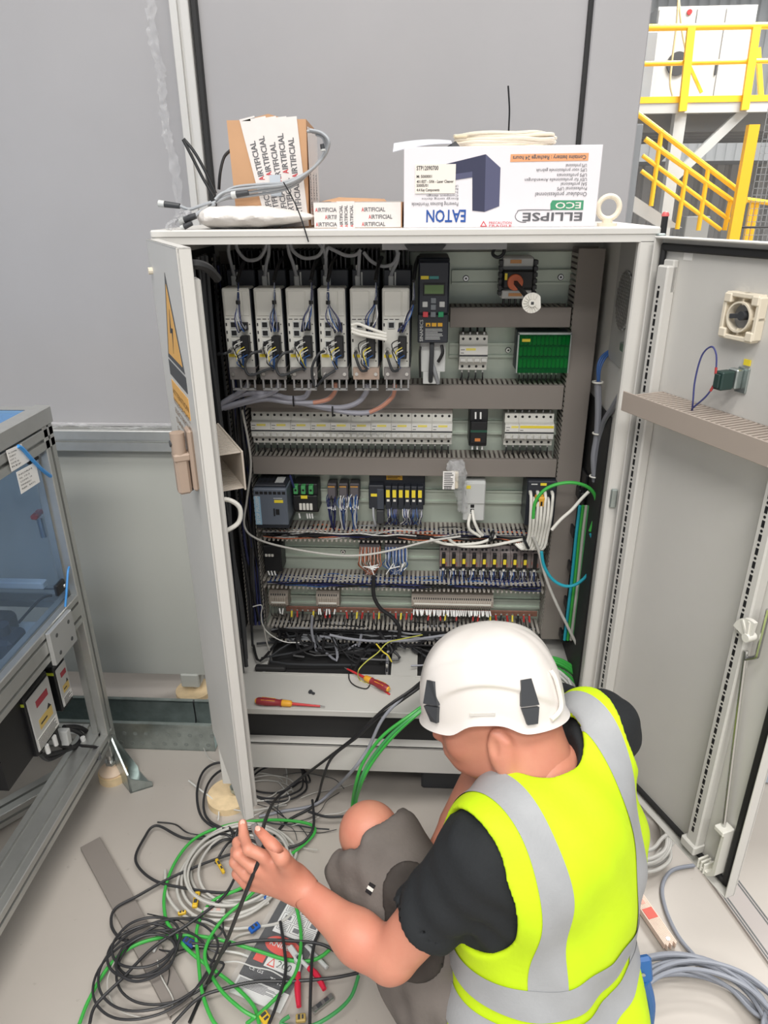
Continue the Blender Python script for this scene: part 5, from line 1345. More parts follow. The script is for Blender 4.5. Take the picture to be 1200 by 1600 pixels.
# --- body: neck, head, arms, knees, shins
g1 = Grid(tuple(HC+V((-.17, -.17, -.20))), tuple(HC+V((.22, .15, .03))), .0035)
d = g1.ell(H3(.0, 0, .0), (.098, .080, .10), HFm)
d = smin(d, g1.ell(H3(.035, 0, -.065), (.062, .056, .062), HFm), .04)
d = smin(d, g1.ell(H3(.052, 0, -.102), (.030, .034, .022), HFm), .04)              # chin
d = smin(d, g1.cap(H3(.098, 0, -.038), H3(.108, 0, -.060), .009, .013), .016)      # nose
d = smin(d, g1.ell(H3(.088, 0, -.088), (.014, .024, .012), HFm), .012)             # lips
d = smin(d, g1.cap(H3(.088, -.028, -.022), H3(.088, .028, -.022), .012, .012), .02)  # brow
for s_ in (-1, 1):
    d = smax(d, -g1.ell(H3(.100, s_*.032, -.034), (.016, .015, .010), HFm), .01)
    d = smin(d, g1.ell(H3(.086, s_*.031, -.035), (.010, .012, .010), HFm), .004)
    d = smin(d, g1.ell(H3(-.012, s_*.086, -.050), (.018, .009, .032), HFm), .005)   # ear
    d = smax(d, -g1.ell(H3(-.006, s_*.096, -.048), (.010, .007, .018), HFm), .004)
    d = smin(d, g1.cap(H3(-.004, s_*.090, -.024), H3(-.026, s_*.090, -.040), .004, .004), .004)
    d = smin(d, g1.ell(H3(.062, s_*.044, -.060), (.020, .016, .02), HFm), .025)
nb = H3(-.038, 0, -.06)
d = smin(d, g1.cap(nb, NK+V((0, 0, -.02)), .055, .062), .03)
d = smin(d, g1.cap(nb+hl*.015, NK-rr_*.05-uu*.03, .035, .04), .07); d = smin(d, g1.cap(nb-hl*.015, NK+rr_*.05-uu*.03, .035, .04), .07)
parts = [(g1, d)]
# left arm and hand
def hp(px, py, dd): return P(px, py, d=dd)
def fing(g, pts, r0, r1):
    o_ = None; n = len(pts)-1
    for i in range(n):
        c = g.cap(pts[i], pts[i+1], r0+(r1-r0)*i/n, r0+(r1-r0)*(i+1)/n); o_ = c if o_ is None else smin(o_, c, .004)
    return o_
lo = np.minimum.reduce([A(LE), A(LW), A(hp(362, 1290, 1.24)), A(LS)])-.07; hi = np.maximum.reduce([A(LE), A(LW), A(hp(400, 1280, 1.34)), A(LS)])+.07
g2 = Grid(lo, hi, .0046)
arm = smin(g2.cap(LS, LE+(LS-LE)*.10, .050, .041), g2.cap(LE, LE.lerp(LW, .30), .034, .0385), .025)
arm = smin(arm, g2.cap(LE.lerp(LW, .30), LW, .0385, .0255), .03)
parts.append((g2, arm))
K = [hp(411, 1337, 1.262), hp(392, 1352, 1.272), hp(383, 1366, 1.285), hp(384, 1381, 1.300)]       # knuckles
glo = np.minimum.reduce([A(p) for p in K]+[A(LW), A(hp(365, 1285, 1.24))])-.035; ghi = np.maximum.reduce([A(p) for p in K]+[A(LW), A(hp(405, 1283, 1.36))])+.035
g3 = Grid(glo, ghi, .0017)
wr_ = LW.lerp(LE, .10)
hd = g3.cap(LE.lerp(LW, .62), LW, .0315, .026)
side = (K[3]-K[0]).normalized()
hd = smin(hd, g3.cap(LW-side*.008, K[0].lerp(LW, .10), .022, .0125), .018)
hd = smin(hd, g3.cap(LW-side*.002, K[1].lerp(LW, .08), .021, .0125), .018)
hd = smin(hd, g3.cap(LW+side*.004, K[2].lerp(LW, .08), .021, .0122), .016)
hd = smin(hd, g3.cap(LW+side*.010, K[3].lerp(LW, .10), .019, .0115), .016)
fgs = [([K[0], hp(388, 1327, 1.262), hp(381, 1306, 1.29), hp(379, 1287, 1.305)], .0115, .0082),
       ([K[1], hp(372, 1335, 1.272), hp(371, 1316, 1.30), hp(382, 1312, 1.325)], .0112, .0082),
       ([K[2], hp(367, 1347, 1.285), hp(368, 1329, 1.315), hp(381, 1326, 1.335)], .0108, .008),
       ([K[3], hp(370, 1365, 1.305), hp(374, 1348, 1.33), hp(386, 1345, 1.345)], .0098, .0072)]
for pts, r0, r1 in fgs: hd = smin(hd, fing(g3, pts, r0, r1), .006)
th = [LW.lerp(K[0], .28)+V((.010, .0, .008)), hp(440, 1340, 1.235), hp(421, 1314, 1.248), hp(405, 1297, 1.27)]
hd = smin(hd, fing(g3, th[:2], .021, .0135), .018); hd = smin(hd, fing(g3, th[1:], .0135, .0092), .008)
parts.append((g3, hd))
# right arm
g4 = Grid(np.minimum.reduce([A(RS), A(RE), A(RW)])-.075, np.maximum.reduce([A(RS), A(RE), A(RW)])+.07, .0045)
am = smin(g4.cap(RS, RE, .056, .043), g4.cap(RE, RE.lerp(RW, .35), .043, .045), .02); am = smin(am, g4.cap(RE.lerp(RW, .35), RW, .045, .030), .02)
parts.append((g4, am))
hr = RW+(RW-RE).normalized()*.085
sd = V((.6, .75, 0)).normalized()
g5 = Grid(np.minimum.reduce([A(RW), A(hr)])-.09, np.maximum.reduce([A(RW), A(hr)])+.08, .0026)
dn = (hr-RW).normalized()
h5 = g5.cap(RE.lerp(RW, .75), RW, .034, .029)
for k in range(4):
    kk_ = RW+dn*.085+sd*(.028-.019*k); h5 = smin(h5, g5.cap(RW+sd*(.012-.008*k), kk_, .019, .012), .014)
    h5 = smin(h5, fing(g5, [kk_, kk_+dn*.034+V((-.012, .012, 0)), kk_+dn*.045+V((-.034, .020, .0)), kk_+dn*.030+V((-.048, .018, 0))], .0108, .0078), .006)
h5 = smin(h5, fing(g5, [RW+dn*.02+sd*.02, RW+dn*.055+sd*.045+V((-.012, 0, 0)), RW+dn*.082+sd*.044+V((-.022, 0, 0))], .016, .009), .012)
parts.append((g5, h5))
# legs (bare knees and shins)
for kn_, hip, foot in ((LKn, LH, V((.12, -.60, .07))), (RKn, RH, V((.27, -.44, .07)))):
    g6 = Grid(np.minimum.reduce([A(kn_), A(foot), A(hip)])-.1, np.maximum.reduce([A(kn_), A(foot), A(hip)])+.09, .006)
    lg_ = smin(g6.cap(hip, kn_, .080, .054), g6.cap(kn_+V((0, 0, -.01)), kn_.lerp(foot, .35), .052, .056), .03)
    lg_ = smin(lg_, g6.cap(kn_.lerp(foot, .35), foot, .055, .036), .03); parts.append((g6, lg_))
# hidden core that joins limbs, neck and trunk
g7 = Grid(np.minimum.reduce([A(LS), A(RS), A(PV)])-.17, np.maximum.reduce([A(LS), A(RS), A(NK)])+.12, .009)
parts.append((g7, smin(torso(g7, -.012), g7.cap(NK-uu*.05, NK+uu*.02, .055, .055), .03)))
tat = A(RS.lerp(RE, .62))
body = sdf_obj('body', parts, [m_skin, m_ink], TE, pick=lambda c: (np.linalg.norm(c-tat, axis=1) < .052), rel=2)
# nails on the visible fingers
nl = MB(M('nail', (232, 176, 158), .3))
for (pts, r0, r1) in fgs[:1]+[(th, 0, .0092)]:
    t_ = (pts[-1]-pts[-2]).normalized(); n_ = (CAM-pts[-1]); n_ = (n_-t_*n_.dot(t_)).normalized()
    nl.sphere(pts[-1]+n_*(r1*.86)-t_*.001, (.0046, .0012, .0062), 10, 6, R=Matrix((t_.cross(n_), n_, t_)).transposed())
nl.build('nail', TE)
# --- t-shirt
m_shirt = M('black_cotton', (26, 29, 32), .85, noise=.12, scale=30, bump=.2, bscale=160)
gs = Grid(np.minimum.reduce([A(LS), A(RS), A(PV), A(LE)])-.14, np.maximum.reduce([A(LS), A(RS), A(NK)])+.13, .0055)
ts = torso(gs, .009)
for S_, E_2 in ((LS, LE), (RS, RE)):
    sl = gs.cap(S_, S_.lerp(E_2, .60), .062, .060)
    ax_ = (E_2-S_).normalized(); c_ = S_.lerp(E_2, .62)
    pl_ = (gs.X-f32(c_.x))*f32(ax_.x)+(gs.Y-f32(c_.y))*f32(ax_.y)+(gs.Z-f32(c_.z))*f32(ax_.z)
    ts = smin(ts, smax(sl, pl_, .004), .022)
wv = .0025*np.sin(gs.X*70+gs.Z*40)*np.sin(gs.Y*60-gs.Z*55)+.0018*np.sin(gs.Z*120+gs.X*60-gs.Y*45)
ts = ts+wv
ts = smax(ts, -gs.cap(NK+uu*.01, NK+uu*.2, .061, .061), .006)
c_ = L3(0, 0, -.02); ts = smax(ts, -((gs.X-f32(c_.x))*f32(uu.x)+(gs.Y-f32(c_.y))*f32(uu.y)+(gs.Z-f32(c_.z))*f32(uu.z)), .01)
for S_, E_2 in ((LS, LE), (RS, RE)): ts = smax(ts, -gs.cap(S_.lerp(E_2, .58), S_.lerp(E_2, 1.0), .053, .053), .004)
sdf_obj('t_shirt', [(gs, ts)], [m_shirt], TE, rel=2, label='black short sleeved t-shirt')
# --- vest with its reflective bands
m_vest = M('fluorescent_yellow', (200, 232, 14), .75, noise=.05, scale=6, bump=.12, bscale=120, two=(188, 220, 10))
m_refl = M('reflective_grey', (160, 162, 164), .5, noise=.05, scale=20, bump=.1, bscale=200)
gv = Grid(np.minimum.reduce([A(LS), A(RS), A(PV)])-.17, np.maximum.reduce([A(LS), A(RS), A(NK)])+.11, .0036)
pr3 = gv.loc(PV, BF)
base = torso(gv, .021)
base = smin(base, gv.cap(NK-uu*.03+rr_*.05, RS-rr_*.014, .066, .077), .05)
base = smin(base, gv.ell(L3(-.016, -.01, .05), (.180, .152, .16), BF), .08)
fold = .0060*np.sin(pr3[0]*38+pr3[2]*9)*np.clip(1-pr3[2]*1.6, .15, 1)+.0042*np.sin(pr3[0]*21-pr3[2]*33+1.2)+.0016*np.sin(pr3[0]*75+pr3[2]*44)
base = base+fold
def cut(d, gg, q):
    d = smax(d, -gg.cap(NK+uu*.0+ff_*.005, NK+uu*.2+ff_*.005, .067, .085), .006)
    d = smax(d, -gg.cap(L3(0, .12, .34), L3(0, .2, .5), .05, .09), .006)
    for S_, s_ in ((LS, -1), (RS, 1)):
        S_ = S_+rr_*(.022 if s_ > 0 else 0)
        a_ = S_+rr_*(s_*.030)-uu*.045
        d = smax(d, -gg.cap(a_, a_+rr_*(s_*.3)-uu*.02, .098, .11), .009)
        d = smax(d, -gg.cap(S_+rr_*(s_*.045), S_+rr_*(s_*.3), .085, .1), .008)
        if s_ > 0:
            d = smax(d, -gg.cap(RS.lerp(RE, .30)+rr_*.03+uu*.01, RE, .084, .09), .008)
            d = smax(d, -gg.cap(RS+rr_*.066+uu*.025-ff_*.16, RS+rr_*.066+uu*.025+ff_*.2, .10, .10), .008)
    return smax(d, -(q[2]-.055+.012*np.sin(q[0]*20)), .004)
vest = cut(base, gv, pr3)
vest = smax(vest, -(base+.012), .006)
vo = sdf_obj('safety_vest', [(gv, vest)], [m_vest], TE, rel=3, label='fluorescent yellow safety vest')
def clipped(mesh_o, fns, lift):
    """outer faces of a mesh where every fn < 0, cut along the zero lines and lifted a little"""
    me = mesh_o.data; off = OFF[mesh_o]; co = [v.co+off for v in me.vertices]; no = [v.normal.copy() for v in me.vertices]
    lc = [V(((p-PV).dot(rr_), (p-PV).dot(ff_), (p-PV).dot(uu))) for p in co]
    vals = [[fn(q.x, q.y, q.z) for q in lc] for fn in fns]
    nv, fsx, key = [], [], {}
    def vid(k, p):
        if k not in key: key[k] = len(nv); nv.append(p)
        return key[k]
    for pl in me.polygons:
        q = sum((lc[i] for i in pl.vertices), V())/len(pl.vertices); n_ = pl.normal
        ctr = PV+uu*q.z
        if n_.dot((PV+rr_*q.x+ff_*q.y+uu*q.z)-(ctr+uu*(-.25 if q.z > .40 else 0))) < 0: continue
        if any(all(vl[i] > 0 for i in pl.vertices) for vl in vals): continue
        poly = [((i,), co[i]+no[i]*lift, [vl[i] for vl in vals]) for i in pl.vertices]
        for f in range(len(fns)):
            out = []
            for a_, b_ in zip(poly, poly[1:]+poly[:1]):
                if a_[2][f] <= 0: out.append(a_)
                if (a_[2][f] <= 0) != (b_[2][f] <= 0):
                    t = a_[2][f]/(a_[2][f]-b_[2][f]); out.append((tuple(sorted(a_[0]+b_[0]))+(f,), a_[1].lerp(b_[1], t), [x+(y-x)*t for x, y in zip(a_[2], b_[2])]))
            poly = out
            if len(poly) < 3: break
        if len(poly) >= 3:
            ids = [vid(k, p) for k, p, _ in poly]
            if len(set(ids)) >= 3: fsx.append(tuple(dict.fromkeys(ids)))
    return nv, fsx
def band(name, fns, lift=.0016):
    v_, f_ = clipped(vo, fns, lift); return MB(m_refl).add(v_, f_).build(name, vo, smooth=180)
def vb(c): return [lambda r, f, u: abs(r-c)-.0235, lambda r, f, u: .215-u]
def hb(c): return [lambda r, f, u: abs(u-c-.015*math.sin(r*9)-.28*max(0, r))-.024]
band('reflective_band', vb(-.112)); band('reflective_band', vb(.086)); band('reflective_band', hb(.236), .0024); band('reflective_band', hb(.170), .0024)
# --- shorts
m_short = M('taupe_canvas', (104, 97, 92), .85, noise=.12, scale=18, bump=.2, bscale=140)
gw = Grid(np.minimum.reduce([A(LH), A(RH), A(LKn), A(RKn), A(PV)])-.17, np.maximum.reduce([A(LH), A(RH), A(LKn), A(RKn)])+.15, .006)
sh = gw.ell(L3(0, .0, .01), (.172, .136, .12), BF)
for kn_, hip in ((LKn, LH), (RKn, RH)):
    ax_ = (kn_-hip).normalized(); e_ = hip.lerp(kn_, 1.0)
    lg_ = gw.cap(hip, e_+V((0, 0, -.012)), .108, .094)
    lg_ = smin(lg_, gw.cap(hip.lerp(kn_, .45)+V((-.02, -.03, -.05)), e_+V((-.015, -.03, -.06)), .07, .066), .05)
    pl_ = (gw.X-f32(e_.x))*f32(ax_.x)+(gw.Y-f32(e_.y))*f32(ax_.y)+(gw.Z-f32(e_.z))*f32(ax_.z)-.004*np.sin(gw.Z*55+gw.X*30)
    lg_ = smax(lg_, pl_, .03); lg_ = smax(lg_, -gw.cap(hip.lerp(kn_, .90), hip.lerp(kn_, 1.3), .062, .075), .006)
    sh = smin(sh, lg_, .04)
sh = sh+.0035*np.sin(gw.X*48+gw.Z*62)*np.sin(gw.Y*52+gw.Z*20)+.0018*np.sin(gw.X*90-gw.Y*70+gw.Z*80)
so = sdf_obj('shorts', [(gw, sh)], [m_short], TE, rel=2, label='taupe canvas work shorts')
# dark pocket on the thigh: a patch just proud of the shorts
q0, q1 = P(642, 1402, d=1.22), P(640, 1460, d=1.22)
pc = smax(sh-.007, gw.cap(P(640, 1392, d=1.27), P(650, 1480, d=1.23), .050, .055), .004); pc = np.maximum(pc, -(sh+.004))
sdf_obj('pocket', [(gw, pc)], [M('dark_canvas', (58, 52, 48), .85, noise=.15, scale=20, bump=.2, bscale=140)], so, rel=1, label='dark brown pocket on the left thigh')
# small woven label on the shorts leg
from mathutils.bvhtree import BVHTree
bv = BVHTree.FromPolygons([tuple(v.co+OFF[so]) for v in so.data.vertices], [tuple(p.vertices) for p in so.data.polygons])
hit, nrm, _, _ = bv.ray_cast(CAM, (P(579, 1388, d=1)-CAM).normalized())
if hit is not None:
    if nrm.dot(CAM-hit) < 0: nrm = -nrm
    F = frame(nrm, up=(.3, 0, 1)).to_4x4(); F.translation = hit
    wl = MB(m_white); wl.T = F; wl.box(-.006, .006, -.003, .003, -.002, .0022); wl.use(m_black).box(-.006, .006, -.010, -.0032, -.002, .002).box(-.006, .006, .0032, .009, -.002, .002); wl.build('woven_label', so, smooth=0)
# shoes
m_shoe = M('shoe_black', (44, 42, 42), .7)
for c_, dr in ((V((.13, -.60, 0)), V((-.45, .9, 0))), (V((.25, -.43, 0)), V((-.55, .83, 0)))):
    g8 = Grid(tuple(c_-V((.2, .2, .0))), tuple(c_+V((.2, .2, .17))), .006); dr = dr.normalized(); sdv = V((-dr.y, dr.x, 0)); FF = (tuple(dr), tuple(sdv), (0, 0, 1))
    s8 = smin(g8.ell(c_+dr*.06+V((0, 0, .045)), (.10, .046, .042), FF), g8.cap(c_-dr*.05+V((0, 0, .045)), c_-dr*.035+V((0, 0, .10)), .042, .045), .04)
    s8 = smin(s8, g8.cap(c_-dr*.05+V((0, 0, .022)), c_+dr*.12+V((0, 0, .022)), .040, .040), .02); s8 = smax(s8, -(g8.Z-.008), .004)
    sdf_obj('shoe', [(g8, s8)], [m_shoe], TE, rel=1)
# hair stubble at the nape under the helmet and a fine chain
ge = Grid(tuple(HC+V((-.15, -.15, -.12))), tuple(HC+V((.17, .13, .06))), .004)
he = ge.ell(H3(-.004, 0, .004), (.1, .0795, .103), HFm); he = smax(he, -(ge.ell(H3(.0, 0, .0), (.094, .073, .096), HFm)), .002)
he = smax(he, ge.ell(H3(-.075, 0, .02), (.085, .12, .088), HFm), .004)
sdf_obj('hair', [(ge, he)], [M('short_hair', (92, 72, 60), .8, noise=.3, scale=200)], TE, rel=1)
cp = [NK+uu*(.018-.030*math.cos(a_))-ff_*.0+(rr_*math.sin(a_)+ff_*math.cos(a_))*.073 for a_ in [2*math.pi*i/24 for i in range(24)]]
MB(M('silver_chain', (176, 160, 140), .3, .9)).tube(cp, .0022, n=6, seg=2, closed=True).build('necklace', TE)

# --- helmet
HD = 0
m_helm = M('helmet_white', (228, 222, 216), .3, noise=.02, scale=10, coat=.3)
def hrad(a_): 
    c_, s_ = math.cos(a_), math.sin(a_); ax_ = .137 if c_ > 0 else .129; by_ = .108
    return 1/math.sqrt((c_/ax_)**2+(s_/by_)**2)
def rim(a_):
    """height of the rim: drops over temple and nape, arches over the ear, peak a little higher"""
    c_ = math.cos(a_)
    return -.052+.020*math.exp(-((abs(math.sin(a_))-1)/.10)**2)*1.0-.004*math.cos(2*a_)+.006*max(0, c_)**3
NA, NT = 96, 30
def hpt(a_, t_, lift=0):
    """t 0 at the crown, 1 at the rim"""
    zr = rim(a_); top = .112; th_ = t_*math.pi*.5
    if t_ <= .86:
        k = t_/.86; e = math.sin(k*math.pi*.5)**.84; r_ = hrad(a_)*.955*e; z_ = zr+.020+(top-zr-.020)*math.cos(k*math.pi*.5)**.84
    else:
        k = (t_-.86)/.14; r_ = hrad(a_)*(.955+.045*k*k); z_ = zr+.020*(1-k)
    # ridge: a raised plateau bounded by an arc above each ear
    s_ = math.sin(a_)
    if abs(s_) > .2:
        x_ = r_*math.cos(a_); arc = z_-(.036-4.6*x_*x_)
        lift += .0062/(1+math.exp(-arc/.0016))*min(1, (abs(s_)-.2)*3)
        arc2 = z_-(.078-3.0*x_*x_); lift += .0036/(1+math.exp(-arc2/.002))*min(1, (abs(s_)-.2)*3)
    r_ += lift*min(1, t_*3)
    return H3(r_*math.cos(a_)+.002, r_*math.sin(a_), z_)
hm = MB(m_helm)
NT2 = 90
vs = [hpt(2*math.pi*i/NA, max(.0001, (j/NT2))) for j in range(NT2+1) for i in range(NA)]
fs = [(j*NA+i, (j+1)*NA+i, (j+1)*NA+(i+1) % NA, j*NA+(i+1) % NA) for j in range(NT2) for i in range(NA)]
inn = [HC+(p-HC)*.965+hu*.001 for p in vs[NA*6:]]; n0 = len(vs); k0 = NA*6
rows = NT2+1-6
fs2 = [(n0+j*NA+i, n0+j*NA+(i+1) % NA, n0+(j+1)*NA+(i+1) % NA, n0+(j+1)*NA+i) for j in range(rows-1) for i in range(NA)]
fs3 = [(NT2*NA+i, n0+(rows-1)*NA+i, n0+(rows-1)*NA+(i+1) % NA, NT2*NA+(i+1) % NA) for i in range(NA)]
hm.add(vs+inn, fs+fs2+fs3); ho = hm.build('helmet', TE, smooth=60, label='white climbing style safety helmet with dark lamp clips')
m_clip = M('clip_grey', (62, 64, 68), .5)
def onhelm(a_, t_, out=0):
    p = hpt(a_, t_); e = .01
    n_ = (hpt(a_+e, t_)-hpt(a_-e, t_)).cross(hpt(a_, t_+e)-hpt(a_, t_-e)).normalized()
    if n_.dot(p-HC) < 0: n_ = -n_
    return p+n_*out, n_
def clip(a0, w, t0, t1, flip):
    cb_ = MB(m_clip)
    for (ta, tb, wa, wb, off_) in ((t0, t0+(t1-t0)*.62, .55, 1.0, 0), (t0+(t1-t0)*.66, t1, .95, .55, 0)):
        P8 = []
        for tt, ww in ((ta, wa), (tb, wb)):
            for s_ in (-1, 1):
                aa = a0+s_*w*ww+flip*(tt-t0)*.9
                for o_ in (-.001, .0065): P8.append(onhelm(aa, tt, o_)[0])
        cb_.add(P8, [(0, 2, 3, 1), (4, 5, 7, 6), (0, 1, 5, 4), (2, 6, 7, 3), (1, 3, 7, 5), (0, 4, 6, 2)])
    return cb_.build('lamp_clip', ho, smooth=0)
for sg_ in (1, -1):
    clip(sg_*math.radians(40), .115, .62, .87, 0); clip(sg_*math.radians(130), .14, .62, .89, 0)
sm_ = MB(M('helmet_slot', (206, 202, 196), .4))
p0_, n0_ = onhelm(math.radians(88), .875, 0)
sm_.bar(p0_-hf*.021, p0_+hf*.021, .0035, .0045, up=tuple(hu)); sm_.build('accessory_slot', ho)
bk = MB(m_helm)
p1_, n1_ = onhelm(math.radians(160), .62, .002); p2_, _ = onhelm(math.radians(160), .84, .002); p3_, _ = onhelm(math.radians(148), .90, .001)
bk.tube([p1_, p1_.lerp(p2_, .3)+n1_*.006, p2_+n1_*.004, p3_+n1_*.002], .0042, n=8); bk.build('strap_hook', ho)
# the black cable end in the hand
ec = MB(m_blackm)
cable('black_cable', 'black cable pinched in the raised left hand and trailing down to the lower left', 'cable', [hp(412, 1318, 1.275), hp(408, 1336, 1.262), hp(392, 1375, 1.27), hp(372, 1425, 1.33), hp(350, 1480, 1.44), P(322, 1540, z=.02), P(296, 1598, z=.006)], .0038, m_wk)
tag(MB(M('plug_grey', (112, 108, 106), .5)).bar(hp(396, 1287, 1.287), hp(411, 1330, 1.270), .013, .008, up=(0, -1, .3), b=.002).build('cable_plug'), 'grey flat plug held between thumb and index finger', 'plug')
# ------------------------------------------------------------------ things standing on the cabinet roof
m_card = M('cardboard', (200, 156, 118), .7, noise=.05, scale=12)
m_tape = M('printed_tape', (232, 226, 222), .4, noise=.02, scale=40)
m_red_p = M('red_print', (206, 52, 60), .5); m_gr_p = M('grey_print', (96, 96, 100), .5)
def brand(mb, o, ux, uy, size):
    """the tape lettering: a red first letter, the rest grey"""
    o, ux, uy = V(o), V(ux), V(uy); w = size*6.3
    mb.use(m_red_p).text('A', o, ux, uy, size, width=w*.105, bold=True); mb.use(m_gr_p).text('IRTIFICIAL', o+ux*(w*.115), ux, uy, size, width=w*.885, bold=True)
BX = thing('parcel', 'tall brown carton covered with printed white parcel tape on the cabinet roof', 'box', (-.27, .17, T))
a, b = P(354, 188, y=.10), P(478, 188, y=.10)
x0, x1, zt_ = a.x, b.x, a.z
MB(m_card).add([(x0+.004, .10, T), (x1-.004, .10, T), (x1, .26, T), (x0, .26, T), (x0, .10, zt_), (x1, .10, zt_), (x1-.004, .26, zt_-.006), (x0+.004, .26, zt_-.006)],
    [(0, 1, 5, 4), (1, 2, 6, 5), (2, 3, 7, 6), (3, 0, 4, 7), (4, 5, 6, 7), (3, 2, 1, 0)]).build('carton', BX, smooth=0)
MB(m_card).prism([(x0+.03, zt_-.002), (x1-.03, zt_-.002), ((x0+x1)/2+.005, zt_+.010)], 1, .0985, .14).build('flap', BX, smooth=0)
TP = [(.26, .52, -.030, .20), (.40, .60, -.012, .45), (.53, .70, .0, .05), (.66, .78, .006, .55), (.79, .88, .004, .28)]
w = x1-x0
for k, (ft, fb_, sk_, ph) in enumerate(TP):
    pa, pb = V((x0+w*ft, .0985-.0003*k, zt_+.004)), V((x0+w*(fb_), .0985-.0003*k, T+.002))
    tp = MB(m_tape); d_ = (pb-pa).normalized(); n_ = V((d_.z, 0, -d_.x)); n_ = n_ if n_.x > 0 else -n_; hw = .0155
    tp.add([pa-n_*hw, pa+n_*hw, pb+n_*hw, pb-n_*hw, pa-n_*hw+V((0, .001, 0)), pa+n_*hw+V((0, .001, 0)), pb+n_*hw+V((0, .001, 0)), pb-n_*hw+V((0, .001, 0))], [(0, 3, 2, 1), (4, 5, 6, 7), (0, 1, 5, 4), (3, 7, 6, 2), (0, 4, 7, 3), (1, 2, 6, 5)])
    L = (pb-pa).length; q = .003+ph*.03
    tp2 = []
    while q < L:
        o = pb-d_*(max(q, 0))+n_*.0045+V((0, -.0006, 0))
        if q >= 0 and q+.075 < L: brand(tp, o, -d_, -n_, .0115)
        q += .081
    tp.build('tape', BX, smooth=0)
sd_ = MB(m_tape).box(x1+.0003, x1+.0012, .11, .24, T+.004, zt_-.012)
for k in range(3): brand(sd_, (x1+.0016, .125+k*.04, T+.03), (0, 0, 1), (0, -1, 0), .012)
sd_.build('tape', BX, smooth=0)
MB(M('waybill_blue', (196, 204, 212), .5)).box(x0+w*.50, x0+w*.64, .0965, .0969, T+.06, T+.10).build('waybill', BX, smooth=0)
# flat parcel
FB = thing('parcel', 'low flat open carton wrapped with printed tape right of the tall parcel', 'box', (-.07, .12, T))
a, b = P(490, 320, y=.05), P(628, 312, y=.05); x0, x1 = a.x, b.x; zt_ = P(560, 316, y=.05).z
MB(m_card).box(x0, x1, .05, .20, T, zt_).build('carton', FB, smooth=0)
MB(m_card).add([(x0+.008, .055, zt_+.0006), (x1-.03, .055, zt_+.0006), (x1-.04, .15, zt_+.006), (x0+.04, .15, zt_+.010)], [(0, 1, 2, 3), (3, 2, 1, 0)]).build('flap', FB, smooth=0)
MB(m_dark).box(x0+.010, x0+.034, .06, .10, zt_+.0005, zt_+.002).build('opening', FB, smooth=0)
tp = MB(m_tape).box(x0, x1-.002, .0488, .0498, T+.001, zt_+.0005).box(x0, x1-.002, .0488, .07, zt_, zt_+.0010)
for k in range(3):
    zz = T+.0035+k*.0135
    for xx in ((x0+.003, x0+.096) if k != 1 else (x0+.022, x0+.110)):
        brand(tp, (xx, .0484, zz), (1, 0, 0), (0, 0, 1), .0075)
tp.build('tape', FB, smooth=0)
tp = MB(m_tape).box(x0+.046, x0+.082, .0478, .0484, T, zt_+.002)
for xx in (x0+.058, x0+.068, x0+.079): brand(tp, (xx, .0474, T+.002), (0, 0, 1), (-1, 0, 0), .0064)
tp.build('tape', FB, smooth=0)
# printed white box, standing upside down
EB = thing('carton', 'white printed carton standing upside down on the right half of the cabinet roof', 'box', (.19, .14, T))
yb_ = .03
a, b = P(631, 290, y=yb_), P(936, 290, y=yb_); x0, x1 = a.x, b.x; zt_ = P(780, 228, y=yb_).z
m_box = M('white_carton', (232, 228, 232), .45)
MB(m_box).box(x0, x1, yb_, .24, T, zt_, .001).build('carton', EB, smooth=0)
def e(px, py): p = P(px, py, y=yb_); return p.x, p.z
def epoly(mb, pts, mat, lift): mb.use(mat).prism([e(*p) for p in pts], 1, yb_-lift, yb_-lift+.0003); return mb
m_navy = M('navy_print', (58, 60, 84), .4); m_navy2 = M('navy_print_light', (86, 88, 116), .4); m_blue_p = M('blue_print', (40, 84, 160), .5)
ub = MB()
epoly(ub, [(690, 258), (759, 241), (738, 277), (711, 281)], m_navy, .0006); epoly(ub, [(738, 262), (759, 241), (757, 331), (738, 329)], m_navy, .0008); epoly(ub, [(759, 241), (782, 262), (780, 322), (757, 331)], m_navy2, .0008)
epoly(ub, [(711, 272), (738, 268), (738, 277), (712, 281)], m_navy2, .0009)
ub.build('product_picture', EB, smooth=0)
lt = MB(m_blue_p)
def up_text(mb, s, px_right, py, size, width, mat, bold=False):
    """lettering turned upside down; its first letter is at the right"""
    x_, z_ = e(px_right, py); mb.use(mat).text(s, (x_, yb_-.0010, z_), (-1, 0, 0), (0, 0, -1), size, width=width, bold=bold)
pxm = (x1-x0)/305
up_text(lt, 'EATON', 728, 328, 18*pxm, 63*pxm, m_blue_p, True); up_text(lt, 'Powering Business Worldwide', 716, 316, 5.5*pxm, 74*pxm, m_gr_p)
up_text(lt, 'ELLIPSE', 910, 332, 12*pxm, 94*pxm, m_gr_p, True)
epoly(lt, [(863, 313), (912, 313), (911, 328), (860, 328), (860, 318)], M('eco_green', (70, 150, 112), .5), .0006); up_text(lt, 'ECO', 908, 316, 9*pxm, 40*pxm, m_white, True)
epoly(lt, [(798, 241), (920, 239), (919, 251), (797, 253)], M('orange_print2', (232, 164, 118), .5), .0006); up_text(lt, 'Contains battery : Recharge 24 hours', 916, 242.5, 5.4*pxm, 112*pxm, m_gr_p, True)
for s_, py, w_ in (('UPS professional', 256, 32), ('UPS voor professionele gebruik', 263, 78), ('UPS profissionais', 271, 46), ('USV für professionelle Anwendungen', 278, 96), ('SAI profesional', 285, 40), ('Professional UPS', 292, 46), ('Onduleur professionnel', 300, 80)):
    up_text(lt, s_, 917, py, (4.6 if py < 298 else 6)*pxm, w_*pxm, m_gr_p)
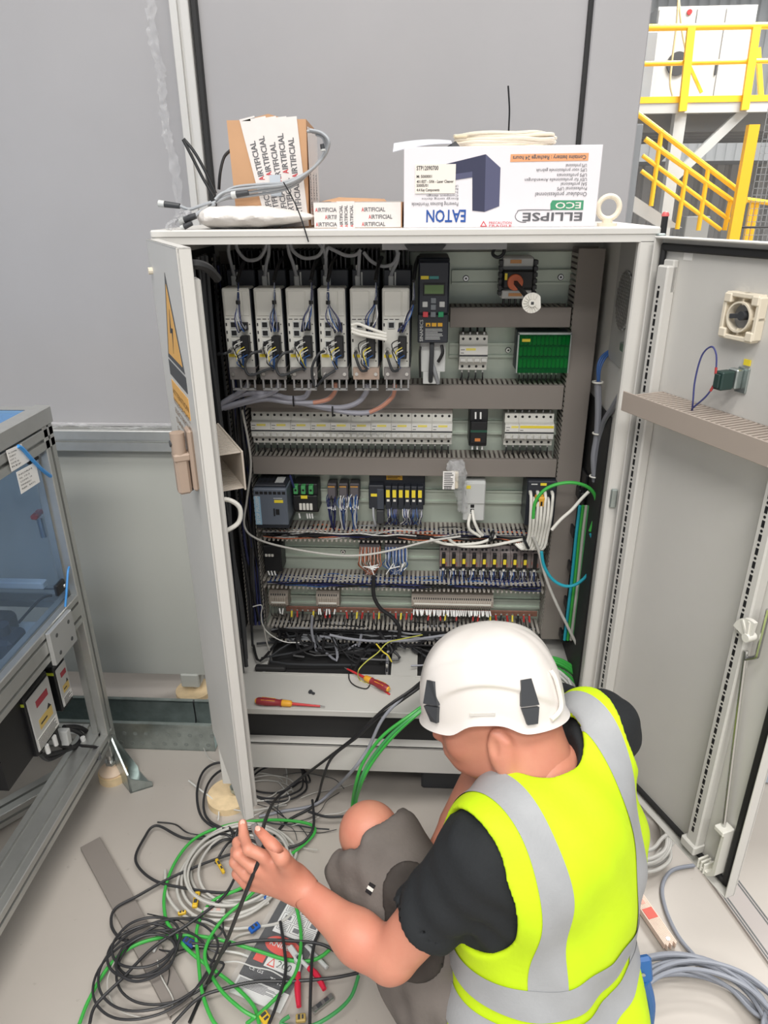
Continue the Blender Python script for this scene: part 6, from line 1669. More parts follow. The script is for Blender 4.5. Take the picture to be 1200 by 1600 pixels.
for k in range(5): up_text(lt, ['UPS power', 'Battery backup', 'Surge protection', 'Compact design', 'Energy saving device'][k], 716, 289+k*5, 3*pxm, [20, 26, 40, 50, 58][k]*pxm, m_gr_p)
lt.build('lettering', EB, smooth=0)
ol = MB(m_gr_p)
pts = [e(*p) for p in ((863, 328), (815, 328), (808, 332), (805, 338), (808, 344), (815, 347), (822, 347))]
ol.tube([V((p[0], yb_-.0004, p[1])) for p in pts], .0007, n=4); ol.build('logo_line', EB, smooth=0)
wr2 = MB(m_red_p); epoly(wr2, [(750, 354), (761, 354), (755.5, 345)], m_red_p, .0006); epoly(wr2, [(752.5, 352.8), (758.5, 352.8), (755.5, 347.5)], m_box, .0008); wr2.use(m_red_p).text('PRECAUTION', (e(764, 350)[0], yb_-.001, e(764, 350)[1]), (1, 0, 0), (0, 0, 1), 3.6*pxm, width=36*pxm)
wr2.text('FRAGILE', (e(764, 354.5)[0], yb_-.001, e(764, 354.5)[1]), (1, 0, 0), (0, 0, 1), 3.2*pxm, width=36*pxm); wr2.build('warning_print', EB, smooth=0)
sk2 = MB(M('cream_sticker', (240, 232, 222), .6)); q0, q1 = e(649, 257), e(711, 302); sk2.box(q0[0], q1[0], yb_-.0016, yb_-.0010, q1[1], q0[1]); sk2.use(m_print)
for s_, px_, py, sz, w_ in (('STP12090700', 651, 266, 6, 34), ('M: 5000001', 651, 278, 4, 24), ('401/EST - 5/06 - Laser Cleaver', 651, 286, 4, 58), ('50005/01', 651, 292, 4, 18), ('4.4 Key Components', 651, 299, 4, 36)):
    sk2.text(s_, (e(px_, py)[0], yb_-.0020, e(px_, py)[1]), (1, 0, 0), (0, 0, 1), sz*pxm, width=w_*pxm, bold=True)
sk2.build('sticker', EB, smooth=0, label='cream address sticker printed upright')
# on that box: label sheet, cable coil, tie
a, b = P(614, 224, y=.06), P(706, 222, y=.06)
m_lsheet = M('label_sheet', (214, 216, 224), .35)
def shf(u, v): return V((a.x+(b.x-a.x)*u, .055+.05*v, zt_+.012+.006*math.sin(u*2.5)-.010*(1-u)*(1-v)-.008*(1-v)))
tag(MB(m_lsheet).sheet(shf, 10, 3, .0012).build('label_sheet'), 'white label sheet jutting out over the left end of the printed carton', 'paper')
tb_ = MB(m_blue_p)
for k in range(8):
    p0 = shf(.12+k*.095, .05); tb_.add([p0+V((0, -.0012, .001)), p0+V((.004, -.0012, .001)), p0+V((.0065, -.0008, .008)), p0+V((.0025, -.0008, .008))], [(0, 1, 2, 3)])
c0 = P(788, 217, y=.13)
tag(MB(m_ivory).tube(loop_pts((c0.x, .13, 0), .095, .055, 0, 5, zt_+.006, .006, dz=.0035, seed=3), .0036, n=7, seg=4).build('cable_coil'), 'cream network cable coiled on top of the printed carton', 'cable')
tg = P(720, 218, y=.085); tag(MB(M('pale_tan', (206, 190, 160), .5)).box(tg.x-.014, tg.x+.012, .07, .078, zt_+.016, zt_+.022, .002).build('plug'), 'tan plug of the coiled cream cable on the printed carton', 'plug')
cable('cable_tie', 'thin black cable tie end standing straight up from the printed carton', 'cable tie', [P(794, 222, y=.09), P(795, 200, y=.09), P(796, 170, y=.09), P(794, 134, y=.09)], .0017, m_black, n=5)
fl_ = MB(m_dark); fl_.add([V((e(702, 222)[0], .05, zt_+.001)), V((e(720, 222)[0], .05, zt_+.001)), V((e(713, 222)[0], .07, zt_+.012)), V((e(700, 222)[0], .09, zt_+.004))], [(0, 1, 2, 3), (3, 2, 1, 0)])
fl_.build('flap', EB, smooth=0)
# foam wrapped bundle
p0, p1 = P(306, 340, y=.045), P(492, 344, y=.045)
FW_ = MF('bubble_film', (226, 224, 220), .78, .35, 1.0, 70)
def bun(u, v):
    a_ = 2*math.pi*u; t = v; x = p0.x+(p1.x-p0.x)*t
    ry = (.055*min(1, (t*9)**.5 if t > 0 else 0)*min(1, ((1-t)*3.2)**.6 if t < 1 else 0))
    rz_ = (.021*min(1, (t*9)**.5 if t > 0 else 0)*min(1, ((1-t)*2.2)**.6 if t < 1 else 0))
    j = 1+.018*math.sin(a_*5+t*23)+.015*math.sin(a_*7-t*37)
    return V((x, .062+math.cos(a_)*ry*j, T+.0215+math.sin(a_)*rz_*j*(1 if math.sin(a_) > 0 else .98)))
tag(MB(M('white_foam', (222, 217, 212), .55, bump=.5, bscale=120)).sheet(bun, 36, 44).build('foam_bundle'), 'long white foam wrapped bundle lying on the cabinet roof before the tall parcel', 'bundle')
# sensor leads with round connectors
m_lead = M('grey_lead', (158, 162, 166), .45)
LP_ = [((336, 312), (352, 300), (400, 293), (445, 288), (480, 270), (506, 245), (514, 222), (503, 208), (484, 203)),
       ((338, 316), (360, 306), (405, 298), (450, 290), (486, 266), (509, 240), (511, 218), (498, 207), (480, 205)),
       ((330, 318), (356, 310), (410, 303), (455, 292), (490, 262), (507, 236), (505, 216), (494, 210)),
       ((342, 308), (365, 293), (410, 288), (440, 286), (476, 272), (500, 252), (510, 230), (504, 212), (488, 206))]
for k, pts in enumerate(LP_):
    cable('sensor_lead', ['grey sensor lead in the bundle before the tall parcel, lying lowest', 'grey sensor lead in the bundle before the tall parcel, with the widest bend', 'grey sensor lead in the bundle before the tall parcel, with the tightest bend', 'grey sensor lead in the bundle before the tall parcel, lying highest'][k], 'cable', [P(x, y, y=.066+.006*k+.012*abs(math.sin(i))) for i, (x, y) in enumerate(pts)], .0030, m_lead, 'sensor leads before the tall parcel')
def conn(label, a, b, y, r=.0068, face=None):
    A_, B_ = P(*a, y=y), P(*b, y=y); d_ = (B_-A_); D = thing('round_connector', label, 'connector', A_)
    MB(m_dark).cyl(A_+d_*.25, B_, r*.92, r*.78, n=14).build('grip', D); MB(m_lblg).cyl(A_, A_+d_*.28, r, r, n=14).build('ring', D); MB(m_black).cyl(A_-d_*.004, A_+d_*.01, r*.72, n=12).build('socket', D)
    return D
conn('round black connector pointing left, on the lead sticking out beyond the cabinet corner', (248, 318), (281, 322), .03)
conn('larger round connector resting on the roof corner, its socket facing the front', (281, 346), (306, 337), .02, .0075)
conn('small round connector under the larger one at the roof corner', (283, 357), (300, 349), .015, .0055)
conn('round black connector lying in the sensor lead bundle', (362, 305), (388, 301), .055)
conn('round connector in the bend of the leads beside the tall parcel', (505, 236), (503, 225), .058, .005)
cable('sensor_lead', 'grey lead running from the leftmost round connector to the bundle', 'cable', [P(281, 322, y=.03), P(296, 327, y=.035), P(312, 322, y=.05), P(330, 316, y=.06)], .0032, m_lead)
cable('sensor_lead', 'grey lead running from the roof corner connectors into the foam bundle', 'cable', [P(304, 338, y=.022), P(314, 330, y=.04), P(322, 328, y=.06), P(336, 318, y=.066)], .0036, m_lead)
cable('black_cable', 'stiff black cable folded upwards left of the tall parcel, front strand', 'cable', [P(334, 306, y=.10), P(318, 280, y=.10), P(300, 245, y=.10), P(286, 218, y=.10)], .0032, m_wk)
cable('black_cable', 'stiff black cable folded upwards left of the tall parcel, rear strand', 'cable', [P(337, 302, y=.115), P(322, 270, y=.115), P(304, 238, y=.115), P(287, 217, y=.115)], .0032, m_wk)
cable('black_cable', 'black cable bowing up behind the left side of the tall parcel', 'cable', [P(342, 296, y=.14), P(344, 270, y=.14), P(350, 246, y=.16), P(360, 235, y=.20)], .0032, m_wk)
cable('cable_tie', 'thin black tie end hanging from the lead bundle over the roof edge', 'cable tie', [P(443, 285, y=.045), P(458, 312, y=.03), P(470, 340, y=.0), P(482, 378, y=-.008)], .0014, m_black, n=5)
strip('plastic_film', 'small crumpled clear film scrap at the left roof corner', [P(292, 330, y=.02), P(280, 342, y=.02), P(270, 350, y=.018), P(268, 360, y=.016)], .022, (1, 0, .2), amp=.014)
# ------------------------------------------------------------------ aluminium test station at the left edge
XS = -.85
WS = thing('test_station', 'aluminium profile test station with blue tinted clear panels at the left', 'machine', (-1.2, -.3, 0))
def ext(name, p0, p1, w, h=None, up=(0, 0, 1)):
    m_ = MB(m_alu); extrusion(m_, p0, p1, w, h, up); return m_.build(name, WS, smooth=0)
zT = 1.15; zM1, zM0 = .650, .566; zB1, zB0 = .182, .137
yR = .128
ext('post', (XS-.0225, yR-.0225, .10), (XS-.0225, yR-.0225, zT-.045), .045)
ext('post', (XS-.75, yR-.0225, .10), (XS-.75, yR-.0225, zT-.045), .045)
ext('post', (XS-.0225, -1.25, .10), (XS-.0225, -1.25, zT-.045), .045)
ext('top_rail', (XS-.0225, yR, zT-.075), (XS-.0225, -1.3, zT-.075), .045, .05)
ext('top_rail', (XS-.045, yR-.0225, zT-.075), (XS-.75, yR-.0225, zT-.075), .045, .05)
ext('mid_rail', (XS-.0225, yR-.045, (zM0+zM1)/2), (XS-.0225, -1.3, (zM0+zM1)/2), .045, .084)
ext('mid_rail', (XS-.045, yR-.0225, zM1-.02), (XS-.75, yR-.0225, zM1-.02), .045, .045)
ext('bottom_rail', (XS-.045, yR-.002, (zB0+zB1)/2), (XS-.045, -1.3, (zB0+zB1)/2), .09, .045)
ext('bottom_rail', (XS-.09, yR-.0225, (zB0+zB1)/2), (XS-.75, yR-.0225, (zB0+zB1)/2), .045, .045)
# lid
lid = MB(m_alu); lid.box(XS-.035, XS+.004, -1.3, yR+.004, zT-.044, zT-.002, .003).box(XS-.75, XS-.03, yR-.04, yR+.004, zT-.044, zT-.006, .003); lid.build('lid_frame', WS)
m_blue = MF('blue_pane', (170, 186, 202), .12, .06, tint=(232, 240, 248))
m_bluet = MF('blue_lid', (120, 172, 220), .45, .12, tint=(190, 215, 240))
MB(m_bluet).box(XS-.72, XS-.034, -1.3, yR-.03, zT-.012, zT-.006).build('lid_pane', WS, smooth=0)
MB(M('lid_reflection_tint', (150, 196, 226), .4)).box(XS-.70, XS-.09, yR-.075, yR-.062, zT-.0058, zT-.005).box(XS-.10, XS-.088, -1.2, yR-.06, zT-.0058, zT-.005).build('lid_reflection', WS, smooth=0)  # pale stripes: the film's reflection painted onto the lid
MB(m_blue).box(XS-.028, XS-.023, -1.25, yR-.05, zM1, zT-.10).build('side_pane', WS, smooth=0)
MB(m_blue).box(XS-.72, XS-.06, yR-.024, yR-.019, zM1, zT-.10).build('rear_pane', WS, smooth=0)
# corner plate
c = [P(80, 985, x=XS+.004), P(125, 985, x=XS+.004)]
def sp(px, py, x=XS+.003): return P(px, py, x=x)
pl_ = [sp(85, 981), sp(110, 953), sp(120, 1005), sp(95, 1029)]
ym0, ym1 = -.095, .018
cpb = MB(M('bracket_alu', (190, 191, 190), .4, .5)).box(XS+.0005, XS+.012, ym0, ym1, zM0-.012, zM1-.004, .001); cpb.build('corner_plate', WS)
cs = MB(m_aludark)
for yy in (ym0+.028, ym1-.024):
    for zz in (zM0+.008, zM1-.026): cs.cyl((XS+.0118, yy, zz), (XS+.0126, yy, zz), .0055, n=14)
cs.build('screw_holes', WS, kind='stuff')
for yy, zz in ((.065, 1.045), (.060, .69)):
    q = V((XS-.02, yy, zz)); MB(m_black).box(XS-.030, XS-.019, yy-.03, yy+.012, zz-.016, zz+.016, .003).use(m_steel).sphere((XS-.017, yy, zz), (.005, .005, .005), 10, 6).build('pane_clip', WS)
# foot
MB(m_steel).cyl((XS-.02, .105, .03), (XS-.02, .105, .11), .010, n=12).cyl((XS-.02, .105, .055), (XS-.02, .105, .067), .017, n=6).build('levelling_screw', WS)
MB(M('beige_foot', (220, 196, 172), .5)).lathe((XS-.02, .105, .026), (0, 0, 1), [(.036, 0), (.038, .006), (.030, .014), (.014, .020), (.012, .03)], n=30).build('foot_pad', WS)
tag(MB(m_ply).cyl((XS-.02, .105, 0), (XS-.02, .105, .026), .042, n=36).build('plywood_disc'), 'small round wooden pad under the foot of the test station', 'pad')
# inside: deck, machine parts
MB(M('deck_white', (206, 212, 216), .5)).box(XS-.72, XS-.05, -1.25, yR-.05, zM0-.01, zM0).build('deck', WS, smooth=0)
MB(M('deck_rail', (214, 220, 224), .5)).box(XS-.72, XS-.07, yR-.075, yR-.05, zM1+.03, zM1+.05, .003).build('rear_ledge', WS)
mr_ = MB(m_dark); mr_.box(-1.20, -1.00, -.06, .05, zM0, zM0+.06, .012).cyl((-1.14, 0, zM0+.05), (-1.12, 0, zM0+.25), .055, .045, n=18).bar((-1.12, 0, zM0+.22), (-1.02, -.03, zM0+.36), .07, .08, b=.015).sphere((-1.02, -.03, zM0+.36), .055, 14, 10)
mr_.bar((-1.02, -.03, zM0+.36), (-1.08, -.06, zM0+.48), .055, .06, b=.012)
mr_.build('robot_arm', WS)
MB(m_anth).box(-1.02, -.94, -.10, -.02, zM0, zM0+.055, .01).cyl((-.98, -.06, zM0+.05), (-.98, -.06, zM0+.08), .02, n=14).build('gripper_block', WS)
q = P(58, 805, x=-.93)
MB(m_red).bar((-.93, q.y-.02, q.z), (-.93, q.y+.02, q.z+.004), .018, .014, b=.004).use(m_steel).cyl((-.93, q.y+.008, q.z-.01), (-.93, q.y+.010, q.z-.065), .009, n=12).build('valve', WS)
cb2 = MB(m_wk)
cb2.tube([(-1.0, -.1, zM0+.06), (-.95, -.16, zM0+.04), (-.98, -.26, zM0+.02), (-1.1, -.35, zM0+.02)], .006, n=6).tube([(-.96, -.02, zM0+.06), (-.92, .03, zM0+.10), (-.90, .05, zM0+.10)], .004, n=6); cb2.build('hose', WS)
# the tags on the blue tie
def px_card(label, c4, lines, parent=None):
    pts = [P(a, b, x=XS+.004) for a, b in c4]; mb = MB(m_paper)
    n_ = V((1, 0, 0)); mb.add([p for p in pts]+[p+n_*.0008 for p in pts], [(0, 3, 2, 1), (4, 5, 6, 7), (0, 1, 5, 4), (1, 2, 6, 5), (2, 3, 7, 6), (3, 0, 4, 7)])
    ux = (pts[1]-pts[0]).normalized(); uy = (pts[0]-pts[3]).normalized(); w_, h_ = (pts[1]-pts[0]).length, (pts[0]-pts[3]).length
    mb.use(m_print)
    for k, s_ in enumerate(lines): mb.text(s_, pts[0]+n_*.0012+ux*w_*.08-uy*h_*(.20+k*.8/len(lines)), ux, uy, h_*.07, width=w_*(.35+.08*(len(s_) % 5)))
    return tag(mb.build('paper_tag', smooth=0), label, 'tag')
px_card('upper paper tag hanging on the blue tie against the test station pane', [(9, 704), (33, 694), (46, 720), (18, 737)], ['N. COMM', 'CLIENT', 'LOT 2', 'DATE 05', 'REF'])
px_card('lower paper tag with more lines hanging on the blue tie', [(25, 738), (55, 722), (62, 753), (33, 772)], ['NORM', 'N. 10-2', 'COMM. 10', 'PANNEAU', 'REF. 4471'])
tag(MB(M('blue_tie', (70, 150, 220), .4)).tube([P(28, 697, x=XS+.006), P(36, 702, x=XS+.008), P(52, 720, x=XS+.008), P(66, 734, x=XS+.006), P(79, 744, x=XS+.003)], .0045, n=6).build('tie'), 'bright blue tie holding the paper tags at the station post', 'tie')
tag(MB(M('blue_tie', (70, 150, 220), .4)).tube([P(108, 886, x=XS+.002), P(106, 895, x=XS+.006), P(104, 925, x=XS+.006), P(102, 948, x=XS+.003)], .0028, n=6).build('tie'), 'bright blue tie at the lower rear corner of the station pane', 'tie')
# motor drives hanging under the deck
def drive(label, c4, x, depth, fins, parts_):
    p = [P(a, b, x=x) for a, b in c4]                      # top left (near), top right (far), bottom right, bottom left
    y0, y1 = (p[0].y+p[3].y)/2, (p[1].y+p[2].y)/2; z1, z0 = (p[0].z+p[1].z)/2, (p[2].z+p[3].z)/2
    D = thing('motor_drive', label, 'motor drive', ((x), (y0+y1)/2, z0))
    MB(m_black).box(x-depth, x-.002, y0-.004, y1+.004, z0-.012, z1+.012, .003).build('housing', D)
    MB(M('drive_face', (196, 196, 194), .45)).box(x-.002, x+.002, y0, y1, z0, z1, .002).build('front', D)
    h = z1-z0; w = y1-y0
    MB(M('drive_red', (170, 60, 72), .5)).box(x+.0015, x+.003, y0+w*.3, y0+w*.82, z1-h*.28, z1-h*.16).build('display', D, smooth=0)
    kk2 = MB(M('drive_amber', (214, 186, 110), .5)).box(x+.0015, x+.0028, y0+w*.25, y0+w*.85, z0+h*.32, z0+h*.50)
    kk2.use(m_print).prism([(y0+w*.66, z0+h*.5), (y0+w*.84, z0+h*.5), (y0+w*.75, z0+h*.58)], 0, x+.0015, x+.003).box(x+.0015, x+.003, y0+w*.3, y0+w*.6, z0+h*.39, z0+h*.42).build('keypad', D, smooth=0)
    lb = MB(m_paper).box(x+.0015, x+.0028, y0+.003, y1-.003, z0+.004, z0+h*.24).use(m_print)
    for k in range(6): lb.box(x+.002, x+.0032, y0+.006, y1-.006-rw.random()*.02, z0+h*(.04+k*.032), z0+h*(.052+k*.032))
    lb.build('label', D, smooth=0)
    MB(M('lime_tag', (216, 230, 70), .5)).box(x-.03, x-.004, y0-.0055, y0-.004, z1-.012, z1-.004).build('tag', D, smooth=0)
    if fins:
        fn = MB(m_black)
        for k in range(9): fn.box(x-depth+.004, x-.02, y0-.012-k*.0125, y0-.007-k*.0125, z0-.014, z1+.0)
        fn.box(x-.024, x-.012, y0-.12, y0, z0-.006, z1+.01); fn.build('heat_sink', D, smooth=0)
drive('large motor drive with grey front and black cooling fins under the station deck', [(41, 1095), (73, 1057), (93, 1130), (60, 1178)], XS-.05, .12, True, 0)
drive('slim motor drive with red display beside the station post', [(87, 1046), (101, 1031), (113, 1086), (99, 1108)], XS-.05, .10, False, 0)
hz_ = MB(m_wk)
for pts in (((66, 1180), (80, 1178), (98, 1174), (120, 1164), (128, 1150), (118, 1142), (104, 1138)), ((62, 1176), (75, 1186), (95, 1178), (110, 1166)), ((86, 1140), (92, 1160), (104, 1168), (124, 1168), (132, 1176)), ((100, 1136), (122, 1136), (138, 1146), (142, 1165))):
    hz_.tube([P(a, b, x=XS-.07) for a, b in pts], .0065, n=7)
tag(hz_.build('drive_cables'), 'black cables looping below the motor drives', 'cables', kind='stuff')
tag(MB(m_lblg).bar(P(98, 1140, x=XS-.06), P(102, 1162, x=XS-.06), .03, .02, b=.002).build('filter'), 'small grey filter block hanging between the cables below the motor drives', 'filter')
tag(MB(m_ferr).tube([P(72, 1164, x=XS-.05), P(76, 1176, x=XS-.05)], .006, n=8).tube([P(84, 1150, x=XS-.05), P(88, 1164, x=XS-.05)], .006, n=8).tube([P(129, 1152, x=XS-.06), P(133, 1166, x=XS-.06)], .007, n=8).build('cable_sleeves'), 'white cable sleeves under the motor drives', 'sleeves', kind='stuff')
tag(MB(m_black).bar(P(126, 1165, x=XS-.03), P(150, 1167, x=XS-.012), .012, .006).bar(P(150, 1167, x=XS-.012), P(155, 1187, x=XS+.001), .014, .005).build('hose_clip'), 'black clip hooked over the bottom rail of the station', 'clip')
# profile bars lying on the floor beneath the station
a, b = P(-30, 1290, z=.03), P(104, 1214, z=.03)
m_ = MB(m_alu); extrusion(m_, a, b, .06, .045); tag(m_.build('floor_profile', smooth=0), 'aluminium profile lying on the floor beneath the test station', 'profile')
# galvanised gusset bracket
GB = thing('angle_bracket', 'galvanised gusset angle bracket standing on the floor beside the station foot', 'bracket', P(215, 1235, z=0))
z0 = 0.0
gx0, gy0 = P(200, 1236, z=0).x, P(200, 1236, z=0).y
A0 = P(183, 1212, z=0); A1 = P(204, 1240, z=0)          # foot line of the upright plate
B1 = P(239, 1229, z=0); B0 = P(216, 1204, z=0)
hgt = .165
up_ = V((0, 0, 1)); d1 = (A1-A0); d2 = (B1-A1)
def slabq(name, pts, th, n_): 
    n_ = V(n_).normalized()*th; k = len(pts)
    MB(m_zinc).add([V(p) for p in pts]+[V(p)+n_ for p in pts], [tuple(range(k))[::-1], tuple(range(k, 2*k))]+[(i, (i+1) % k, k+(i+1) % k, k+i) for i in range(k)]).build(name, GB, smooth=0)
slabq('upright_plate', [A0, A1, A1+up_*(hgt*.42), A0+up_*hgt], .005, d2)
slabq('base_plate', [A0, A1, B1, B0], .005, up_)
slabq('gusset', [A0, B0, B0+up_*.02, A0+d2*.12+up_*hgt, A0+up_*hgt], .004, d1)
slabq('gusset', [A1, B1, B1+up_*.018, A1+d2*.15+up_*.05, A1+up_*(hgt*.42)], .004, -d1)
sl_ = MB(m_dark)
for f in (.55, .75): 
    c = A0.lerp(A1, .45)+up_*(hgt*f*.8)+d2.normalized()*(.0055); sl_.bar(c-up_*.008, c+up_*.008, .006, .001, up=tuple(d2))
for f in (.35, .7): 
    c = A1.lerp(B1, f)+(-d1.normalized()*.03)+up_*.0056; sl_.cyl(c, c+up_*.0006, .005, n=10)
sl_.build('slots', GB, kind='stuff')
# ------------------------------------------------------------------ cables in and before the cabinet
m_grn = M('green_cable', (62, 168, 70), .4); m_grnd = M('green_cable2', (66, 148, 84), .4); m_teal = M('teal_cable', (40, 158, 178), .4)
m_gry = M('grey_cable', (140, 142, 150), .45); m_gryl = M('pale_grey_cable', (186, 184, 178), .45); m_blkc = M('black_cable', (44, 44, 46), .45)
def pc(pts, **k): return [P(a, b, **k) for a, b in pts]
def fl_path(pts, z0=.006, dz=.004, seed=1):
    r_ = random.Random(seed); return [P(a, b, z=z0+r_.random()*dz) for a, b in pts]
# cables drooping across the right half of the cabinet
cable('green_cable', 'green cable looping from the network switch over to the right cable comb', 'cable', pc([(833, 810), (836, 786), (848, 768), (866, 758), (890, 754), (912, 758), (926, 768), (932, 784), (930, 806), (922, 830)], y=.17), .0044, m_grn)
cable('teal_cable', 'teal cable loop hanging below the network switch', 'cable', pc([(846, 862), (850, 884), (862, 904), (880, 915), (898, 914), (916, 900), (927, 878), (929, 854), (923, 834)], y=.165), .0042, m_teal)
cable('white_cable', 'white cable rising from the network switch to the right cable comb', 'cable', pc([(862, 828), (876, 812), (894, 796), (908, 780), (920, 768)], y=.17), .0042, m_white)
cable('white_cable', 'long pale cable hanging from the network switch to the right corner of the cabinet', 'cable', [P(832, 838, y=.25), P(841, 858, y=.25), P(852, 900, y=.24), P(868, 940, y=.22), P(890, 985, y=.20), P(906, 1020, y=.18), P(912, 1060, y=.16), P(916, 1086, y=.15)], .0042, m_gryl)
cable('white_cable', 'thin pale cable sagging across the middle of the cabinet from the left door', 'cable', [P(378, 640, y=.26), P(388, 690, y=.27), P(392, 730, y=.27), P(386, 780, y=.262), P(382, 822, y=.255), P(402, 842, y=.255), P(450, 856, y=.255), P(520, 867, y=.255), P(570, 867, y=.255), P(620, 858, y=.26), P(668, 846, y=.262), P(720, 838, y=.265)], .0031, m_gryl)
for k, (pts, lb) in enumerate(((((672, 842), (692, 849), (715, 851), (750, 848), (775, 838)), 'upper one'), (((700, 841), (716, 852), (742, 854), (770, 852), (806, 845), (822, 842)), 'lower one'))):
    cable('white_cable', 'white network cable lying on the open duct below the grey module, %s' % lb, 'cable', pc(pts, y=.288), .0042, m_white)
tag(MB(m_black).ring(P(768, 838, y=.28), (1, 0, -.3), .013, .004, 18, 7).build('hook_loop_tie'), 'black hook and loop strap round the white cables in the open duct', 'strap')
tag(MB(m_black).ring(P(822, 848, y=.27), (1, 0, .5), .016, .004, 18, 7).build('hook_loop_tie'), 'black hook and loop strap round the cables below the network switch', 'strap')
cable('black_cable', 'thick black cable running down from the brown wires through the lower ducts', 'cable', pc([(584, 900), (584, 930), (594, 950), (610, 962), (622, 976), (624, 992), (616, 1014)], y=.27), .0058, m_wk)
cable('grey_cable', 'grey cable dropping from the lowest duct into the floor opening', 'cable', pc([(488, 962), (487, 985), (492, 1008), (498, 1026)], y=.27), .0042, m_gry)
cable('grey_cable', 'long grey cable running along under the lowest duct', 'cable', pc([(515, 992), (545, 998), (590, 1002), (640, 1000), (700, 992), (760, 986)], y=.265), .0040, m_gry)
cable('white_cable', 'thin pale wire curving along the left end of the open ducts', 'cable', pc([(395, 948), (409, 946), (408, 962), (412, 980), (426, 994), (446, 1003), (468, 1004)], y=.27), .0018, m_ww)
cable('white_cable', 'thin pale wire hanging to the brush strip at the left opening', 'cable', pc([(412, 978), (416, 1000), (422, 1020), (426, 1042)], y=.24), .0020, m_gryl)
cable('yellow_green_cable', 'yellow and green earth wire curling over the floor opening', 'cable', [P(660, 992, y=.25), P(630, 998, y=.22), P(606, 1004, y=.19), P(590, 1020, y=.15), P(572, 1034, y=.12), P(560, 1048, y=.09), P(562, 1062, z=.356), P(576, 1068, z=.354)], .0016, M('earth_wire', (186, 186, 84), .5))
cable('yellow_green_cable', 'short crossed yellow and green earth wire at the floor opening', 'cable', pc([(588, 1006), (598, 1018), (606, 1024), (612, 1034)], y=.17), .0020, m_wy)
# the comb on the right wall with its vertical cables
KB = thing('cable_comb', 'black cable comb with finger hooks on the right inside wall of the cabinet', 'cable holder', (.45, .26, .4))
for k, (px_, py_) in enumerate(((916, 772), (907, 832), (902, 888), (896, 944), (888, 994))):
    c = P(px_, py_, y=.26)
    MB(m_black).box(c.x-.022, .478, .24, .28, c.z-.010, c.z+.010, .003).box(c.x-.024, c.x-.017, .24, .28, c.z-.010, c.z+.018, .002).build('hook', KB)
MB(m_black).box(.472, .479, .25, .32, P(900, 1010, y=.22).z, P(930, 750, y=.22).z, .002).build('rail', KB)
for k, (xo, mt, nm) in enumerate(((0, m_teal, 'teal'), (5, m_grn, 'green'), (10, m_gryl, 'pale grey'), (14, m_grnd, 'dark green'))):
    cable('vertical_cable', '%s cable running straight down behind the black cable comb' % nm, 'cable', [P(906+xo, 790, y=.222), P(900+xo, 840, y=.222), P(894+xo, 900, y=.222), P(888+xo, 950, y=.222), P(882+xo, 1000, y=.222)], .0042, mt)
# grey conduits on the right wall
cable('grey_conduit', 'thick grey cable coming down the right inside wall with blue wires at its top', 'cable', [P(934, 596, y=.20), P(935, 640, y=.20), P(933, 680, y=.20), P(928, 715, y=.20), P(930, 752, y=.20)], .0080, m_gry)
cable('grey_conduit', 'grey cable joining from the right jamb towards the vertical grey cable', 'cable', [P(972, 612, y=.05), P(958, 636, y=.10), P(944, 660, y=.16), P(938, 690, y=.195), P(934, 720, y=.20)], .0070, m_gry)
for k in range(3):
    cable('blue_wire', 'blue wire bending from the right wall bracket into the grey cable, %s' % ('outer', 'middle', 'inner')[k], 'wire', [P(934+k, 597, y=.20), P(934+k*2, 572+k*2, y=.20), P(941+k*3, 556+k, y=.21), P(956+k*2, 546+k, y=.23), P(972, 542+k*2, y=.25)], .0026, m_wb)
for py_, tl in ((597, 'at the top of'), (677, 'round the middle of'), (744, 'near the lower end of')):
    c = P(934 if py_ < 700 else 929, py_, y=.20); tag(MB(m_white).ring(c, (0, 0, 1), .0115, .0022, 16, 6).build('cable_tie'), 'white cable tie %s the thick grey cable on the right wall' % tl, 'cable tie')
tag(MB(m_dark).ring(P(935, 752, y=.2), (0, 1, .2), .012, .004, 16, 8).build('gland_ring'), 'dark ring at the lower end of the thick grey cable', 'ring')
lw = MB(); r_ = random.Random(17)
for k in range(12):
    yy = r_.uniform(.07, .30); xx = -.476+r_.uniform(0, .03)
    lw.use(r_.choice([m_blkc, m_wk, m_dark, m_wk])).tube([V((xx+r_.uniform(-.004, .006), yy+r_.uniform(-.012, .012), z)) for z in (.38, .55, .75, .95, 1.15, 1.32, 1.48)], r_.choice([.004, .005, .0065]), n=6, seg=4)
tag(lw.build('wire_loom'), 'black cables running down the left inside wall of the cabinet', 'wires', kind='stuff')
# tangle in the floor opening
tg = MB(); r_ = random.Random(21)
for k in range(80):
    mt = r_.choice([m_gry, m_gryl, m_gry, m_gry, m_dark, m_blkc])
    pts = []; cx0, cy0 = r_.uniform(x1+.05, x2-.05), r_.uniform(ya+.03, yb+.09); rx0, ry0 = r_.uniform(.05, .15), r_.uniform(.02, .07); a0_ = r_.uniform(0, 6.28); sp_ = r_.uniform(2.0, 4.6); tl_ = r_.uniform(-.5, .5); hz0 = r_.uniform(-.035, .03)
    for i in range(8):
        a_ = a0_+sp_*i/7; xx_, yy_ = math.cos(a_)*rx0, math.sin(a_)*ry0
        pts.append(V((min(max(cx0+xx_*math.cos(tl_)-yy_*math.sin(tl_), x1+.012), x2-.012), min(max(cy0+xx_*math.sin(tl_)+yy_*math.cos(tl_), ya+.014), yb+.15), ZB-.02+hz0+.03*math.sin(math.pi*i/7))))
    tg.use(mt).tube(pts, r_.choice([.0026, .0032, .0036, .004]), n=6, seg=5)
tag(tg.build('cable_tangle'), 'tangle of grey and black cables filling the left floor opening of the cabinet', 'cables', kind='stuff')
tg = MB()
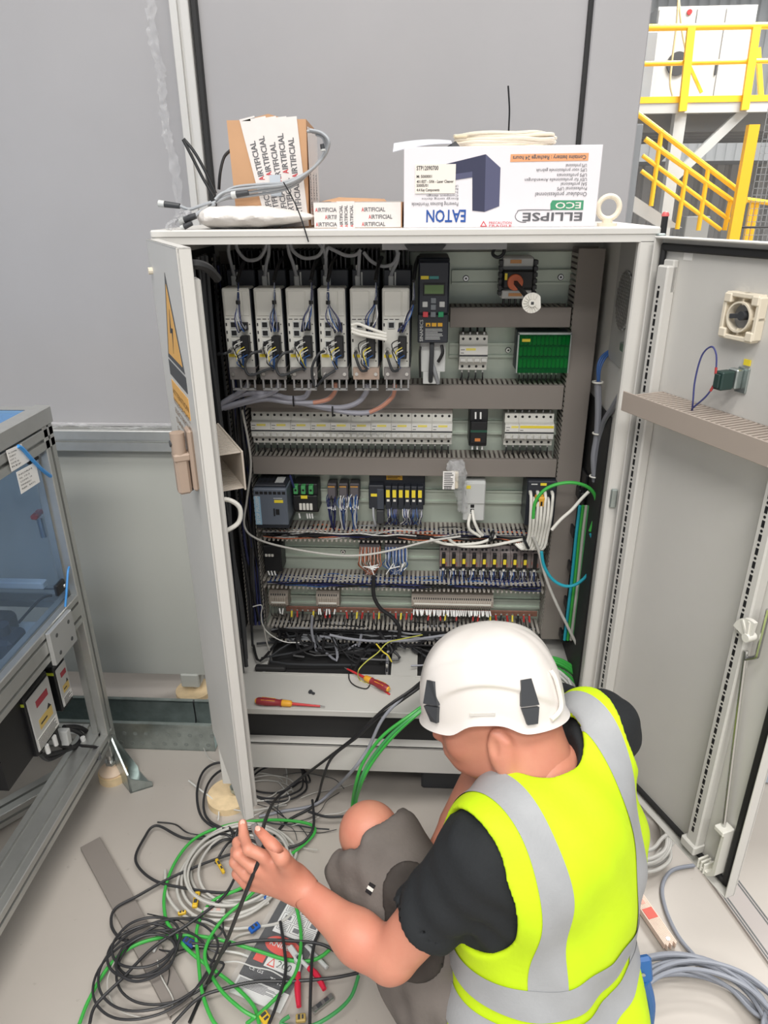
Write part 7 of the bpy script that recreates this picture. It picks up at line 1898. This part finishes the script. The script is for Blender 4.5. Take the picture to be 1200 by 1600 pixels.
for k in range(46):
    mt = r_.choice([m_blkc, m_blkc, m_gry, m_wk, m_dark])
    xs_0 = r_.uniform(-.43, .30); pts = [V((xs_0, r_.uniform(.26, .34), .405)), V((xs_0+r_.uniform(-.03, .05), r_.uniform(.24, .32), .385)), V((xs_0+r_.uniform(-.05, .12), r_.uniform(.2, .32), .368)), V((xs_0+r_.uniform(-.1, .22), r_.uniform(.16, .30), .358+r_.random()*.012))]
    pts = [V((max(-.46, min(.44, p.x)), p.y, p.z)) for p in pts]
    tg.use(mt).tube(pts, r_.choice([.0024, .003, .004]), n=5, seg=4)
tag(tg.build('cable_tangle'), 'black cables sagging between the lowest duct and the cabinet floor', 'cables', kind='stuff')
# cables leaving the cabinet over the front edge
cable('black_cable', 'black cable leaving the cabinet over its front edge towards the lower left, upper strand', 'cable', [P(720, 1040, y=.13), P(670, 1058, y=.06), P(640, 1080, y=.0), P(600, 1108, y=-.03), P(556, 1150, y=-.03), P(510, 1186, y=-.02), P(462, 1222, z=.10), P(430, 1250, z=.13), P(412, 1290, d=1.38), hp(412, 1318, 1.275)], .0038, m_wk)
cable('black_cable', 'black cable leaving the cabinet beside the first one and dropping to the floor', 'cable', [P(720, 1046, y=.12), P(672, 1064, y=.05), P(645, 1082, y=.0), P(590, 1122, y=-.03), P(560, 1150, y=-.035), P(520, 1182, y=-.035), P(505, 1215, y=-.04), P(497, 1245, z=.02), P(486, 1262, z=.008), P(450, 1282, z=.006), P(425, 1310, z=.006)], .0038, m_wk)
cable('grey_cable', 'grey cable hanging from the cabinet in a long curve down to the floor', 'cable', [P(720, 1050, y=.11), P(655, 1072, y=.03), P(620, 1098, y=-.02), P(595, 1128, y=-.04), P(575, 1170, y=-.05), P(550, 1205, y=-.06), P(520, 1235, z=.05), P(490, 1258, z=.008), P(440, 1268, z=.006), P(405, 1276, z=.006)], .0044, m_gry)
for k, (o_, mt) in enumerate(((0, m_grn), (16, m_grnd), (24, m_grn))):
    cable('green_cable', 'green cable from the cabinet hanging past the knee to the floor, %s of three' % ('left', 'middle', 'right')[k], 'cable', [P(700, 1075, y=.08), P(668+o_*.3, 1098, y=.01), P(640+o_*.4, 1118, y=-.03), P(598+o_*.7, 1150, y=-.05), P(568+o_*.6, 1190, y=-.06), P(556+o_*.35, 1225, y=-.07), P(550+o_*.2, 1262, z=.04), P(547+o_*.15, 1330, z=.008), P(545+o_*.1, 1390, z=.006), P(538+k*4, 1420+k*10, z=.006)], .0044, mt)
# green coil on the right part of the cabinet floor
cable('cable_coil', 'green cables coiled on the right part of the cabinet floor behind the helmet', 'cable', loop_pts(P(862, 1070, z=.355), .075, .095, .2, 6, .352, .006, dz=.005, seed=4), .0046, m_grn, seg=5)
cable('cable_coil', 'white cables coiled inside the green ones on the cabinet floor', 'cable', loop_pts(P(858, 1075, z=.355), .058, .075, .2, 4, .354, .005, dz=.005, seed=5), .0036, m_ww, seg=5)
cable('yellow_wire', 'short yellow stiff wire at the right jamb near the cabinet floor', 'wire', [P(917, 1062, y=.08), P(922, 1080, y=.06), P(927, 1098, y=.05)], .0028, M('amber_wire', (220, 176, 70), .5))

# ------------------------------------------------------------------ cables on the floor
def coil(label, px_, py_, rx, ry, rot, turns, r, mat, z0=.006, seed=1, jit=.012, dz=.004):
    return cable('cable_coil', label, 'cable', loop_pts(P(px_, py_, z=0), rx, ry, rot, turns, z0, jit, dz=dz, seed=seed), r, mat, seg=5)
coil('pale grey cable coil on the floor under the corner of the left door', 375, 1365, .125, .115, .3, 7, .0036, m_gryl, seed=8, jit=.022)
coil('dark grey cable coil on the floor at the lower left, over the grey trunking lid', 236, 1497, .070, .058, .2, 4, .0030, m_blkc, z0=.02, seed=9, jit=.022)
coil('loose wide dark cable loops round the smaller dark coil at the lower left', 262, 1520, .122, .098, .3, 3, .0028, m_blkc, z0=.02, seed=19, jit=.03)
coil('thin black cable loops on the floor under the front edge of the cabinet', 430, 1218, .085, .07, .1, 3.4, .0028, m_blkc, seed=12, jit=.03)
coil('pale thin wire loops lying within the cable heap', 400, 1240, .10, .055, .2, 3, .0022, m_gryl, seed=14, jit=.03)
coil('white network cable coil on the floor between the vest and the right door', 990, 1308, .088, .118, -.25, 9, .0048, m_gryl, seed=6, jit=.020, dz=.006)
coil('large blue grey cable coil at the lower right edge of the photo', 1085, 1610, .165, .13, .3, 9, .0050, M('blue_grey_cable', (138, 142, 152), .4), seed=7, jit=.038, dz=.005)
cable('grey_cable', 'single grey cable running from the right door to the large coil', 'cable', fl_path([(1085, 1352), (1050, 1360), (1035, 1385), (1040, 1420), (1058, 1460), (1082, 1490), (1100, 1505), (1140, 1512)], .006, .001), .0048, M('blue_grey_cable', (138, 142, 152), .4))
G_ = [('green cable swinging in a wide arc from the heap to the lower left edge', [(124, 1600), (140, 1560), (170, 1510), (205, 1480), (250, 1465), (300, 1462), (350, 1470), (400, 1485), (450, 1500), (490, 1500), (520, 1478), (538, 1440), (546, 1400)]),
      ('green cable looping round the pale coil under the left door', [(440, 1345), (474, 1320), (492, 1300), (484, 1288), (450, 1282), (405, 1282), (350, 1291), (305, 1310), (275, 1345), (258, 1390), (258, 1430), (270, 1455), (300, 1490), (360, 1535), (395, 1570), (405, 1600)]),
      ('green cable dropping through the heap and over the tool pack', [(400, 1375), (372, 1390), (330, 1410), (308, 1450), (310, 1500), (316, 1550), (330, 1590), (345, 1610)]),
      ('green cable crossing the tool pack from its top to its lower left', [(420, 1385), (455, 1402), (468, 1440), (470, 1480), (462, 1520), (440, 1550), (412, 1578), (385, 1600)]),
      ('green cable curving at the bottom edge below the elbow', [(560, 1525), (548, 1558), (520, 1585), (480, 1605), (440, 1600), (452, 1588)]),
      ('green cable running inside the heap from the hand to the lower end', [(415, 1372), (390, 1400), (345, 1440), (320, 1490), (340, 1540), (375, 1575), (400, 1590)])]
for k, (lb, pts) in enumerate(G_): cable('green_cable', lb, 'cable', fl_path(pts, .016+.003*k, .006, k), .0041, m_grn if k != 4 else m_grnd)
B_ = [('black cable lying in a long loop left of the pale coil', [(392, 1296), (345, 1305), (290, 1310), (245, 1290), (225, 1310), (212, 1345), (240, 1375), (290, 1388), (345, 1395), (380, 1390)]),
      ('black cable bowing over the grey trunking lid', [(376, 1330), (330, 1345), (270, 1370), (215, 1400), (180, 1420), (174, 1445), (186, 1465), (200, 1470)]),
      ('black cable pair hanging down beside the plywood pad', [(372, 1195), (340, 1192), (318, 1205), (308, 1235), (312, 1270), (330, 1290), (360, 1300)]),
      ('second black cable bending round beside the plywood pad', [(372, 1200), (345, 1204), (325, 1225), (318, 1260), (330, 1285), (370, 1302)]),
      ('black cable crossing the tool pack almost level', [(300, 1474), (345, 1478), (400, 1470), (450, 1470), (500, 1475), (530, 1490), (560, 1505)]),
      ('black cable sweeping below the tool pack towards the elbow', [(270, 1600), (310, 1560), (350, 1545), (400, 1534), (460, 1533), (520, 1528), (560, 1520)]),
      ('black cable descending over the middle of the tool pack', [(438, 1440), (444, 1480), (446, 1520), (432, 1570), (420, 1600)]),
      ('black cable falling straight beside the red pliers', [(505, 1440), (490, 1480), (486, 1530), (484, 1600)]),
      ('black cable bending round the lower coil to the bottom edge', [(372, 1360), (350, 1400), (300, 1440), (240, 1480), (190, 1530), (150, 1570), (140, 1600)]),
      ('black cable running from the front of the cabinet to the knee', [(482, 1268), (510, 1276), (540, 1275), (556, 1272)]),
      ('thick black cable bending round in front of the cabinet', [(488, 1250), (490, 1290), (475, 1315), (450, 1325)]),
      ('black cable end behind the forearm beside the shorts', [(520, 1398), (530, 1380), (545, 1368), (558, 1362)]),
      ('black cable at the bottom edge beside the vest', [(612, 1555), (628, 1575), (640, 1600)])]
for k, (lb, pts) in enumerate(B_): cable('black_cable', lb, 'cable', fl_path(pts, .018+.0014*k, .006, 30+k), .0036, m_blkc)
W_ = [('pale grey cable arcing from the heap to the tool pack', [(440, 1400), (462, 1415), (440, 1440), (400, 1448), (350, 1450), (300, 1430)]),
      ('pale grey cable running along the lower side of the coil', [(258, 1360), (262, 1400), (290, 1432), (330, 1440), (370, 1430), (420, 1410)]),
      ('thin pale wire ending over the dark coil', [(246, 1500), (248, 1515), (254, 1530), (270, 1560), (268, 1575)]),
      ('thin lilac wires fanned out at the lower left of the dark coil', [(180, 1500), (168, 1530), (172, 1560), (190, 1580), (220, 1590)])]
for k, (lb, pts) in enumerate(W_): cable('pale_cable', lb, 'cable', fl_path(pts, .012+.002*k, .004, 50+k), .0036 if k < 2 else .0016, m_gryl)
tg = MB(); r_ = random.Random(33)
for k in range(26):
    c = r_.choice([(470, 1230), (440, 1290), (360, 1310), (310, 1500), (370, 1400), (420, 1250)]); pts = []
    a_ = r_.uniform(0, 6.28); x, y = c[0]+r_.uniform(-40, 40), c[1]+r_.uniform(-30, 30)
    for i in range(5): pts.append(P(x, y, z=.004+r_.random()*.02)); a_ += r_.uniform(-.7, .7); x += math.cos(a_)*28; y += math.sin(a_)*18
    tg.use(r_.choice([m_gryl, m_blkc, m_dark, m_gryl, m_ww])).tube(pts, r_.choice([.0010, .0014, .0022]), n=5, seg=5)
tag(tg.build('loose_wires'), 'thin loose wires strewn through the cable heap on the floor', 'wires', kind='stuff')
for k, (px_, py_) in enumerate(((372, 1308), (368, 1318))): pass
KN = MB(m_wk)
for k in range(9):
    a_ = k*.7; c = P(366, 1312, z=.03); KN.tube([c, c+V((math.cos(a_)*.03, math.sin(a_)*.03, .008)), c+V((math.cos(a_)*.075, math.sin(a_)*.07, -.018))], .0034, n=6)
tag(KN.build('cable_knot'), 'knot of black cable ends tied together in the middle of the heap', 'cables', kind='stuff')
# ------------------------------------------------------------------ loose things
# screwdrivers on the cabinet floor
m_sdr = M('handle_maroon', (142, 48, 54), .4); m_sdy = M('handle_amber', (226, 164, 52), .4); m_sdt = M('shaft_red', (190, 52, 54), .4)
def screwdriver(label, a, b, z):
    A_, B_ = P(*a, z=z+.011), P(*b, z=z+.006); d_ = (B_-A_).normalized(); L = (B_-A_).length
    D = thing('screwdriver', label, 'screwdriver', A_)
    h = L*.47
    MB(m_sdr).lathe(A_, d_, [(.007, 0), (.010, .006), (.0115, h*.3), (.010, h*.55), (.0085, h*.72), (.0105, h*.8)], n=14).build('grip', D)
    g = MB(m_sdy); F = frame(d_)
    g.lathe(A_-d_*.002, d_, [(.0055, 0), (.0078, .003), (.0078, .007)], n=14)
    g.build('end_cap', D)
    ys_ = MB(m_sdy)
    for s_ in (-1, 1): ys_.bar(A_+d_*h*.18+F@V((s_*.006, 0, 0))+V((0, 0, .0088)), A_+d_*h*.60+F@V((s_*.005, 0, 0))+V((0, 0, .0082)), .0016, .002)
    ys_.build('grip_lines', D, kind='stuff')
    MB(m_sdy).lathe(A_+d_*h*.8, d_, [(.0085, 0), (.0095, .004), (.0085, h*.28), (.005, h*.32)], n=14).build('collar', D)
    MB(m_sdt).cyl(A_+d_*h*1.1, A_.lerp(B_, .93), .0042, .0026, n=10).build('shaft', D)
    MB(m_steel).cyl(A_.lerp(B_, .92), B_, .0022, .0010, n=8).build('tip', D)
screwdriver('red and yellow insulated screwdriver lying alone on the left of the cabinet floor', (400, 1095), (508, 1104), oz)
screwdriver('red and yellow insulated screwdriver at the edge of the floor opening, pointing up left', (607, 1077), (538, 1043), oz+.004)
cable('probe_lead', 'thin black lead curling under the second screwdriver', 'wire', [P(545, 1044, z=oz+.01), P(546, 1062, z=oz+.004), P(556, 1072, z=oz+.003), P(572, 1076, z=oz+.003), P(578, 1070, z=oz+.003)], .0017, m_wk)
cable('probe_lead', 'thin white lead with a red tip on the cabinet floor', 'wire', [P(572, 1068, z=oz+.003), P(588, 1074, z=oz+.003), P(602, 1080, z=oz+.003)], .0013, m_ww)
tag(MB(m_red).cyl(P(600, 1079, z=oz+.003), P(609, 1085, z=oz+.003), .0026, n=8).build('wire_tip'), 'red crimped tip on the thin white lead', 'tip')
c = P(485, 1081, z=oz+.004); tag(MB(m_dark).cyl(c, c+V((.012, -.008, .0)), .0035, n=8).cyl(c-V((.002, -.0015, 0)), c+V((.002, -.0015, 0)), .006, n=10).build('loose_screw'), 'single loose screw on the middle of the cabinet floor', 'screw')
# trunking lid on the floor
q = [P(128, 1322, z=.014), P(153, 1309, z=.014)]
e0 = (q[0]+q[1])/2; e1 = P(292, 1592, z=.014); dr = (e1-e0).normalized(); wd = (q[1]-q[0]).length
pr_ = V((-dr.y, dr.x, 0)); tl = MB(m_duct)
F = Matrix(((pr_.x, dr.x, 0, e0.x), (pr_.y, dr.y, 0, e0.y), (0, 0, 1, .0)))
tl.T = F.to_4x4(); tl.box(-.026, .026, 0, .56, .012, .014, .0006).box(-.026, -.0245, 0, .56, 0, .013).box(.0245, .026, 0, .56, 0, .013)
tag(tl.build('trunking_lid', smooth=0), 'long grey trunking lid lying on the floor at the lower left', 'trunking lid')
# tool pack: printed card in a clear bag
def fp(px, py, z=.012): return P(px, py, z=z)
BG = thing('tool_pack', 'clear bag with a black printed card and red top lying below the forearm', 'packaging', fp(450, 1480, 0))
o0 = fp(374, 1520); ux = (fp(452, 1552)-o0).normalized(); uy0 = fp(446, 1392)-o0; uy = (uy0-ux*uy0.dot(ux)).normalized()
Wc = (fp(452, 1552)-o0).length; Hc_ = uy0.length
def C2(u, v, z=0): return o0+ux*(Wc*u)+uy*(Hc_*v)+V((0, 0, z))
def cq(mb, mat, u0, u1, v0, v1, z, th=.0004):
    mb.use(mat); b_ = [C2(u0, v0, z), C2(u1, v0, z), C2(u1, v1, z), C2(u0, v1, z)]
    mb.add(b_+[p+V((0, 0, th)) for p in b_], [(3, 2, 1, 0), (4, 5, 6, 7), (0, 1, 5, 4), (1, 2, 6, 5), (2, 3, 7, 6), (3, 0, 4, 7)]); return mb
m_card_k = M('card_black', (48, 48, 52), .4); m_card_r = M('card_red', (222, 66, 48), .4); m_card_w = M('card_white', (220, 220, 218), .5)
bx_ = MB(m_card_k); cq(bx_, m_card_k, 0, 1, 0, 1.0, -.008, .008); bx_.build('card', BG, smooth=0)
t_ = MB(m_card_r); cq(t_, m_card_r, -.02, 1.05, 1.0, 1.16, -.006, .005); t_.build('red_top', BG, smooth=0)
t_ = MB(m_card_w); cq(t_, m_card_w, .16, 1.0, .52, 1.0, .0004); t_.use(m_print)
for r_0 in range(4):
    for c_0 in range(3):
        u, v = .20+c_0*.27, .56+r_0*.11
        for (a_, b_, c_, d_) in ((u, u+.24, v, v+.004), (u, u+.24, v+.09, v+.094), (u, u+.008, v, v+.09), (u+.232, u+.24, v, v+.09)): cq(t_, m_print, a_, b_, c_, d_, .0008, .0002)
        if (r_0+c_0) % 2: cq(t_, m_gr_p, u+.05, u+.18, v+.02, v+.07, .0008, .0002)
        else:
            for k in range(4): cq(t_, m_gr_p, u+.03, u+.20, v+.015+k*.018, v+.022+k*.018, .0008, .0002)
t_.build('instruction_panel', BG, smooth=0)
t_ = MB(m_card_r)
N_ = 24; el = [C2(.50+.36*math.cos(2*math.pi*i/N_), .40+.10*math.sin(2*math.pi*i/N_), .001) for i in range(N_)]
t_.add(el+[p+V((0, 0, .0004)) for p in el], [tuple(range(N_))[::-1], tuple(range(N_, 2*N_))]+[(i, (i+1) % N_, N_+(i+1) % N_, N_+i) for i in range(N_)])
t_.use(m_card_w).text('KNIPEX', C2(.24, .375, .0018), ux, uy, .012, width=Wc*.5, bold=True)
t_.build('logo', BG, smooth=0)
t_ = MB(m_card_r); cq(t_, m_card_r, .10, .30, .17, .28, .001); cq(t_, m_card_w, .34, .98, .15, .28, .0012)
t_.use(m_card_r).add([C2(.38, .165, .0018), C2(.54, .165, .0018), C2(.46, .265, .0018)], [(0, 1, 2)]); t_.use(m_card_w).add([C2(.41, .178, .002), C2(.51, .178, .002), C2(.46, .24, .002)], [(0, 1, 2)])
t_.use(m_print).text('200', C2(.56, .18, .0018), ux, uy, .016, width=Wc*.28); t_.use(m_card_w).text('CE', C2(.12, .07, .001), ux, uy, .007, width=Wc*.11); t_.text('GS', C2(.28, .07, .001), ux, uy, .007, width=Wc*.12); t_.text('78 13', C2(.56, .03, .001), ux, uy, .010, width=Wc*.26, bold=True)
t_.build('print', BG, smooth=0)
t_ = MB(m_card_w); cq(t_, m_card_w, .0, 1.0, -.19, -.005, -.006, .003); t_.use(m_gr_p)
for k in range(7): cq(t_, m_gr_p, .04, .60+.3*((k*7) % 3)/2, -.03-k*.012, -.024-k*.012, -.0028, .0002)
t_.build('care_panel', BG, smooth=0)
m_bagf = MF('pack_film', (236, 238, 240), .05, .15, .5, 60)
def bgf(u, v): return C2(-.08+1.18*u, -.26+1.46*v, .006+.004*math.sin(u*9+v*5)*math.sin(v*11)*math.sin(math.pi*u))
t_ = MB(m_bagf); t_.sheet(bgf, 14, 18, .0006); t_.build('clear_bag', BG, smooth=80)
# red cutting pliers lying on the pack
PLI = thing('pliers', 'small side cutting pliers with crossed red handles lying across the tool pack', 'pliers', fp(470, 1510, 0))
j = fp(466, 1498, .026)
for nm, pts in (('left', [(470, 1492), (466, 1520), (465, 1545), (467, 1573)]), ('right', [(468, 1498), (482, 1512), (495, 1524), (507, 1546)])):
    pp = [fp(a_, b_, .024) for a_, b_ in pts]
    MB(M('plier_red', (206, 40, 66), .35)).tube(pp[1:], lambda t: .0054+.0018*math.sin(math.pi*min(1, t*1.1)), n=10).build('handle', PLI); MB(m_lblg).tube(pp[:2], .0046, n=8).build('arm', PLI)
MB(m_lblg).cyl(j-V((0, 0, .005)), j+V((0, 0, .004)), .010, n=18).bar(j, fp(452, 1478, .026), .014, .008, b=.003).build('head', PLI); MB(m_dark).cyl(j+V((0, 0, .004)), j+V((0, 0, .0052)), .004, n=12).build('rivet', PLI)
tag(MB(m_lblg).cyl(fp(478, 1478, .01), fp(511, 1512, .01), .0050, n=10).build('metal_pin'), 'grey metal pin lying at the right edge of the tool pack', 'pin')
# plugs and tags in the heap
def nub(label, cat, a, b, w, mat, z=.022, h=.010, two=None):
    A_, B_ = fp(*a, z), fp(*b, z); D = thing(cat.replace(' ', '_'), label, cat, A_)
    MB(mat).bar(A_, B_, w, h, b=.002).build('body', D); d_ = (B_-A_)
    MB(two or m_dark).bar(A_.lerp(B_, .22)+V((0, 0, h*.5)), A_.lerp(B_, .45)+V((0, 0, h*.5)), w*.6, .002).bar(A_.lerp(B_, .6)+V((0, 0, h*.5)), A_.lerp(B_, .78)+V((0, 0, h*.5)), w*.5, .002).build('openings', D, kind='stuff'); return D
m_bplug = M('plug_blue', (34, 92, 176), .4); m_yplug = M('plug_yellow', (218, 178, 44), .45)
nub('bright blue plug at the upper edge of the tool pack', 'plug', (410, 1403), (423, 1388), .016, m_bplug)
nub('bright blue plug left of the tool pack', 'plug', (390, 1455), (405, 1444), .016, m_bplug)
nub('dark blue plug within the green and dark coils', 'plug', (287, 1468), (303, 1477), .016, M('plug_navy', (36, 66, 132), .4))
nub('yellow terminal tag on the pale coil, nearest the trunking lid', 'plug', (304, 1418), (309, 1394), .013, m_yplug)
nub('small yellow clip in the middle of the pale coil', 'clip', (338, 1343), (350, 1364), .008, m_yplug)
nub('yellow clip half hidden below the pale coil', 'clip', (278, 1428), (291, 1425), .008, m_yplug)
nub('yellow tag at the bottom edge among green cables', 'plug', (408, 1582), (420, 1598), .020, m_yplug)
nub('brown and yellow connector at the bottom edge near the green cable', 'plug', (462, 1592), (478, 1590), .016, M('plug_tan', (176, 150, 84), .45))
nub('clear network plug in the middle of the heap', 'plug', (318, 1422), (352, 1424), .012, m_gryl, two=M('plug_pink', (206, 170, 160), .4))
D = nub('bright metal crimp connector on the floor at the bottom edge', 'plug', (488, 1581), (520, 1556), .014, m_steel, z=.008)
tag(MB(m_lblg).cyl(fp(245, 1478, .02), fp(240, 1487, .02), .003, n=8).build('ferrule'), 'tiny grey ferrule on the end of a cable in the dark coil', 'ferrule')
# folding rule
RU = thing('folding_rule', 'worn white wooden folding rule lying folded on the floor right of the vest', 'folding rule', fp(1020, 1440, 0))
r0, r1 = fp(972, 1368, .012), fp(1048, 1478, .012); dr = (r1-r0).normalized(); pd = V((-dr.y, dr.x, 0))
m_rule = M('rule_white', (228, 206, 190), .6, noise=.10, scale=30)
for k in range(9):
    o_ = pd*((k-4)*.0036); e_ = .003*((k*5) % 3-1)
    MB(m_rule).bar(r0+o_+dr*e_, r1+o_+dr*e_, .0031, .016, b=.0006).build('slat', RU)
rt_ = MB(M('rule_red', (208, 92, 78), .6)); f_ = r0.lerp(r1, .52); rt_.bar(f_+V((0, 0, .0083)), r0.lerp(r1, .66)+V((0, 0, .0083)), .026, .0006)
rt_.use(M('rule_pink', (216, 160, 144), .6)).bar(r0.lerp(r1, .12)+V((0, 0, .0083)), r0.lerp(r1, .46)+V((0, 0, .0083)), .010, .0006); rt_.build('printed_mark', RU, smooth=0)
MB(m_steel).cyl(r1-dr*.012+V((0, 0, .008)), r1-dr*.012+V((0, 0, .0095)), .005, n=12).build('rivet', RU)
# blue tube cutter hanging at the vest side
TC = thing('pipe_cutter', 'blue pipe cutter hanging at the right hip below the vest', 'cutter', fp(1000, 1580, 0))
a_, b_, c_ = P(1001, 1494, d=1.22), P(1004, 1535, d=1.22), P(1012, 1612, d=1.25)
m_tc = M('tool_blue', (44, 96, 156), .4)
MB(m_tc).bar(a_, b_, .036, .016, up=(0, 0, 1), b=.005).build('head', TC); MB(m_tc).tube([b_-(b_-a_)*.1, b_.lerp(c_, .4)+V((.008, 0, 0)), c_], lambda t: .013-.005*t, n=10).build('handle', TC)
MB(m_tc).tube([a_+V((-.012, 0, -.02)), b_.lerp(c_, .3)+V((-.018, 0, 0)), c_+V((-.03, .0, .0))], .006, n=8).build('handle', TC)
MB(m_steel).cyl(a_.lerp(b_, .5)+V((0, -.009, 0)), a_.lerp(b_, .5)+V((0, -.011, 0)), .004, n=10).build('rivet', TC)
# floor channel at the right and equipment beyond the door
p0, p1 = P(1118, 1392, z=0), P(1216, 1530, z=0); p2, p3 = P(1140, 1360, z=0), P(1216, 1468, z=0)
FC = thing('floor_rail', 'low aluminium floor rail with two dark grooves running out at the lower right', 'rail', p0)
dd = (p1-p0).normalized(); nn = V((-dd.y, dd.x, 0)); wd = abs((p2-p0).dot(nn))
m_fr = M('rail_grey', (168, 160, 156), .45)
MB(m_fr).bar(p0+nn*wd*.5-dd*.4+V((0, 0, .004)), p1+nn*wd*.5+dd*.3+V((0, 0, .004)), wd, .008).build('strip', FC, smooth=0)
for f in (.06, .16, .86, .96): MB(m_aludark).bar(p0+nn*wd*f-dd*.4+V((0, 0, .0078)), p1+nn*wd*f+dd*.3+V((0, 0, .0078)), wd*.05, .002).build('groove', FC, smooth=0)
BS = thing('conveyor', 'light blue grey conveyor machine beyond the right door', 'machine', P(1200, 1230, z=0))
c = P(1176, 1226, z=0)
MB(M('base_blue', (168, 178, 186), .5)).box(c.x, c.x+.7, c.y, c.y+.5, .0, .16, .01).build('plinth', BS); MB(m_lblg).cyl((c.x+.02, c.y+.1, .30), (c.x+.6, c.y+.02, .22), .045, n=16).build('pipe', BS); MB(m_lblg).cyl((c.x+.02, c.y+.12, .42), (c.x+.6, c.y+.06, .38), .03, n=16).build('pipe', BS)
MB(m_dark).box(c.x+.03, c.x+.65, c.y+.2, c.y+.45, .16, .7, .01).build('housing', BS)
# short dark step box under the plinth
q = P(690, 1228, y=.10)
tag(MB(m_dark).box(q.x-.06, q.x+.22, .10, .34, 0, .10, .006).build('dark_box'), 'dark low box standing under the cabinet behind the knees', 'box')
